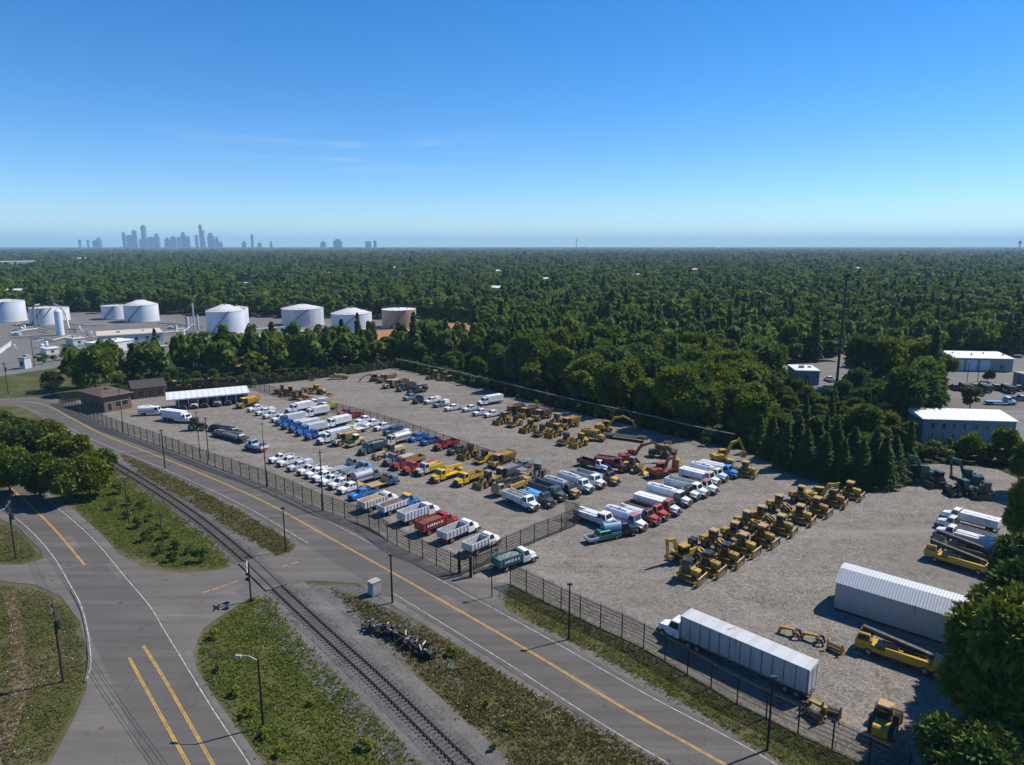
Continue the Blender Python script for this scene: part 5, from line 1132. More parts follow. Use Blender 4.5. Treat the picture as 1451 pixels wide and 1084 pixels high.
def trunk_mesh(name, seed, h, r, limbs=6, spread=2.6):
    rr = random.Random(seed); m = MB(); b = Vector((rr.uniform(-.2, .2), rr.uniform(-.2, .2), h * .55))
    m.cyl((0, 0, -.1), b, r, r * .6, 8); m.cyl(b, (b.x, b.y, h * .85), r * .6, r * .15, 6)
    for i in range(limbs):
        a = 2 * math.pi * i / limbs + rr.uniform(-.4, .4); s = Vector((0, 0, h * rr.uniform(.28, .6))); e = s + Vector((math.cos(a) * spread, math.sin(a) * spread, h * rr.uniform(.12, .28)))
        m.cyl(s, e, r * .4, r * .1, 6)
    return m.mesh(name, ['bark'])
BROAD = [(broad_crown('crown', i, 13, 4.7 + (i % 3) * .5, 2600 if i % 2 else 1100, .95 if i % 2 else 2.0, ('leaf', 'leaf', 'leaf_dark', 'leaf', 'leaf_bright', 'leaf_dark')[i % 6], 12 + i % 4, i % 2 == 0), trunk_mesh('trunk', i, 13, .28)) for i in range(7)]
CONI = [(conifer_crown('crown', 50 + i, 15, 3.1 + .3 * i, 2600, .8, 'leaf_dark'), trunk_mesh('trunk', 60 + i, 15, .22, 4, 1.0)) for i in range(3)]
def tree(name, crown, trunk, x, y, s, rz, label, group=None, sz=None, cat='tree'):
    t = thing(name, label, cat, (x, y, -.02), rz, group); t.scale = (s, s, sz or s)
    obj('crown', crown, t); obj('trunk', trunk, t); return t

def inside(x, y, poly):
    c = False; j = len(poly) - 1
    for i in range(len(poly)):
        xi, yi = poly[i]; xj, yj = poly[j]
        if (yi > y) != (yj > y) and x < (xj - xi) * (y - yi) / (yj - yi) + xi: c = not c
        j = i
    return c
CLEAR = [W_(p) for p in (
    [(-400, 1300), (-400, 560), (60, 566), (85, 562), (230, 548), (352, 537), (440, 529), (522, 519), (560, 513), (640, 531), (709, 549), (800, 571), (900, 594), (1000, 618), (1065, 630), (1120, 655), (1200, 672), (1275, 682), (1420, 690), (1800, 740), (2400, 1300)],
    [(-600, 548), (-600, 438), (-60, 440), (60, 443), (150, 444), (280, 447), (400, 450), (600, 452), (640, 454), (690, 460), (700, 462), (690, 490), (640, 503), (560, 503), (420, 506), (360, 512), (300, 518), (240, 528), (150, 540), (110, 546), (60, 555), (-100, 568)],
    [(1286, 690), (1286, 592), (1320, 575), (1328, 530), (1318, 503), (1700, 506), (1800, 690), (1420, 690)],
    [(1085, 550), (1090, 520), (1175, 512), (1200, 500), (1248, 497), (1245, 512), (1215, 530), (1225, 562), (1165, 570)],
    [(-400, 640), (-400, 500), (0, 500), (140, 500), (215, 497), (222, 508), (190, 524), (130, 530), (112, 541), (88, 562), (60, 572)],
    [(808, 498), (812, 474), (850, 474), (848, 498)], [(928, 488), (925, 464), (985, 464), (985, 488)], [(325, 418), (325, 400), (395, 400), (395, 418)], [(1262, 456), (1262, 446), (1288, 446), (1288, 456)], [(-30, 384), (-30, 374), (56, 374), (56, 384)], [(100, 375), (100, 369), (140, 369), (140, 375)], [(1096, 452), (1096, 444), (1118, 444), (1118, 452)])]
ROOFS = []
for x, y in ((468, 392), (560, 383), (640, 398), (705, 388), (772, 401), (846, 378), (905, 395), (985, 386), (1040, 402), (1085, 380), (1150, 393), (1215, 384), (1330, 396), (1395, 382), (250, 386), (180, 378), (700, 415)):
    d = depth(x, y); hp = 14 * F / d; w = 11 * F / d
    CLEAR.append([G(a, b) for a, b in ((x - w, y - 2), (x + w, y - 2), (x + w, y + hp), (x - w, y + hp))])
    A = G(x - 7 * F / d, y); B = G(x + 7 * F / d, y + .3)
    building('forest_house', 'tiny pale roof showing through the far forest', 'house', A, B, 12, 5.5, 'white_wall', 'white_roof', 2.2, 'gable', .4, 'pale roofs scattered in the far forest')
NCLR = len(CLEAR) - 3
rng = random.Random(11); cand = []
def grid(y0, y1, st, half=0.80):
    y = y0
    while y < y1:
        w = y * half + 20; n = int(2 * w / st)
        for i in range(n):
            X = -w + (i + .5 + rng.uniform(-.42, .42)) * st; Y = y + rng.uniform(-.45, .45) * st
            if any(inside(X, Y, p) for p in CLEAR): continue
            cand.append((X, Y, st))
        y += st
grid(128, 420, 7.0); grid(420, 800, 9.4); grid(800, 1500, 13.0)
cand.sort(key=lambda c: math.hypot(c[0], c[1]))
BELT = W_([(0, 580), (60, 566), (85, 560), (230, 548), (560, 513), (660, 535), (664, 478), (600, 488), (420, 499), (300, 508), (150, 520), (0, 560)])
far_pts = []
single = 0; xmax = .76
for X, Y, st in cand:
    vis = abs(X) / Y < xmax
    if vis and single < 262:
        single += 1; near_c = G(1180, 680)
        belt = inside(X, Y, BELT); s = rng.uniform(.85, 1.3)
        zc = Y * CP + CAMH * SP; qx = CX + F * X / zc; qy = CY - F * (Y * SP - CAMH * CP) / zc
        if belt: s = rng.uniform(.45, .7) * (.66 if X < -95 else .72 if qx > 545 else .9)
        if belt and qx < 165: single -= 1; continue
        elif 1075 < qx < 1300 and 555 < qy < 668: s *= .5
        elif 545 < qx < 700 and qy > 505: s = rng.uniform(.42, .6)
        if Y < 200 and X > 55: s *= .85
        c, t = rng.choice(BROAD if belt or rng.random() < .86 else CONI)
        nm = 'pine_tree' if (c, t) in CONI else 'broadleaf_tree'
        kind = 'dark pointed conifer' if nm == 'pine_tree' else 'green leafy tree'
        if belt: lab, gr = kind + ' in the belt between the yard fence and the round tanks', kind + 's of the tank farm belt'
        elif X > 70 and Y > 150 and X / Y > .42: lab, gr = kind + ' in the wood around the mast and lot on the right', kind + 's around the right hand lot'
        elif Y < 300: lab, gr = kind + ' in the wood just beyond the back yard fence', kind + 's beyond the back yard fence'
        else: lab, gr = kind + ' deeper in the wood right of the brown tank', kind + 's deeper in the wood'
        tree(nm, c, t, X, Y, s, rng.uniform(0, 6.28), lab, gr, s * rng.uniform(.85, 1.2))
    else: far_pts.append((X, Y, rng.uniform(.7, 1.35) * st / 7.6, rng.uniform(.7, 1.5), rng.uniform(0, 6.28), rng.randrange(6)))
print('single trees', single, 'far', len(far_pts))
def ring_far(y0, y1, st, sc, zs):
    y = y0
    while y < y1:
        w = y * .80; n = int(2 * w / st)
        for i in range(n):
            X = -w + (i + rng.uniform(0, 1)) * st; Y = y + rng.uniform(-.5, .5) * st
            if rng.random() < .06 or any(inside(X, Y, p) for p in CLEAR[-NCLR:]): continue
            far_pts.append((X, Y, sc * rng.uniform(.8, 1.25), zs * rng.uniform(.6, 1.4) * (1.25 if rng.random() < .08 else 1), rng.uniform(0, 6.28), rng.randrange(6)))
        y += st
ring_far(1500, 2600, 17, 2.3, 1.15); ring_far(2600, 5200, 36, 4.6, 1.25); ring_far(5200, 12000, 95, 11, 1.45); ring_far(12000, 26000, 260, 30, 1.6)
print('far', len(far_pts))
PROTO = []
for i in range(6):
    me = broad_crown('far_crown', 200 + i, 13, 5.2, 420, 2.1, ('leaf', 'leaf_dark', 'leaf', 'leaf_dark', 'leaf', 'leaf')[i], 10) if i != 3 else conifer_crown('far_crown', 210 + i, 15, 4.3, 420, 1.9, 'leaf_dark')
    PROTO.append(bpy.data.objects.new('far_tree_crown', me))
def scatter(name, pts, protos, label):
    me = bpy.data.meshes.new(name); A_ = np.array(pts, dtype=np.float32); n = len(A_)
    me.vertices.add(n); co = np.zeros((n, 3), np.float32); co[:, :2] = A_[:, :2]; co[:, 2] = -.3; me.vertices.foreach_set('co', co.ravel())
    for nm, tp, val in (('size', 'FLOAT_VECTOR', np.stack([A_[:, 2], A_[:, 2], A_[:, 3]], 1)), ('turn', 'FLOAT_VECTOR', np.stack([np.zeros(n), np.zeros(n), A_[:, 4]], 1)), ('pick', 'INT', A_[:, 5].astype(np.int32))):
        at = me.attributes.new(nm, tp, 'POINT'); at.data.foreach_set('vector' if tp != 'INT' else 'value', np.ascontiguousarray(val).ravel())
    o = obj(name, me); o['kind'] = 'stuff'; o['label'] = label
    ng = bpy.data.node_groups.new(name, 'GeometryNodeTree'); ng.interface.new_socket('Geometry', in_out='INPUT', socket_type='NodeSocketGeometry'); ng.interface.new_socket('Geometry', in_out='OUTPUT', socket_type='NodeSocketGeometry')
    gi = ng.nodes.new('NodeGroupInput'); go = ng.nodes.new('NodeGroupOutput'); ip = ng.nodes.new('GeometryNodeInstanceOnPoints'); jn = ng.nodes.new('GeometryNodeJoinGeometry')
    for p in protos:
        oi = ng.nodes.new('GeometryNodeObjectInfo'); oi.inputs['Object'].default_value = p; oi.inputs['As Instance'].default_value = True; ng.links.new(oi.outputs['Geometry'], jn.inputs[0])
    def attr(nm, tp):
        a = ng.nodes.new('GeometryNodeInputNamedAttribute'); a.data_type = tp; a.inputs['Name'].default_value = nm
        return [s for s in a.outputs if s.enabled and s.name == 'Attribute'][0]
    ng.links.new(gi.outputs[0], ip.inputs['Points']); ng.links.new(jn.outputs[0], ip.inputs['Instance']); ip.inputs['Pick Instance'].default_value = True
    ng.links.new(attr('pick', 'INT'), ip.inputs['Instance Index']); ng.links.new(attr('turn', 'FLOAT_VECTOR'), ip.inputs['Rotation']); ng.links.new(attr('size', 'FLOAT_VECTOR'), ip.inputs['Scale'])
    ng.links.new(ip.outputs[0], go.inputs[0]); md = o.modifiers.new('scatter', 'NODES'); md.node_group = ng
    return o
scatter('far_forest', far_pts, PROTO, 'far green forest reaching to the horizon')

und = []
for line, a, b in (([(560, 521), (640, 540), (709, 557), (800, 581), (900, 604), (980, 624), (1060, 640)], 1.2, 8), ([(230, 556), (350, 547), (440, 538), (522, 527), (560, 521)], 1.5, 8), ([(1062, 640), (1120, 666), (1200, 688), (1262, 690)], 2, 9), ([(1285, 652), (1340, 648), (1410, 655), (1470, 672)], 1, 5)):
    for p in resample(spline(W_(line), 4), .55):
        n = Vector((p.x, p.y, 0)).normalized(); q = p + n * rng.uniform(a, b); und.append((q.x, q.y, rng.uniform(.16, .32), rng.uniform(.14, .34), rng.uniform(0, 6.28), rng.choice((0, 1, 2, 4))))
scatter('undergrowth', und, PROTO, 'leafy undergrowth along the fences and under the edge of the woods')
# rows and single trees near the yard
k = 0
for x, y, s in ((1075, 640, .8), (1092, 650, .9), (1108, 652, .8), (1112, 664, .95), (1128, 662, 1.05), (1140, 672, .9), (1156, 668, 1.0), (1166, 680, .9), (1180, 674, 1.1), (1192, 686, .85), (1206, 678, 1.0), (1218, 690, .9), (1236, 682, 1.0), (1250, 690, .95), (1264, 684, .9)):
    c, t = CONI[k % 3]; k += 1
    tree('pine_tree', c, t, *G(x, y), s * .98, rng.uniform(0, 6), 'dark dense conifer in the row along the right edge of the gravel', 'dark conifers along the right edge of the gravel', s * .78)
for x, y, s, b, lab in ((1283, 606, 1.25, 2, 'large dark round tree beside the blue building'), (1330, 545, .9, 0, 'round green tree left of the three door garage'), (1215, 562, .8, 5, 'dark spreading tree just right of the mast foot'), (1374, 580, .62, 5, 'small dark tree beside the lot road behind the blue building'), (1318, 582, .42, 2, 'small bushy tree left of the lot road'), (1110, 575, .5, 0, 'green tree in front of the small blue store'), (1160, 590, .5, 3, 'green tree in front of the mast foot'), (1250, 585, .7, 0, 'tree leaning toward the large dark round tree'),
                        (1185, 625, .6, 3, 'green tree behind the conifer row below the mast'), (1225, 628, .8, 0, 'green tree at the lawn beside the conifer row'), (1372, 652, .5, 4, 'small bright tree in front of the blue wall'), (1425, 655, .6, 4, 'bright tree at the right end of the blue wall'), (548, 512, .62, 0, 'green tree at the back corner of the yard fence, left of two'), (566, 511, .6, 2, 'green tree at the back corner of the yard fence, right of two'), (528, 513, .6, 3, 'bright green tree left of the back corner of the yard fence'), (1150, 508, .7, 0, 'dark tree in front of the long pale blue shed'), (1100, 512, .7, 2, 'green tree at the left end of the long pale blue shed'), (1400, 541, .35, 2, 'small tree in the dark vehicle lot below the garage'), (76, 556, .55, 2, 'small dark tree at the outer corner of the yard'), (98, 528, .45, 0, 'little tree by the service road')):
    c, t = BROAD[b]; tree('broadleaf_tree', c, t, *G(x, y), s, rng.uniform(0, 6), lab)
# shrubs
SHR = [broad_crown('foliage', 300 + i, 2.6, 1.5, 420, .42, ('leaf', 'leaf_dark', 'leaf_bright')[i], 8) for i in range(3)]
shtr = trunk_mesh('stem', 3, 2.2, .06, 5, .7)
def shrub(x, y, s, k, lab, gr):
    t = thing('shrub', lab, 'shrub', (*G(x, y), -.05), rng.uniform(0, 6), gr); t.scale = (s, s, s); obj('foliage', SHR[k], t); obj('stem', shtr, t)
for x, y in ((170, 700), (185, 716), (200, 722), (212, 738), (196, 748), (225, 750), (238, 763), (210, 766), (250, 778), (228, 785), (268, 785), (245, 796), (180, 735), (284, 796), (160, 722)):
    shrub(x, y, rng.uniform(.55, 1.0), rng.choice((0, 1, 1)), 'dark green shrub on the grass bank between side road and railway', 'shrubs on the railway bank')
for x, y in ((1290, 650), (1305, 648), (1318, 652), (1334, 650), (1346, 655), (1360, 652), (1388, 655), (1402, 652), (1415, 658), (1440, 655)):
    shrub(x, y, rng.uniform(.7, 1.3), rng.choice((0, 1, 2)), 'shrub in the hedge below the blue building wall', 'shrubs below the blue building')
for x, y in ((52, 512), (66, 511), (76, 512), (90, 510), (100, 507), (60, 516)): shrub(x, y, rng.uniform(1.0, 1.6), rng.choice((0, 1)), 'shrub along the verge of the far service road', 'shrubs by the service road')
for x, y in ((600, 531), (640, 540), (670, 547), (735, 566), (790, 578), (815, 585), (868, 597), (940, 616), (960, 620), (360, 548), (620, 536), (655, 546), (690, 556), (716, 562), (760, 575), (845, 592), (905, 608), (1000, 632)): shrub(x, y, rng.uniform(.6, 1.1), rng.choice((0, 1, 2)), 'weedy shrub at the foot of the back yard fence', 'shrubs at the back fence')
for x, y in ((335, 985), (352, 1015), (375, 1045), (398, 1070), (520, 1062), (690, 1000), (720, 1035), (700, 1062), (640, 930), (310, 950), (305, 905), (440, 1000)): shrub(x, y, rng.uniform(.3, .55), 2, 'low green bush in the rough grass beside the railway', 'low bushes in the grass by the railway')
# leafy clump on the left and the big trees on the right: sprigs big enough to see
STAR = [broad_crown('crown', 400 + i, 10, 4.6, 3600, 1.2, ('leaf_near', 'leaf_near_dark', 'leaf_near')[i], 19, True) for i in range(3)]
sttr = trunk_mesh('trunk', 9, 9, .25)
for x, y, s in ((15, 700, .95), (58, 706, .9), (96, 712, .9), (128, 706, .85), (142, 688, .75), (-25, 690, 1.0), (5, 655, .9), (45, 660, .95), (85, 668, .9), (115, 668, .82), (0, 632, .85), (35, 635, .8), (72, 642, .8), (-30, 640, 1.0)):
    tree('leafy_tree', STAR[k % 3], sttr, *G(x, y), s * .92, rng.uniform(0, 6), 'bushy yellow green tree in the clump beside the side road on the left', 'trees of the leafy clump on the left', s * 1.0); k += 1
BIG = [broad_crown('crown', 500 + i, 14, 5.6, 8500, .95, ('leaf_near_dark', 'leaf_near')[i], 30, True) for i in range(2)]
bgtr = trunk_mesh('trunk', 19, 14, .35, 9, 3.6)
for x, y, s, sz, b, lab in ((1470, 1010, 1.15, 1.3, 0, 'tall leafy tree behind the bottom right corner tree'), (1500, 920, 1.1, 1.2, 1, 'tall leafy tree at the right edge below the white trucks'), (1462, 702, .75, .8, 0, 'leafy tree at the right edge beside the green excavators'), (1438, 1085, 1.15, 1.25, 1, 'big leafy tree filling the bottom right corner'), (1390, 1165, .85, .72, 0, 'lower leafy tree at the bottom edge near the wheel loader'), (1440, 965, .95, 1.0, 0, 'leafy tree overhanging the end of the white barn'), (1462, 870, .9, .95, 0, 'leafy tree beside the parked yellow drill rig at the right edge'), (1462, 785, .8, .95, 1, 'bright leafy tree at the right edge above the white trucks')):
    tree('leafy_tree', BIG[b], bgtr, *G(x, y), s, rng.uniform(0, 6), lab, None, sz)
# weeds and rough grass tufts
def tufts(name, polys, n, label, size=.45, mat='weed', z=0.0):
    rg = np.random.default_rng(n); P = []
    polys = [W_(p) for p in polys]; ar = []
    for p in polys:
        ar.append(abs(sum(p[i][0] * p[i - 1][1] - p[i - 1][0] * p[i][1] for i in range(len(p)))) / 2)
    for p, a in zip(polys, ar):
        xs = [q[0] for q in p]; ys = [q[1] for q in p]; want = int(n * a / sum(ar)); got = 0
        while got < want:
            X, Y = rg.uniform(min(xs), max(xs)), rg.uniform(min(ys), max(ys))
            if inside(X, Y, p) and (math.sin(X * .9 + 1.3 * math.sin(Y * .5)) + math.sin(Y * 1.1 + X * .4) + rg.uniform(-1, 1.3) > -1.3): P.append((X + rg.normal() * .3, Y + rg.normal() * .3, z)); got += 1
    P = np.array(P); V_, Q = stars(rg, P, np.tile([[0, 0, 1.0]], (len(P), 1)), size, 5)
    V_[:, 2] = np.maximum(V_[:, 2], z - .02); o = obj(name, np_mesh(name, V_, Q, [mat])); o['kind'] = 'stuff'; o['label'] = label; return o
tufts('weeds', [[(170, 643), (260, 683), (340, 725), (408, 765), (412, 780), (396, 786), (330, 752), (270, 712), (200, 672)], [(470, 835), (540, 860), (640, 915), (760, 985), (900, 1062), (960, 1095), (760, 1110), (660, 1018), (600, 955), (545, 905)]], 11000, 'rough brown green weeds beside the railway', .4)
tufts('long_grass', [[(350, 856), (380, 845), (420, 900), (500, 985), (600, 1090), (420, 1110), (380, 1084), (355, 1044), (318, 998), (286, 950), (281, 926), (294, 896), (322, 874)], [(92, 704), (160, 664), (230, 712), (300, 765), (326, 797), (302, 804), (236, 804), (172, 778)]], 15000, 'long green grass on the banks by the railway', .36, 'grass_blade')
tufts('grass_tufts', [[(703, 846), (723, 832), (781, 861), (903, 918), (1036, 998), (1290, 1118), (1180, 1130), (1040, 1040), (850, 930), (770, 890)], [(0, 830), (48, 836), (82, 852), (104, 884), (117, 930), (115, 976), (64, 1080), (-60, 1084)], [(0, 744), (22, 755), (54, 786), (30, 795), (-60, 795)]], 10000, 'grass tufts on the roadside strip and corner islands', .3, 'weed')

def sparkle_specks():  # small pale blobs added to imitate white sparkles over the grass
    rg = np.random.default_rng(8); m = MB()
    polys = [W_(p) for p in ([(350, 856), (420, 900), (600, 1090), (380, 1084), (286, 950), (294, 896)], [(92, 704), (160, 664), (300, 765), (302, 804), (236, 804)], [(703, 846), (781, 861), (1036, 998), (1290, 1118), (1040, 1040), (770, 890)], [(0, 830), (82, 852), (117, 930), (64, 1080), (-20, 1084)], [(560, 870), (760, 985), (900, 1062), (760, 1110), (600, 955)], [(170, 643), (408, 765), (396, 786), (200, 672)])]
    for p in polys:
        xs = [q[0] for q in p]; ys = [q[1] for q in p]; k = 0
        while k < 32:
            X, Y = rg.uniform(min(xs), max(xs)), rg.uniform(min(ys), max(ys))
            if inside(X, Y, p):
                s = rg.uniform(.03, .06); z = rg.uniform(.2, .45); k += 1
                m.hull([(X - s, Y - s, z), (X + s, Y - s, z), (X + s, Y + s, z), (X - s, Y + s, z)], [(X - s * .5, Y - s * .5, z + s), (X + s * .5, Y - s * .5, z + s), (X + s * .5, Y + s * .5, z + s), (X - s * .5, Y + s * .5, z + s)])
    o = obj('sparkle_specks', m.mesh('sparkle_specks', ['speck_white'])); o['kind'] = 'stuff'; o['label'] = 'tiny pale specks added as white sparkles over the roadside grass'
plain('speck_white', (.75, .72, .62), .8)
sparkle_specks()
# ---------------------------------------------------------------- vehicles (photo pixel, heading, label)
FF, AW = 228, 47            # facing the road fence / facing away from it
# gatehouse side
V('truck', 216, 588, 10, 'short white tank truck parked nearest the gatehouse', body='tank', L=7.6, W=1.15)
V('truck', 254, 597, -22, 'long white box truck between the gatehouse and the green wheeled tractor', body='box', L=11.0, axles=3, bh=1.5)
V('tractor', 280, 609, 0, 'dark tractor with lime green wheel rims behind the long white box truck')
V('flat_trailer', 326, 622, -35, 'dark flat trailer carrying grey equipment near the road fence', L=14, deck='dark_steel', load=GREY)
V('flat_trailer', 318, 614, -35, 'black flat trailer carrying pipes, farther of the two dark trailers', L=13, deck='dark_steel', load=BLACK)
V('truck', 364, 638, 150, 'pale blue truck with white tailboard and red stripe by the first white pickups', cabcol=LBLUE, bodycol=WHITE, body='stake', L=6.5, framecol=RED)
for i, (x, y) in enumerate(((262, 578), (277, 577), (293, 575), (309, 574), (325, 572))):
    V('truck', x, y, -75, 'dark truck under the white shed, %s' % ('at the gatehouse end', 'second from the gatehouse end', 'in the middle bay', 'second from the yellow machine', 'next to the yellow machine')[i], 'trucks under the white shed', cabcol=[BLACK, CREAM, BLACK, GREY, DBLUE][i], bodycol=[GREY, BLACK, TAN, BLACK, CREAM][i], body=['flat', 'service', 'flat', 'stake', 'crane'][i], L=6.5)
V('haul', 352, 576, 235, 'yellow hauler standing at the end of the white shed', col=(.5, .27, .02), roof=YEL)
for i, x in enumerate((247, 262, 280, 297, 314, 332)):
    V(('loader', 'roller', 'tractor', 'loader', 'paver', 'roller')[i], x, 553 - i * 1.2, 200, 'rusty orange machine in the row behind the white shed, %s' % ('at the workshop end', 'second from the workshop', 'a small tractor', 'fourth along, with a raised cab', 'a paver with canopy', 'at the far right end')[i], 'orange machines behind the shed', **({'col': ORANGE} if i != 2 else {'col': DRED}))
# row along the road fence, noses to the fence
ord_ = ['at the left end', 'second from the left', 'third from the left', 'fourth from the left', 'fifth from the left', 'sixth from the left', 'seventh from the left', 'eighth from the left, red doored', 'next to last, with flat bed', 'last before the bright blue one']
pts_ = [(383, 657), (395, 662), (409, 669), (423, 674), (434, 679), (445, 684), (456, 689), (467, 694), (480, 701)]
for i, (x, y) in enumerate(pts_):
    V('pickup', x, y, FF + random.uniform(-3, 3), 'white pickup in the row along the road fence, ' + ord_[i], 'white pickups along the road fence', 2.9, col=WHITE if i != 2 else (.6, .62, .65), cabs='crew' if i % 3 else 'single', bed=('open', 'open', 'cap', 'open', 'service', 'open', 'open', 'flat', 'flat')[i], bedcol=(None, None, None, None, None, None, None, DRED, TAN)[i])
V('pickup', 498, 709, FF, 'bright blue pickup at the right end of the white fence row', None, 2.9, col=(.01, .16, .52), cabs='single', L=6.2)
V('truck', 489, 667, AW, 'grey flatbed truck behind the row of white pickups', cabcol=GREY, bodycol=(.3, .34, .37), body='flat', L=8.0); V('truck', 507, 672, AW, 'tan bedded stake truck with pale blue sides behind the white pickups', cabcol=LBLUE, bodycol=(.45, .55, .68), body='stake', L=7.5)
V('truck', 522, 682, AW, 'truck with tan bed and grey blue tank behind the bright blue pickup', cabcol=GREY, bodycol=(.33, .37, .43), body='tank', L=7.5, W=1.05); V('truck', 543, 690, AW, 'grey blue flatbed with dark cab just above the tan loaded tipper', cabcol=DBLUE, bodycol=TAN, body='flat', L=7.0)
# tippers backed to the road fence
V('truck', 537, 718, AW, 'white tipper heaped with tan sand beside the bright blue pickup', None, 0, cabcol=WHITE, bodycol=(.55, .53, .48), load='sand_load', L=8.4, bh=1.35)
V('truck', 566, 722, AW, 'blue framed tipper with white body and bright blue cab', None, 0, cabcol=(.01, .16, .5), bodycol=(.62, .66, .72), load='brown_load', L=8.8, framecol=(.01, .16, .5), roofcol=YEL, bh=1.1)
V('truck', 594, 736, AW, 'all white tipper with ribbed empty body', None, 0, cabcol=WHITE, bodycol=WHITE, L=8.6, bh=1.6)
V('truck', 620, 750, AW, 'red tipper with brown load and white lettering on its side', None, 0, cabcol=RED, bodycol=RED, load='brown_load', L=8.4, bh=1.6, marks=True)
V('truck', 651, 760, AW, 'white bodied tipper on a red chassis', None, 0, cabcol=WHITE, bodycol=(.58, .6, .62), L=8.2, framecol=RED, bh=1.3)
V('truck', 684, 778, AW, 'small white tipper nearest the gate', None, 0, cabcol=WHITE, bodycol=(.62, .64, .66), L=7.2, bh=1.25, W=1.1)
V('truck', 730, 801, AW - 12, 'green and white lettered tipper standing in the gateway', None, 0, cabcol=WHITE, bodycol=(.02, .16, .13), load='grey_load', L=7.6, bh=1.35, W=1.12, marks=True)
# middle rows
mid = ['leftmost beside the yellow hauler', 'second from the yellow hauler', 'third from the yellow hauler', 'fourth, touching the first blue truck']
for i, (x, y) in enumerate(((352, 584), (363, 589), (374, 594), (385, 599))):
    V('pickup', x, y, FF, 'white pickup in the middle row, ' + mid[i], 'white pickups in the middle row', 2.9, col=WHITE if i != 2 else (.55, .57, .58), cabs='crew', bed='open' if i != 1 else 'cap')
for i, (x, y) in enumerate(((395, 603), (405, 608), (415, 613), (425, 618), (438, 623))):
    V('truck', x, y, FF, 'blue utility truck with silver box in the middle row, ' + ('first from the white pickups', 'second from the white pickups', 'middle of the blue ones', 'fourth from the white pickups', 'last, beside the white cab truck')[i], 'blue utility trucks in the middle row', 3.6, cabcol=(.012, .13, .46) if i != 4 else BLUE, bodycol=(.52, .55, .59), body=('box', 'service', 'box', 'box', 'flat')[i], L=8.8, W=1.05, bh=1.0)
V('truck', 452, 630, FF, 'white cab truck pulling a long silver box in the middle row', None, 4.5, cabcol=WHITE, bodycol=(.55, .59, .64), body='box', L=9.5, bh=1.3)
for i, (x, y) in enumerate(((425, 583), (447, 590))):
    V('truck', x, y, FF, ('white box truck seen behind the white pickups of the middle row', 'white box truck seen behind the blue utility trucks')[i], cabcol=WHITE, bodycol=(.66, .68, .7), body='box', L=8.5, bh=1.1)
V('haul', 476, 632, FF, 'tan open hauler right of the white cab truck', None, 3.0, col=CREAM, bodycol=(.38, .28, .13)); V('truck', 503, 614, FF, 'white truck with skeletal tan body behind the tan hauler', cabcol=CREAM, bodycol=WHITE, body='crane', L=8)
V('roller', 494, 634, FF, 'cream roller with yellow drum frame in the middle row', None, 2.2, col=CREAM, roof=WHITE)
V('truck', 511, 645, FF, 'dark teal tipper in the middle row', None, 3.5, cabcol=TEAL, bodycol=TEAL, body='dump', L=7.6, framecol=BLACK, load='grey_load')
V('grader', 534, 651, FF, 'cream grader beside the dark teal tipper', None, 3.8, col=CREAM, roof=GREY); V('truck', 561, 629, FF, 'truck with a big silver tank behind the cream grader', cabcol=CREAM, bodycol=SILVER, body='tank', L=8.0)
V('truck', 550, 660, FF, 'dark grey truck beside the first red truck of the middle row', None, 3.4, cabcol=GREY, bodycol=(.4, .42, .44), body='flat', L=8.4)
V('truck', 562, 665, FF, 'red flatbed truck carrying nothing, left of the two red ones', None, 3.6, cabcol=RED, bodycol=(.42, .2, .06), body='stake', L=9.0, framecol=RED); V('truck', 576, 672, FF, 'red truck with long red bed, right of the two red ones', None, 3.9, cabcol=RED, bodycol=RED, body='flat', L=9.6, framecol=RED)
V('truck', 592, 675, FF, 'grey nosed truck with yellow service body', None, 3.4, cabcol=(.45, .42, .36), bodycol=(.5, .38, .03), body='service', L=7.2)
V('truck', 616, 684, FF, 'bright yellow truck with crane bed, left of the two yellow ones', None, 3.5, cabcol=YEL, bodycol=YEL, body='crane', L=8.2, framecol=YEL); V('truck', 648, 689, FF, 'bright yellow truck with flat bed, right of the two yellow ones', None, 3.3, cabcol=YEL, bodycol=YEL, body='stake', L=7.6, framecol=DKYEL)
V('loader', 676, 694, FF, 'tan loader next to the right yellow truck', None, 3.0, col=TAN, roof=GREY); V('rig', 704, 703, FF, 'long tan drill rig with grey cab roof near the row end', None, 4.5, col=(.38, .26, .09), cabcol=TAN)
V('haul', 716, 680, FF, 'dark tan hauler behind the long tan rig', col=(.3, .2, .07), bodycol=GREY); V('paver', 736, 684, FF, 'tan paver at the right of the long tan rig', col=TAN, roof=GREY)
# row along the inner fence
V('truck', 436, 570, FF, 'orange and tan utility truck at the left end of the inner fence row', cabcol=ORANGE, bodycol=TAN, body='flat', L=6.5); V('truck', 450, 576, FF, 'grey white box truck near the left end of the inner fence row', cabcol=WHITE, bodycol=(.5, .52, .54), body='box', L=6.8, bh=.8); V('truck', 464, 581, FF, 'white tank truck with lime gear near the left end of the inner fence row', cabcol=WHITE, bodycol=LIME, body='service', L=6.8)
V('pickup', 481, 590, FF, 'red pickup, left of the two in the inner fence row', None, 2.6, col=RED, bed='flat', cabs='single'); V('pickup', 491, 594, FF, 'red pickup, right of the two in the inner fence row', None, 2.6, col=(.3, .03, .02), bed='open')
for i, (x, y, c) in enumerate(((506, 601, WHITE), (518, 606, WHITE), (532, 611, (.6, .62, .63)))):
    V('pickup', x, y, FF, 'white pickup in the inner fence row, ' + ('beside the red pickups', 'middle of three', 'beside the dark blue pickup')[i], 'white pickups in the inner fence row', 2.9, col=c, bed='open')
V('pickup', 546, 617, FF, 'dark blue pickup in the inner fence row', None, 2.9, col=DBLUE, bed='cap'); V('pickup', 564, 621, FF, 'white crew cab pickup between dark blue and blue pickups', None, 2.9, col=WHITE)
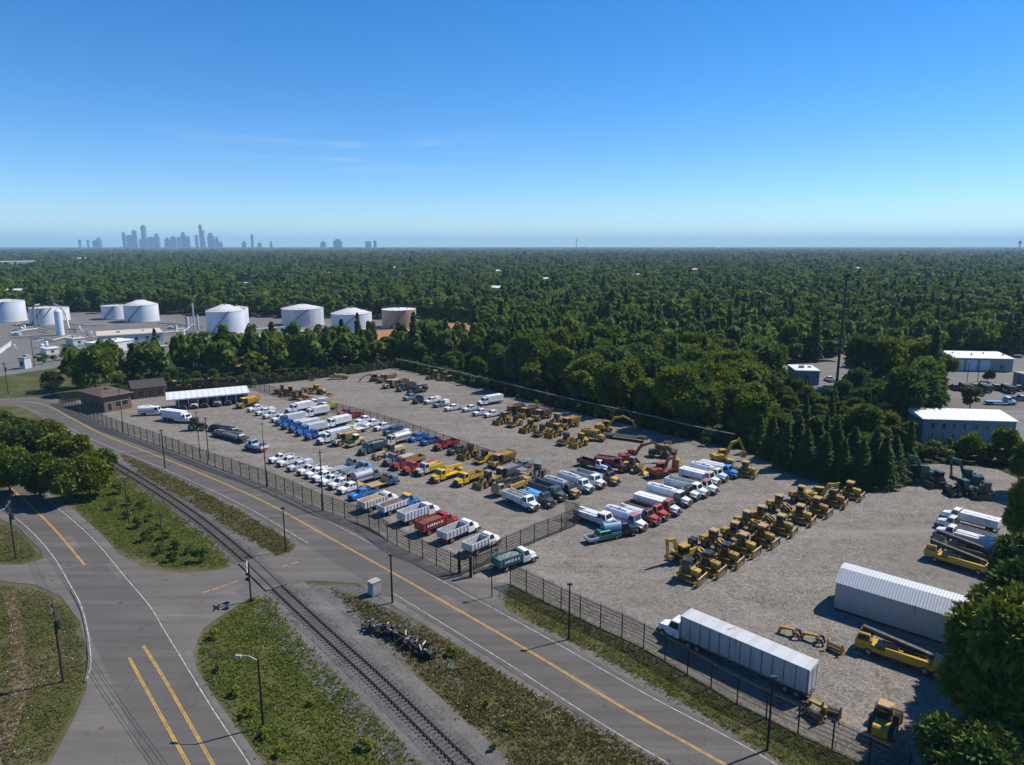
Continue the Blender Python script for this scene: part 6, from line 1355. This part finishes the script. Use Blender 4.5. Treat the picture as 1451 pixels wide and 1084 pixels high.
V('pickup', 581, 627, FF, 'blue pickup in the inner fence row beside the white crew cab', None, 2.9, col=(.01, .12, .40), bed='service'); V('pickup', 598, 632, FF, 'navy blue pickup left of the red one by the inner fence', None, 2.9, col=(.015, .07, .2), bed='open')
V('truck', 618, 639, FF, 'red truck by the inner fence right of the navy pickup', None, 3.2, cabcol=RED, bodycol=RED, body='stake', L=7.0, framecol=RED); V('pickup', 637, 645, FF, 'dark pickup with red bed trim by the inner fence', None, 2.9, col=BLACK, bedcol=DRED, bed='flat')
V('loader', 655, 652, FF, 'dark yellow loader by the inner fence', None, 2.5, col=DKYEL, roof=BLACK); V('roller', 677, 658, FF, 'yellow roller by the inner fence', None, 2.2, col=YEL, roof=BLACK)
V('haul', 700, 664, FF, 'tan hauler by the right part of the inner fence', None, 2.8, col=TAN, bodycol=DKYEL); V('pickup', 730, 668, FF, 'grey pickup by the right part of the inner fence', None, 2.5, col=GREY, bed='cap'); V('loader', 761, 678, FF + 20, 'dark grey loader at the right end of the inner fence', col=GREY, roof=GREY)
V('roller', 399, 558, 200, 'rusty roller by the upper inner fence, left of three', col=ORANGE); V('loader', 411, 561, 210, 'rusty loader by the upper inner fence, middle of three', col=(.3, .17, .03)); V('roller', 424, 566, 200, 'rusty roller by the upper inner fence, right of three', col=(.28, .17, .04))
V('truck', 478, 604, FF, 'white bus like box truck right of the blue utility trucks', cabcol=WHITE, bodycol=(.68, .69, .7), body='box', L=8.5, bh=1.0)
# far corner of the yard
V('attachment', 434, 553, 150, 'yellow grapple at the left of the three on the far gravel', form='grapple'); V('grader', 448, 557, 150, 'yellow grader frame lying on the far gravel', col=CATY); V('attachment', 470, 561, 150, 'small yellow grapple at the right of the far gravel group', form='grapple')
V('flat_trailer', 481, 537, 190, 'tan flat trailer with a spare wheel near the back fence', L=7, load=TAN, col=DKYEL); V('attachment', 442, 540, 90, 'tiny yellow frame near the back fence corner', form='frame')
V('excavator', 532, 540, 190, 'dusty tan crane excavator near the back fence', col=(.32, .23, .12), pose='low', swing=20); V('haul', 548, 541, 225, 'dusty tan hauler beside the crane excavator', col=(.3, .22, .12), roof=TAN, bodycol=(.33, .25, .15)); V('haul', 556, 549, 225, 'cream hauler in front of the crane excavator', col=CREAM, bodycol=(.4, .33, .22))
V('truck', 566, 548, FF, 'dark brown tipper, first right of the dusty haulers', cabcol=BROWN, bodycol=BROWN, body='dump', L=7.2); V('truck', 576, 553, FF, 'dark tipper, second right of the dusty haulers', cabcol=(.07, .06, .05), bodycol=(.08, .07, .06), body='dump', L=7.4); V('truck', 592, 557, FF, 'black tipper with arched arm, third right of the dusty haulers', cabcol=BLACK, bodycol=BLACK, body='crane', L=8.0)
V('loader', 616, 537, 210, 'yellow loader by the back fence under the trees, left one', col=DKYEL); V('loader', 630, 539, 180, 'yellow loader by the back fence under the trees, right one', col=CATY)
V('pickup', 583, 566, FF, 'blue grey pickup with flat roof in the far row', col=(.15, .22, .32), bed='flat'); V('truck', 598, 570, FF, 'dark flatbed left of the white vans in the far row', cabcol=BLACK, bodycol=GREY, body='flat', L=7)
V('pickup', 603, 573, FF, 'white capped pickup at the left of the far white row', None, 2.9, col=WHITE, bed='cap', L=6.0); V('pickup', 616, 578, FF, 'blue grey pickup between white ones in the far row', None, 2.9, col=(.14, .2, .27), bed='cap', bedcol=WHITE)
for i, (x, y) in enumerate(((632, 583), (657, 584), (671, 590), (688, 592))):
    V('pickup', x, y, FF - 12, 'white crew cab pickup in the far row, ' + ('beside the blue grey one', 'second from the blue grey one', 'in front of the white trailer', 'beside the yellow machines')[i], 'white crew cabs in the far row', 2.9, col=WHITE)
V('truck', 694, 573, FF - 10, 'large white box truck behind the far white pickups', cabcol=WHITE, bodycol=(.68, .69, .71), body='box', L=9, bh=1.2)
# yellow plant row in the upper right yard
g = 'yellow machines in the upper yard row'
for kd, x, y, lab, kw in (('loader', 712, 600, 'yellow loader at the left end of the upper yard row', dict(col=DKYEL)), ('roller', 730, 604, 'yellow roller second in the upper yard row', dict(col=CATY)), ('loader', 750, 611, 'yellow loader with black cab third in the upper yard row', dict(col=CATY, roof=CATY)), ('roller', 768, 617, 'dark yellow roller fourth in the upper yard row', dict(col=DKYEL)), ('loader', 786, 618, 'loader with big black cab in the middle of the upper yard row', dict(col=CATY)), ('roller', 802, 629, 'roller with dark hood left of the squat yellow loader', dict(col=DKYEL)), ('loader', 822, 632, 'squat yellow loader at the right end of the upper yard row', dict(col=(.5, .29, .03), roof=CATY))):
    V(kd, x, y, FF, lab, g, **kw)
V('haul', 728, 588, FF, 'black and yellow hauler at the back left of the upper yard row', col=(.1, .07, .02), bodycol=(.06, .05, .03), roof=DKYEL); V('haul', 748, 591, FF, 'dark hauler second at the back of the upper yard row', col=DKYEL, bodycol=(.07, .055, .03)); V('haul', 768, 594, FF, 'dark hauler third at the back of the upper yard row', col=DKYEL, bodycol=(.08, .06, .03)); V('loader', 788, 602, FF, 'yellow loader behind the big black cab one', col=CATY); V('haul', 806, 606, FF, 'yellow hauler behind the squat loader', col=CATY, bodycol=DKYEL)
V('truck', 840, 623, -30, 'yellow truck left of the long yellow boom', cabcol=CATY, bodycol=CATY, body='tank', L=6.5, roofcol=CATY)
V('flat_trailer', 884, 622, -28, 'long low yellow trailer under the arched excavator boom', L=12, deck='dark_steel', col=CATY); V('excavator', 856, 612, -18, 'yellow excavator reaching its long arched boom to the right', col=(.5, .30, .03), pose='long', bucketcol=CATY)
# row of tippers by the inner gap
TR = -46
V('truck', 738, 716, TR, 'white tipper with grey load nearest the inner gap', None, 0, cabcol=WHITE, bodycol=(.62, .65, .69), load='grey_load', L=8.6, bh=1.25)
V('truck', 763, 712, TR, 'black nosed truck with blue and grey body beside the white tipper', None, 0, cabcol=BLACK, bodycol=(.10, .30, .6), body='service', L=8.2); V('truck', 777, 703, TR, 'charcoal tipper with grey hood', None, 0, cabcol=(.05, .055, .06), bodycol=(.12, .125, .13), body='dump', L=8.8)
V('truck', 795, 699, TR, 'black truck with yellow nose and grey tank', None, 0, cabcol=BLACK, bodycol=(.36, .39, .43), hoodcol=(.4, .25, .05), body='tank', L=8.8); V('truck', 815, 692, TR, 'silver white tank truck, left of two in the tipper row', None, 0, cabcol=WHITE, bodycol=(.56, .58, .6), body='tank', L=8.8)
V('truck', 835, 686, TR, 'white cab truck with grey tipper body, right of two', None, 0, cabcol=WHITE, bodycol=(.42, .45, .48), body='dump', L=8.2); V('truck', 855, 682, TR, 'black truck with yellow nose at the right end of the tipper row', None, 0, cabcol=BLACK, bodycol=(.2, .25, .3), hoodcol=(.45, .28, .04), body='flat', L=7.6)
V('truck', 842, 664, TR, 'white cabbed truck with dark red flat body behind the tipper row', cabcol=WHITE, bodycol=DRED, body='stake', L=8.5, framecol=DRED); V('haul', 868, 666, TR + 20, 'dark red roofed machine with big black wheels', col=DRED, bodycol=DRED, roof=DRED); V('loader', 897, 668, TR + 10, 'yellow loader beside the big black wheels', col=(.45, .27, .04), r=.85, roof=GREY)
V('excavator', 893, 656, 5, 'dark red crane arm machine stretched across the gravel', col=(.26, .04, .02), pose='long', cabc=DRED, bucketcol=DRED); V('roller', 934, 648, -20, 'long black drum machine beside the dark red arm', col=BLACK)
V('excavator', 935, 676, 20, 'small red excavator with folded arm at the lane', col=(.3, .05, .02), pose='folded', bucketcol=RED)
t = thing('yellow_hopper', 'upright yellow hopper beside the small red excavator', 'hopper', (*G(957, 668), GZ)); obj('bin', MB().cyl((0, 0, .5), (0, 0, 2.9), .95, .8, 16).mesh('bin', ['yellow_rim']), t); obj('lid', MB().cyl((0, 0, 2.902), (0, 0, 3.2), .85, .5, 16).mesh('lid', ['yellow_rim']), t); obj('base', MB().box(-1.0, 1.0, -.9, .9, 0, .5).mesh('base', ['dark_steel']), t)
V('paver', 941, 641, 160, 'small black and yellow paver near the fence foot', col=DKYEL)
# second truck row
T2 = -43; g = None
V('truck', 846, 742, T2, 'long white service truck at the left end of the second truck row', cabcol=WHITE, bodycol=WHITE, body='service', L=8.8, crew=True); V('pickup', 853, 765, T2 + 70, 'green crew pickup with white bed at the front of the second truck row', col=GREEN, bedcol=WHITE, L=6.6)
V('truck', 876, 760, T2 + 62, 'black truck with small blue tank touching the green pickup', cabcol=BLACK, bodycol=(.12, .26, .42), body='tank', L=6.4, W=1.0)
for x, y, lab, kw in ((886, 744, 'silver box truck with pink and white nose', dict(cabcol=LBLUE, bodycol=(.6, .63, .68), hoodcol=WHITE, roofcol=PINK, body='tank', L=8.4)), (903, 737, 'red cab truck with silver bed, left of the red noses', dict(cabcol=DRED, bodycol=(.56, .59, .63), body='service', L=8.6, hoodcol=RED)), (916, 730, 'red cab truck with brown flat bed', dict(cabcol=RED, bodycol=BROWN, body='stake', L=8.8)), (931, 722, 'white box truck with red cab and white hood', dict(cabcol=RED, bodycol=WHITE, hoodcol=(.7, .72, .74), body='box', L=9.4, bh=.7, roofcol=(.45, .08, .06))), (948, 710, 'white tank truck on a green chassis', dict(cabcol=(.01, .1, .06), bodycol=WHITE, hoodcol=WHITE, body='tank', L=9.4, framecol=GREEN, roofcol=WHITE)), (962, 703, 'black and white truck right of the green chassis one', dict(cabcol=BLACK, bodycol=(.6, .62, .64), hoodcol=WHITE, body='flat', L=8.6)), (972, 698, 'all white tipper in the second truck row', dict(cabcol=WHITE, bodycol=(.66, .68, .7), body='dump', L=9.2)), (989, 694, 'white truck with pink roofed cab', dict(cabcol=WHITE, bodycol=(.5, .52, .55), roofcol=PINK, body='flat', L=8)), (991, 683, 'white truck with black and yellow mid body', dict(cabcol=WHITE, bodycol=WHITE, hoodcol=WHITE, roofcol=CREAM, body='box', L=9, bh=.6)), (1004, 677, 'white and pale blue tank truck near the blue truck', dict(cabcol=(.5, .6, .72), bodycol=WHITE, body='tank', L=8.4)), (1018, 672, 'bright blue cab truck at the right end of the second truck row', dict(cabcol=(.01, .17, .55), bodycol=(.55, .6, .66), body='box', L=8.8, bh=.7))):
    V('truck', x, y, T2, lab, **kw)
V('excavator', 1022, 655, 15, 'yellow excavator with raised arch boom at the end of the truck row', col=(.48, .28, .02), pose='arch', bucketcol=CATY); V('dozer', 1058, 675, -35, 'yellow bulldozer with tan blade next to the arch boomed excavator', col=(.46, .28, .04)); V('loader', 1036, 672, -35, 'yellow loader hemmed in between blue truck and bulldozer', col=CATY)
# bulldozer rows
D2 = -41; on = ('nearest the camera', 'second from the near end', 'third from the near end', 'fourth from the near end', 'fifth from the near end', 'sixth from the near end', 'seventh from the near end', 'eighth from the near end', 'next to last', 'last at the far end')
for i, (x, y) in enumerate(((978, 822), (1004, 811), (1031, 799), (1055, 784), (1082, 771), (1109, 755), (1136, 740), (1160, 729), (1184, 717), (1206, 706))):
    V('dozer', x, y, D2 + random.uniform(-4, 4), 'yellow bulldozer in the front bulldozer row, ' + on[i], 'bulldozers in the front row', roof=BLACK if i in (0, 1, 2) else TAN, col=CATY if i % 3 else (.48, .28, .03))
on2 = ('left end, by the folded digger arm', 'second from the left end', 'third from the left end', 'in the middle, with rounded bucket', 'fifth from the left end', 'sixth from the left end', 'last, by the standing digger arm')
for i, (x, y) in enumerate(((984, 790), (1013, 778), (1042, 766), (1060, 750), (1080, 742), (1105, 726), (1136, 712))):
    V('loader', x, y, D2 + random.uniform(-5, 5), 'yellow wheel loader in the rear bulldozer row, ' + on2[i], 'wheel loaders in the rear row', roof=BLACK if i == 0 else TAN, lift=0.0 if i != 3 else .5)
V('excavator', 966, 793, 212, 'yellow excavator with folded arm at the left end of the bulldozer rows', col=(.46, .27, .03), pose='folded', bucketcol=CATY); V('excavator', 1157, 712, -20, 'yellow excavator with tall standing arm near the far end of the bulldozer rows', col=(.46, .28, .03), pose='folded', bucketcol=CATY)
# right side
V('excavator', 1310, 684, 160, 'dark green excavator with arched arm, left of the two by the hedge', col=(.0, .10, .075), pose='folded', cabc=(.0, .07, .05)); V('excavator', 1372, 690, 150, 'dark green excavator with black tracks, right of the two by the hedge', col=(.0, .07, .055), pose='folded')
V('attachment', 1283, 686, 10, 'black frame standing by the left green excavator', col=BLACK, form='frame')
for o_ in [q for q in bpy.data.objects if q.get('label', '').startswith('dark green excavator')]: o_.scale = (1.0, 1.0, 1.35)
V('loader', 1297, 681, 200, 'black loader in front of the left green excavator', col=(.03, .05, .045), cabc=(.0, .07, .05), roof=(.0, .1, .08)); V('dozer', 1326, 690, 190, 'black bulldozer between the two green excavators', col=(.03, .04, .04), roof=BLACK); V('loader', 1362, 702, 185, 'black and green loader in front of the right green excavator', col=(.03, .04, .04), roof=(.0, .12, .09)); V('dozer', 1392, 706, 170, 'black bulldozer at the right end of the green excavators', col=(.05, .04, .02), roof=BLACK); V('attachment', 1340, 695, 10, 'black frame standing by the right green excavator', col=BLACK, form='frame')
RB = 131
V('truck', 1372, 744, RB, 'white truck farthest from the barn in the right edge group', cabcol=WHITE, bodycol=WHITE, body='box', L=9, bh=.7); V('truck', 1370, 757, RB, 'white truck with dark flat bed in the right edge group', cabcol=WHITE, bodycol=BLACK, body='flat', L=9.5); V('truck', 1370, 771, RB, 'white bodied truck with black chassis nearest the yellow rig', cabcol=WHITE, bodycol=(.65, .66, .66), body='service', L=9.8)
V('rig', 1366, 788, RB, 'black and yellow rig between the white trucks and the long yellow one', col=(.05, .045, .04), cabcol=BLACK); V('rig', 1360, 803, RB, 'long yellow drill rig parked at the right edge', col=(.5, .31, .03))
V('rig', 1274, 937, 139, 'yellow drill rig parked beside the white barn', col=(.48, .29, .02)); V('attachment', 1112, 898, -35, 'yellow grapple lying farthest left on the open gravel', form='grapple'); V('attachment', 1146, 908, -35, 'yellow grapple with raised claw right of the other one', form='grapple'); V('attachment', 1183, 925, 40, 'small yellow drum frame standing alone on gravel', form='frame')
V('loader', 1250, 1035, 52, 'black and yellow wheel loader near the bottom right tree', col=(.48, .28, .02), r=.9); V('attachment', 1160, 1008, 140, 'black and yellow grapple by the fence behind the semi trailer', col=(.3, .19, .03)); V('attachment', 1180, 1016, 60, 'black drum frame by the fence behind the semi trailer', col=(.3, .19, .03), form='frame'); V('attachment', 1150, 1020, 20, 'small dark frame closest to the fence behind the semi trailer', col=BLACK, form='frame')
A_ = G(962, 914); B_ = G(1143, 997); mid_ = ((A_[0] + B_[0]) / 2, (A_[1] + B_[1]) / 2); an_ = math.atan2(A_[1] - B_[1], A_[0] - B_[0])
s_ = thing('semi_truck', 'white semi truck with long rust stained ribbed trailer by the fence', 'semi truck', (mid_[0] + 1.3 * math.sin(an_) * -1 * -1, mid_[1] - 1.3 * math.cos(an_), GZ), an_); semi(s_)
# beyond: the lot on the right and the tank farm
V('truck', 1416, 573, -5, 'white and blue truck on the lot road', cabcol=WHITE, bodycol=LBLUE, body='flat', L=9); V('pickup', 1446, 568, 0, 'blue pickup at the right edge of the lot road', col=(.05, .12, .3))
for i, (x, y) in enumerate(((1352, 552), (1366, 553), (1380, 551), (1394, 554), (1410, 552), (1426, 555), (1442, 553))):
    V('truck' if i % 2 else 'pickup', x, y, 80, 'dark vehicle in the lot below the garage, %s' % ('leftmost', 'second from the left', 'third from the left', 'in the middle', 'third from the right', 'second from the right', 'rightmost')[i], 'dark vehicles below the garage', **({'cabcol': BLACK, 'bodycol': (.03, .035, .04), 'body': 'box', 'L': 8, 'bh': .8} if i % 2 else {'col': (.03, .04, .05)}))
V('pickup', 1225, 545, 20, 'white pickup parked near the little grey office', col=WHITE); V('pickup', 1175, 540, 90, 'white pickup beside the small blue store', col=WHITE)
V('pickup', 24, 476, 160, 'silver pickup among pipes at the left edge', col=(.5, .5, .5), bed='cap'); V('truck', 210, 508, 20, 'dark truck on the tank farm road', cabcol=BLACK, bodycol=GREY, body='flat', L=8); V('truck', 340, 485, 10, 'small grey truck in front of the largest tank', cabcol=GREY, bodycol=GREY, body='tank', L=8); V('pickup', 310, 486, 10, 'blue pickup in front of the largest tank', col=(.06, .14, .3))

# ---------------------------------------------------------------- haze, sky, sun, camera
hz = obj('haze', MB().box(-32000, 32000, -32000, 32000, -1.2, 420).mesh('haze', [])); hz['kind'] = 'stuff'
m = bpy.data.materials.new('haze'); m.use_nodes = True; nt = m.node_tree; nt.nodes.clear(); out = nt.nodes.new('ShaderNodeOutputMaterial'); pv = nt.nodes.new('ShaderNodeVolumePrincipled')
pv.inputs['Color'].default_value = (0.48, 0.78, 1.0, 1); pv.inputs['Density'].default_value = HAZE = 7.4e-5; pv.inputs['Anisotropy'].default_value = 0.0
nt.links.new(pv.outputs[0], out.inputs['Volume']); hz.data.materials.append(m)
SUN_EL, SUN_AZ = R(50), R(24)     # azimuth counter-clockwise from +x
w = bpy.data.worlds.new('World'); S.world = w; w.use_nodes = True; nt = w.node_tree; bg = nt.nodes['Background']
sk = nt.nodes.new('ShaderNodeTexSky'); sk.sky_type = 'NISHITA'; sk.sun_disc = False; sk.sun_elevation = SUN_EL; sk.sun_rotation = R(90) - SUN_AZ
sk.altitude = 1800; sk.air_density = 1.0; sk.dust_density = 0.0; sk.ozone_density = 3.5
hs = nt.nodes.new('ShaderNodeHueSaturation'); hs.inputs['Saturation'].default_value = 1.3; tint = mixc(nt, 1.0, sk.outputs[0], (0.88, 0.91, 0.98), 'MULTIPLY')
nt.links.new(tint, hs.inputs['Color'])
gc = nt.nodes.new('ShaderNodeTexCoord').outputs['Generated']; sx = nt.nodes.new('ShaderNodeSeparateXYZ'); nt.links.new(gc, sx.inputs[0])     # thin wisps of cirrus low in the sky
mp = nd(nt, 'ShaderNodeMapping'); mp.inputs['Scale'].default_value = (5, 5, 75); mp.inputs['Rotation'].default_value = (0, R(2.5), 0); nt.links.new(gc, mp.inputs[0])
cn = noise(nt, 1.0, 6, mp.outputs[0], .62, .4); f = ramp(nt, cn.outputs[0], .50, .78)
def band(src, a, b, c_, d):
    q = nd(nt, 'ShaderNodeMath', operation='MULTIPLY'); nt.links.new(ramp(nt, src, a, b), q.inputs[0]); nt.links.new(ramp(nt, src, d, c_), q.inputs[1]); return q.outputs[0]
mz = band(sx.outputs[2], .085, .12, .13, .165); mx_ = band(sx.outputs[0], -.48, -.22, -.1, .12)
q1 = nd(nt, 'ShaderNodeMath', operation='MULTIPLY'); nt.links.new(f, q1.inputs[0]); nt.links.new(mz, q1.inputs[1]); q2 = nd(nt, 'ShaderNodeMath', operation='MULTIPLY'); nt.links.new(q1.outputs[0], q2.inputs[0]); nt.links.new(mx_, q2.inputs[1])
q3 = nd(nt, 'ShaderNodeMath', operation='MULTIPLY'); nt.links.new(q2.outputs[0], q3.inputs[0]); q3.inputs[1].default_value = .28
wisp = mixc(nt, q3.outputs[0], hs.outputs[0], (6.2, 6.6, 7.0))
nt.links.new(wisp, bg.inputs[0]); bg.inputs[1].default_value = 0.124
ld = bpy.data.lights.new('Sun', 'SUN'); ld.energy = 5.0; ld.angle = R(0.53); ld.color = (1.0, .92, .80)
lo = bpy.data.objects.new('Sun', ld); COL.objects.link(lo); sd = Vector((math.cos(SUN_EL) * math.cos(SUN_AZ), math.cos(SUN_EL) * math.sin(SUN_AZ), math.sin(SUN_EL)))
lo.rotation_euler = sd.to_track_quat('Z', 'Y').to_euler(); lo.location = (60, 60, 200)
cd = bpy.data.cameras.new('Camera'); cam = bpy.data.objects.new('Camera', cd); COL.objects.link(cam); S.camera = cam
cd.sensor_width = 36.0; cd.lens = 36.0 * F / 1451.0; cd.clip_start = 0.5; cd.clip_end = 120000
cam.location = (0, 0, CAMH); cam.rotation_euler = (math.pi / 2 - PITCH, 0, 0)
S.view_settings.view_transform = 'Standard'; S.view_settings.look = 'None'; S.view_settings.exposure = 0.38; S.view_settings.gamma = 1.0
c = S.cycles; c.use_denoising = True; c.max_bounces = 5; c.diffuse_bounces = 2; c.glossy_bounces = 2; c.transmission_bounces = 2; c.transparent_max_bounces = 16; c.volume_bounces = 1; c.caustics_reflective = False; c.caustics_refractive = False
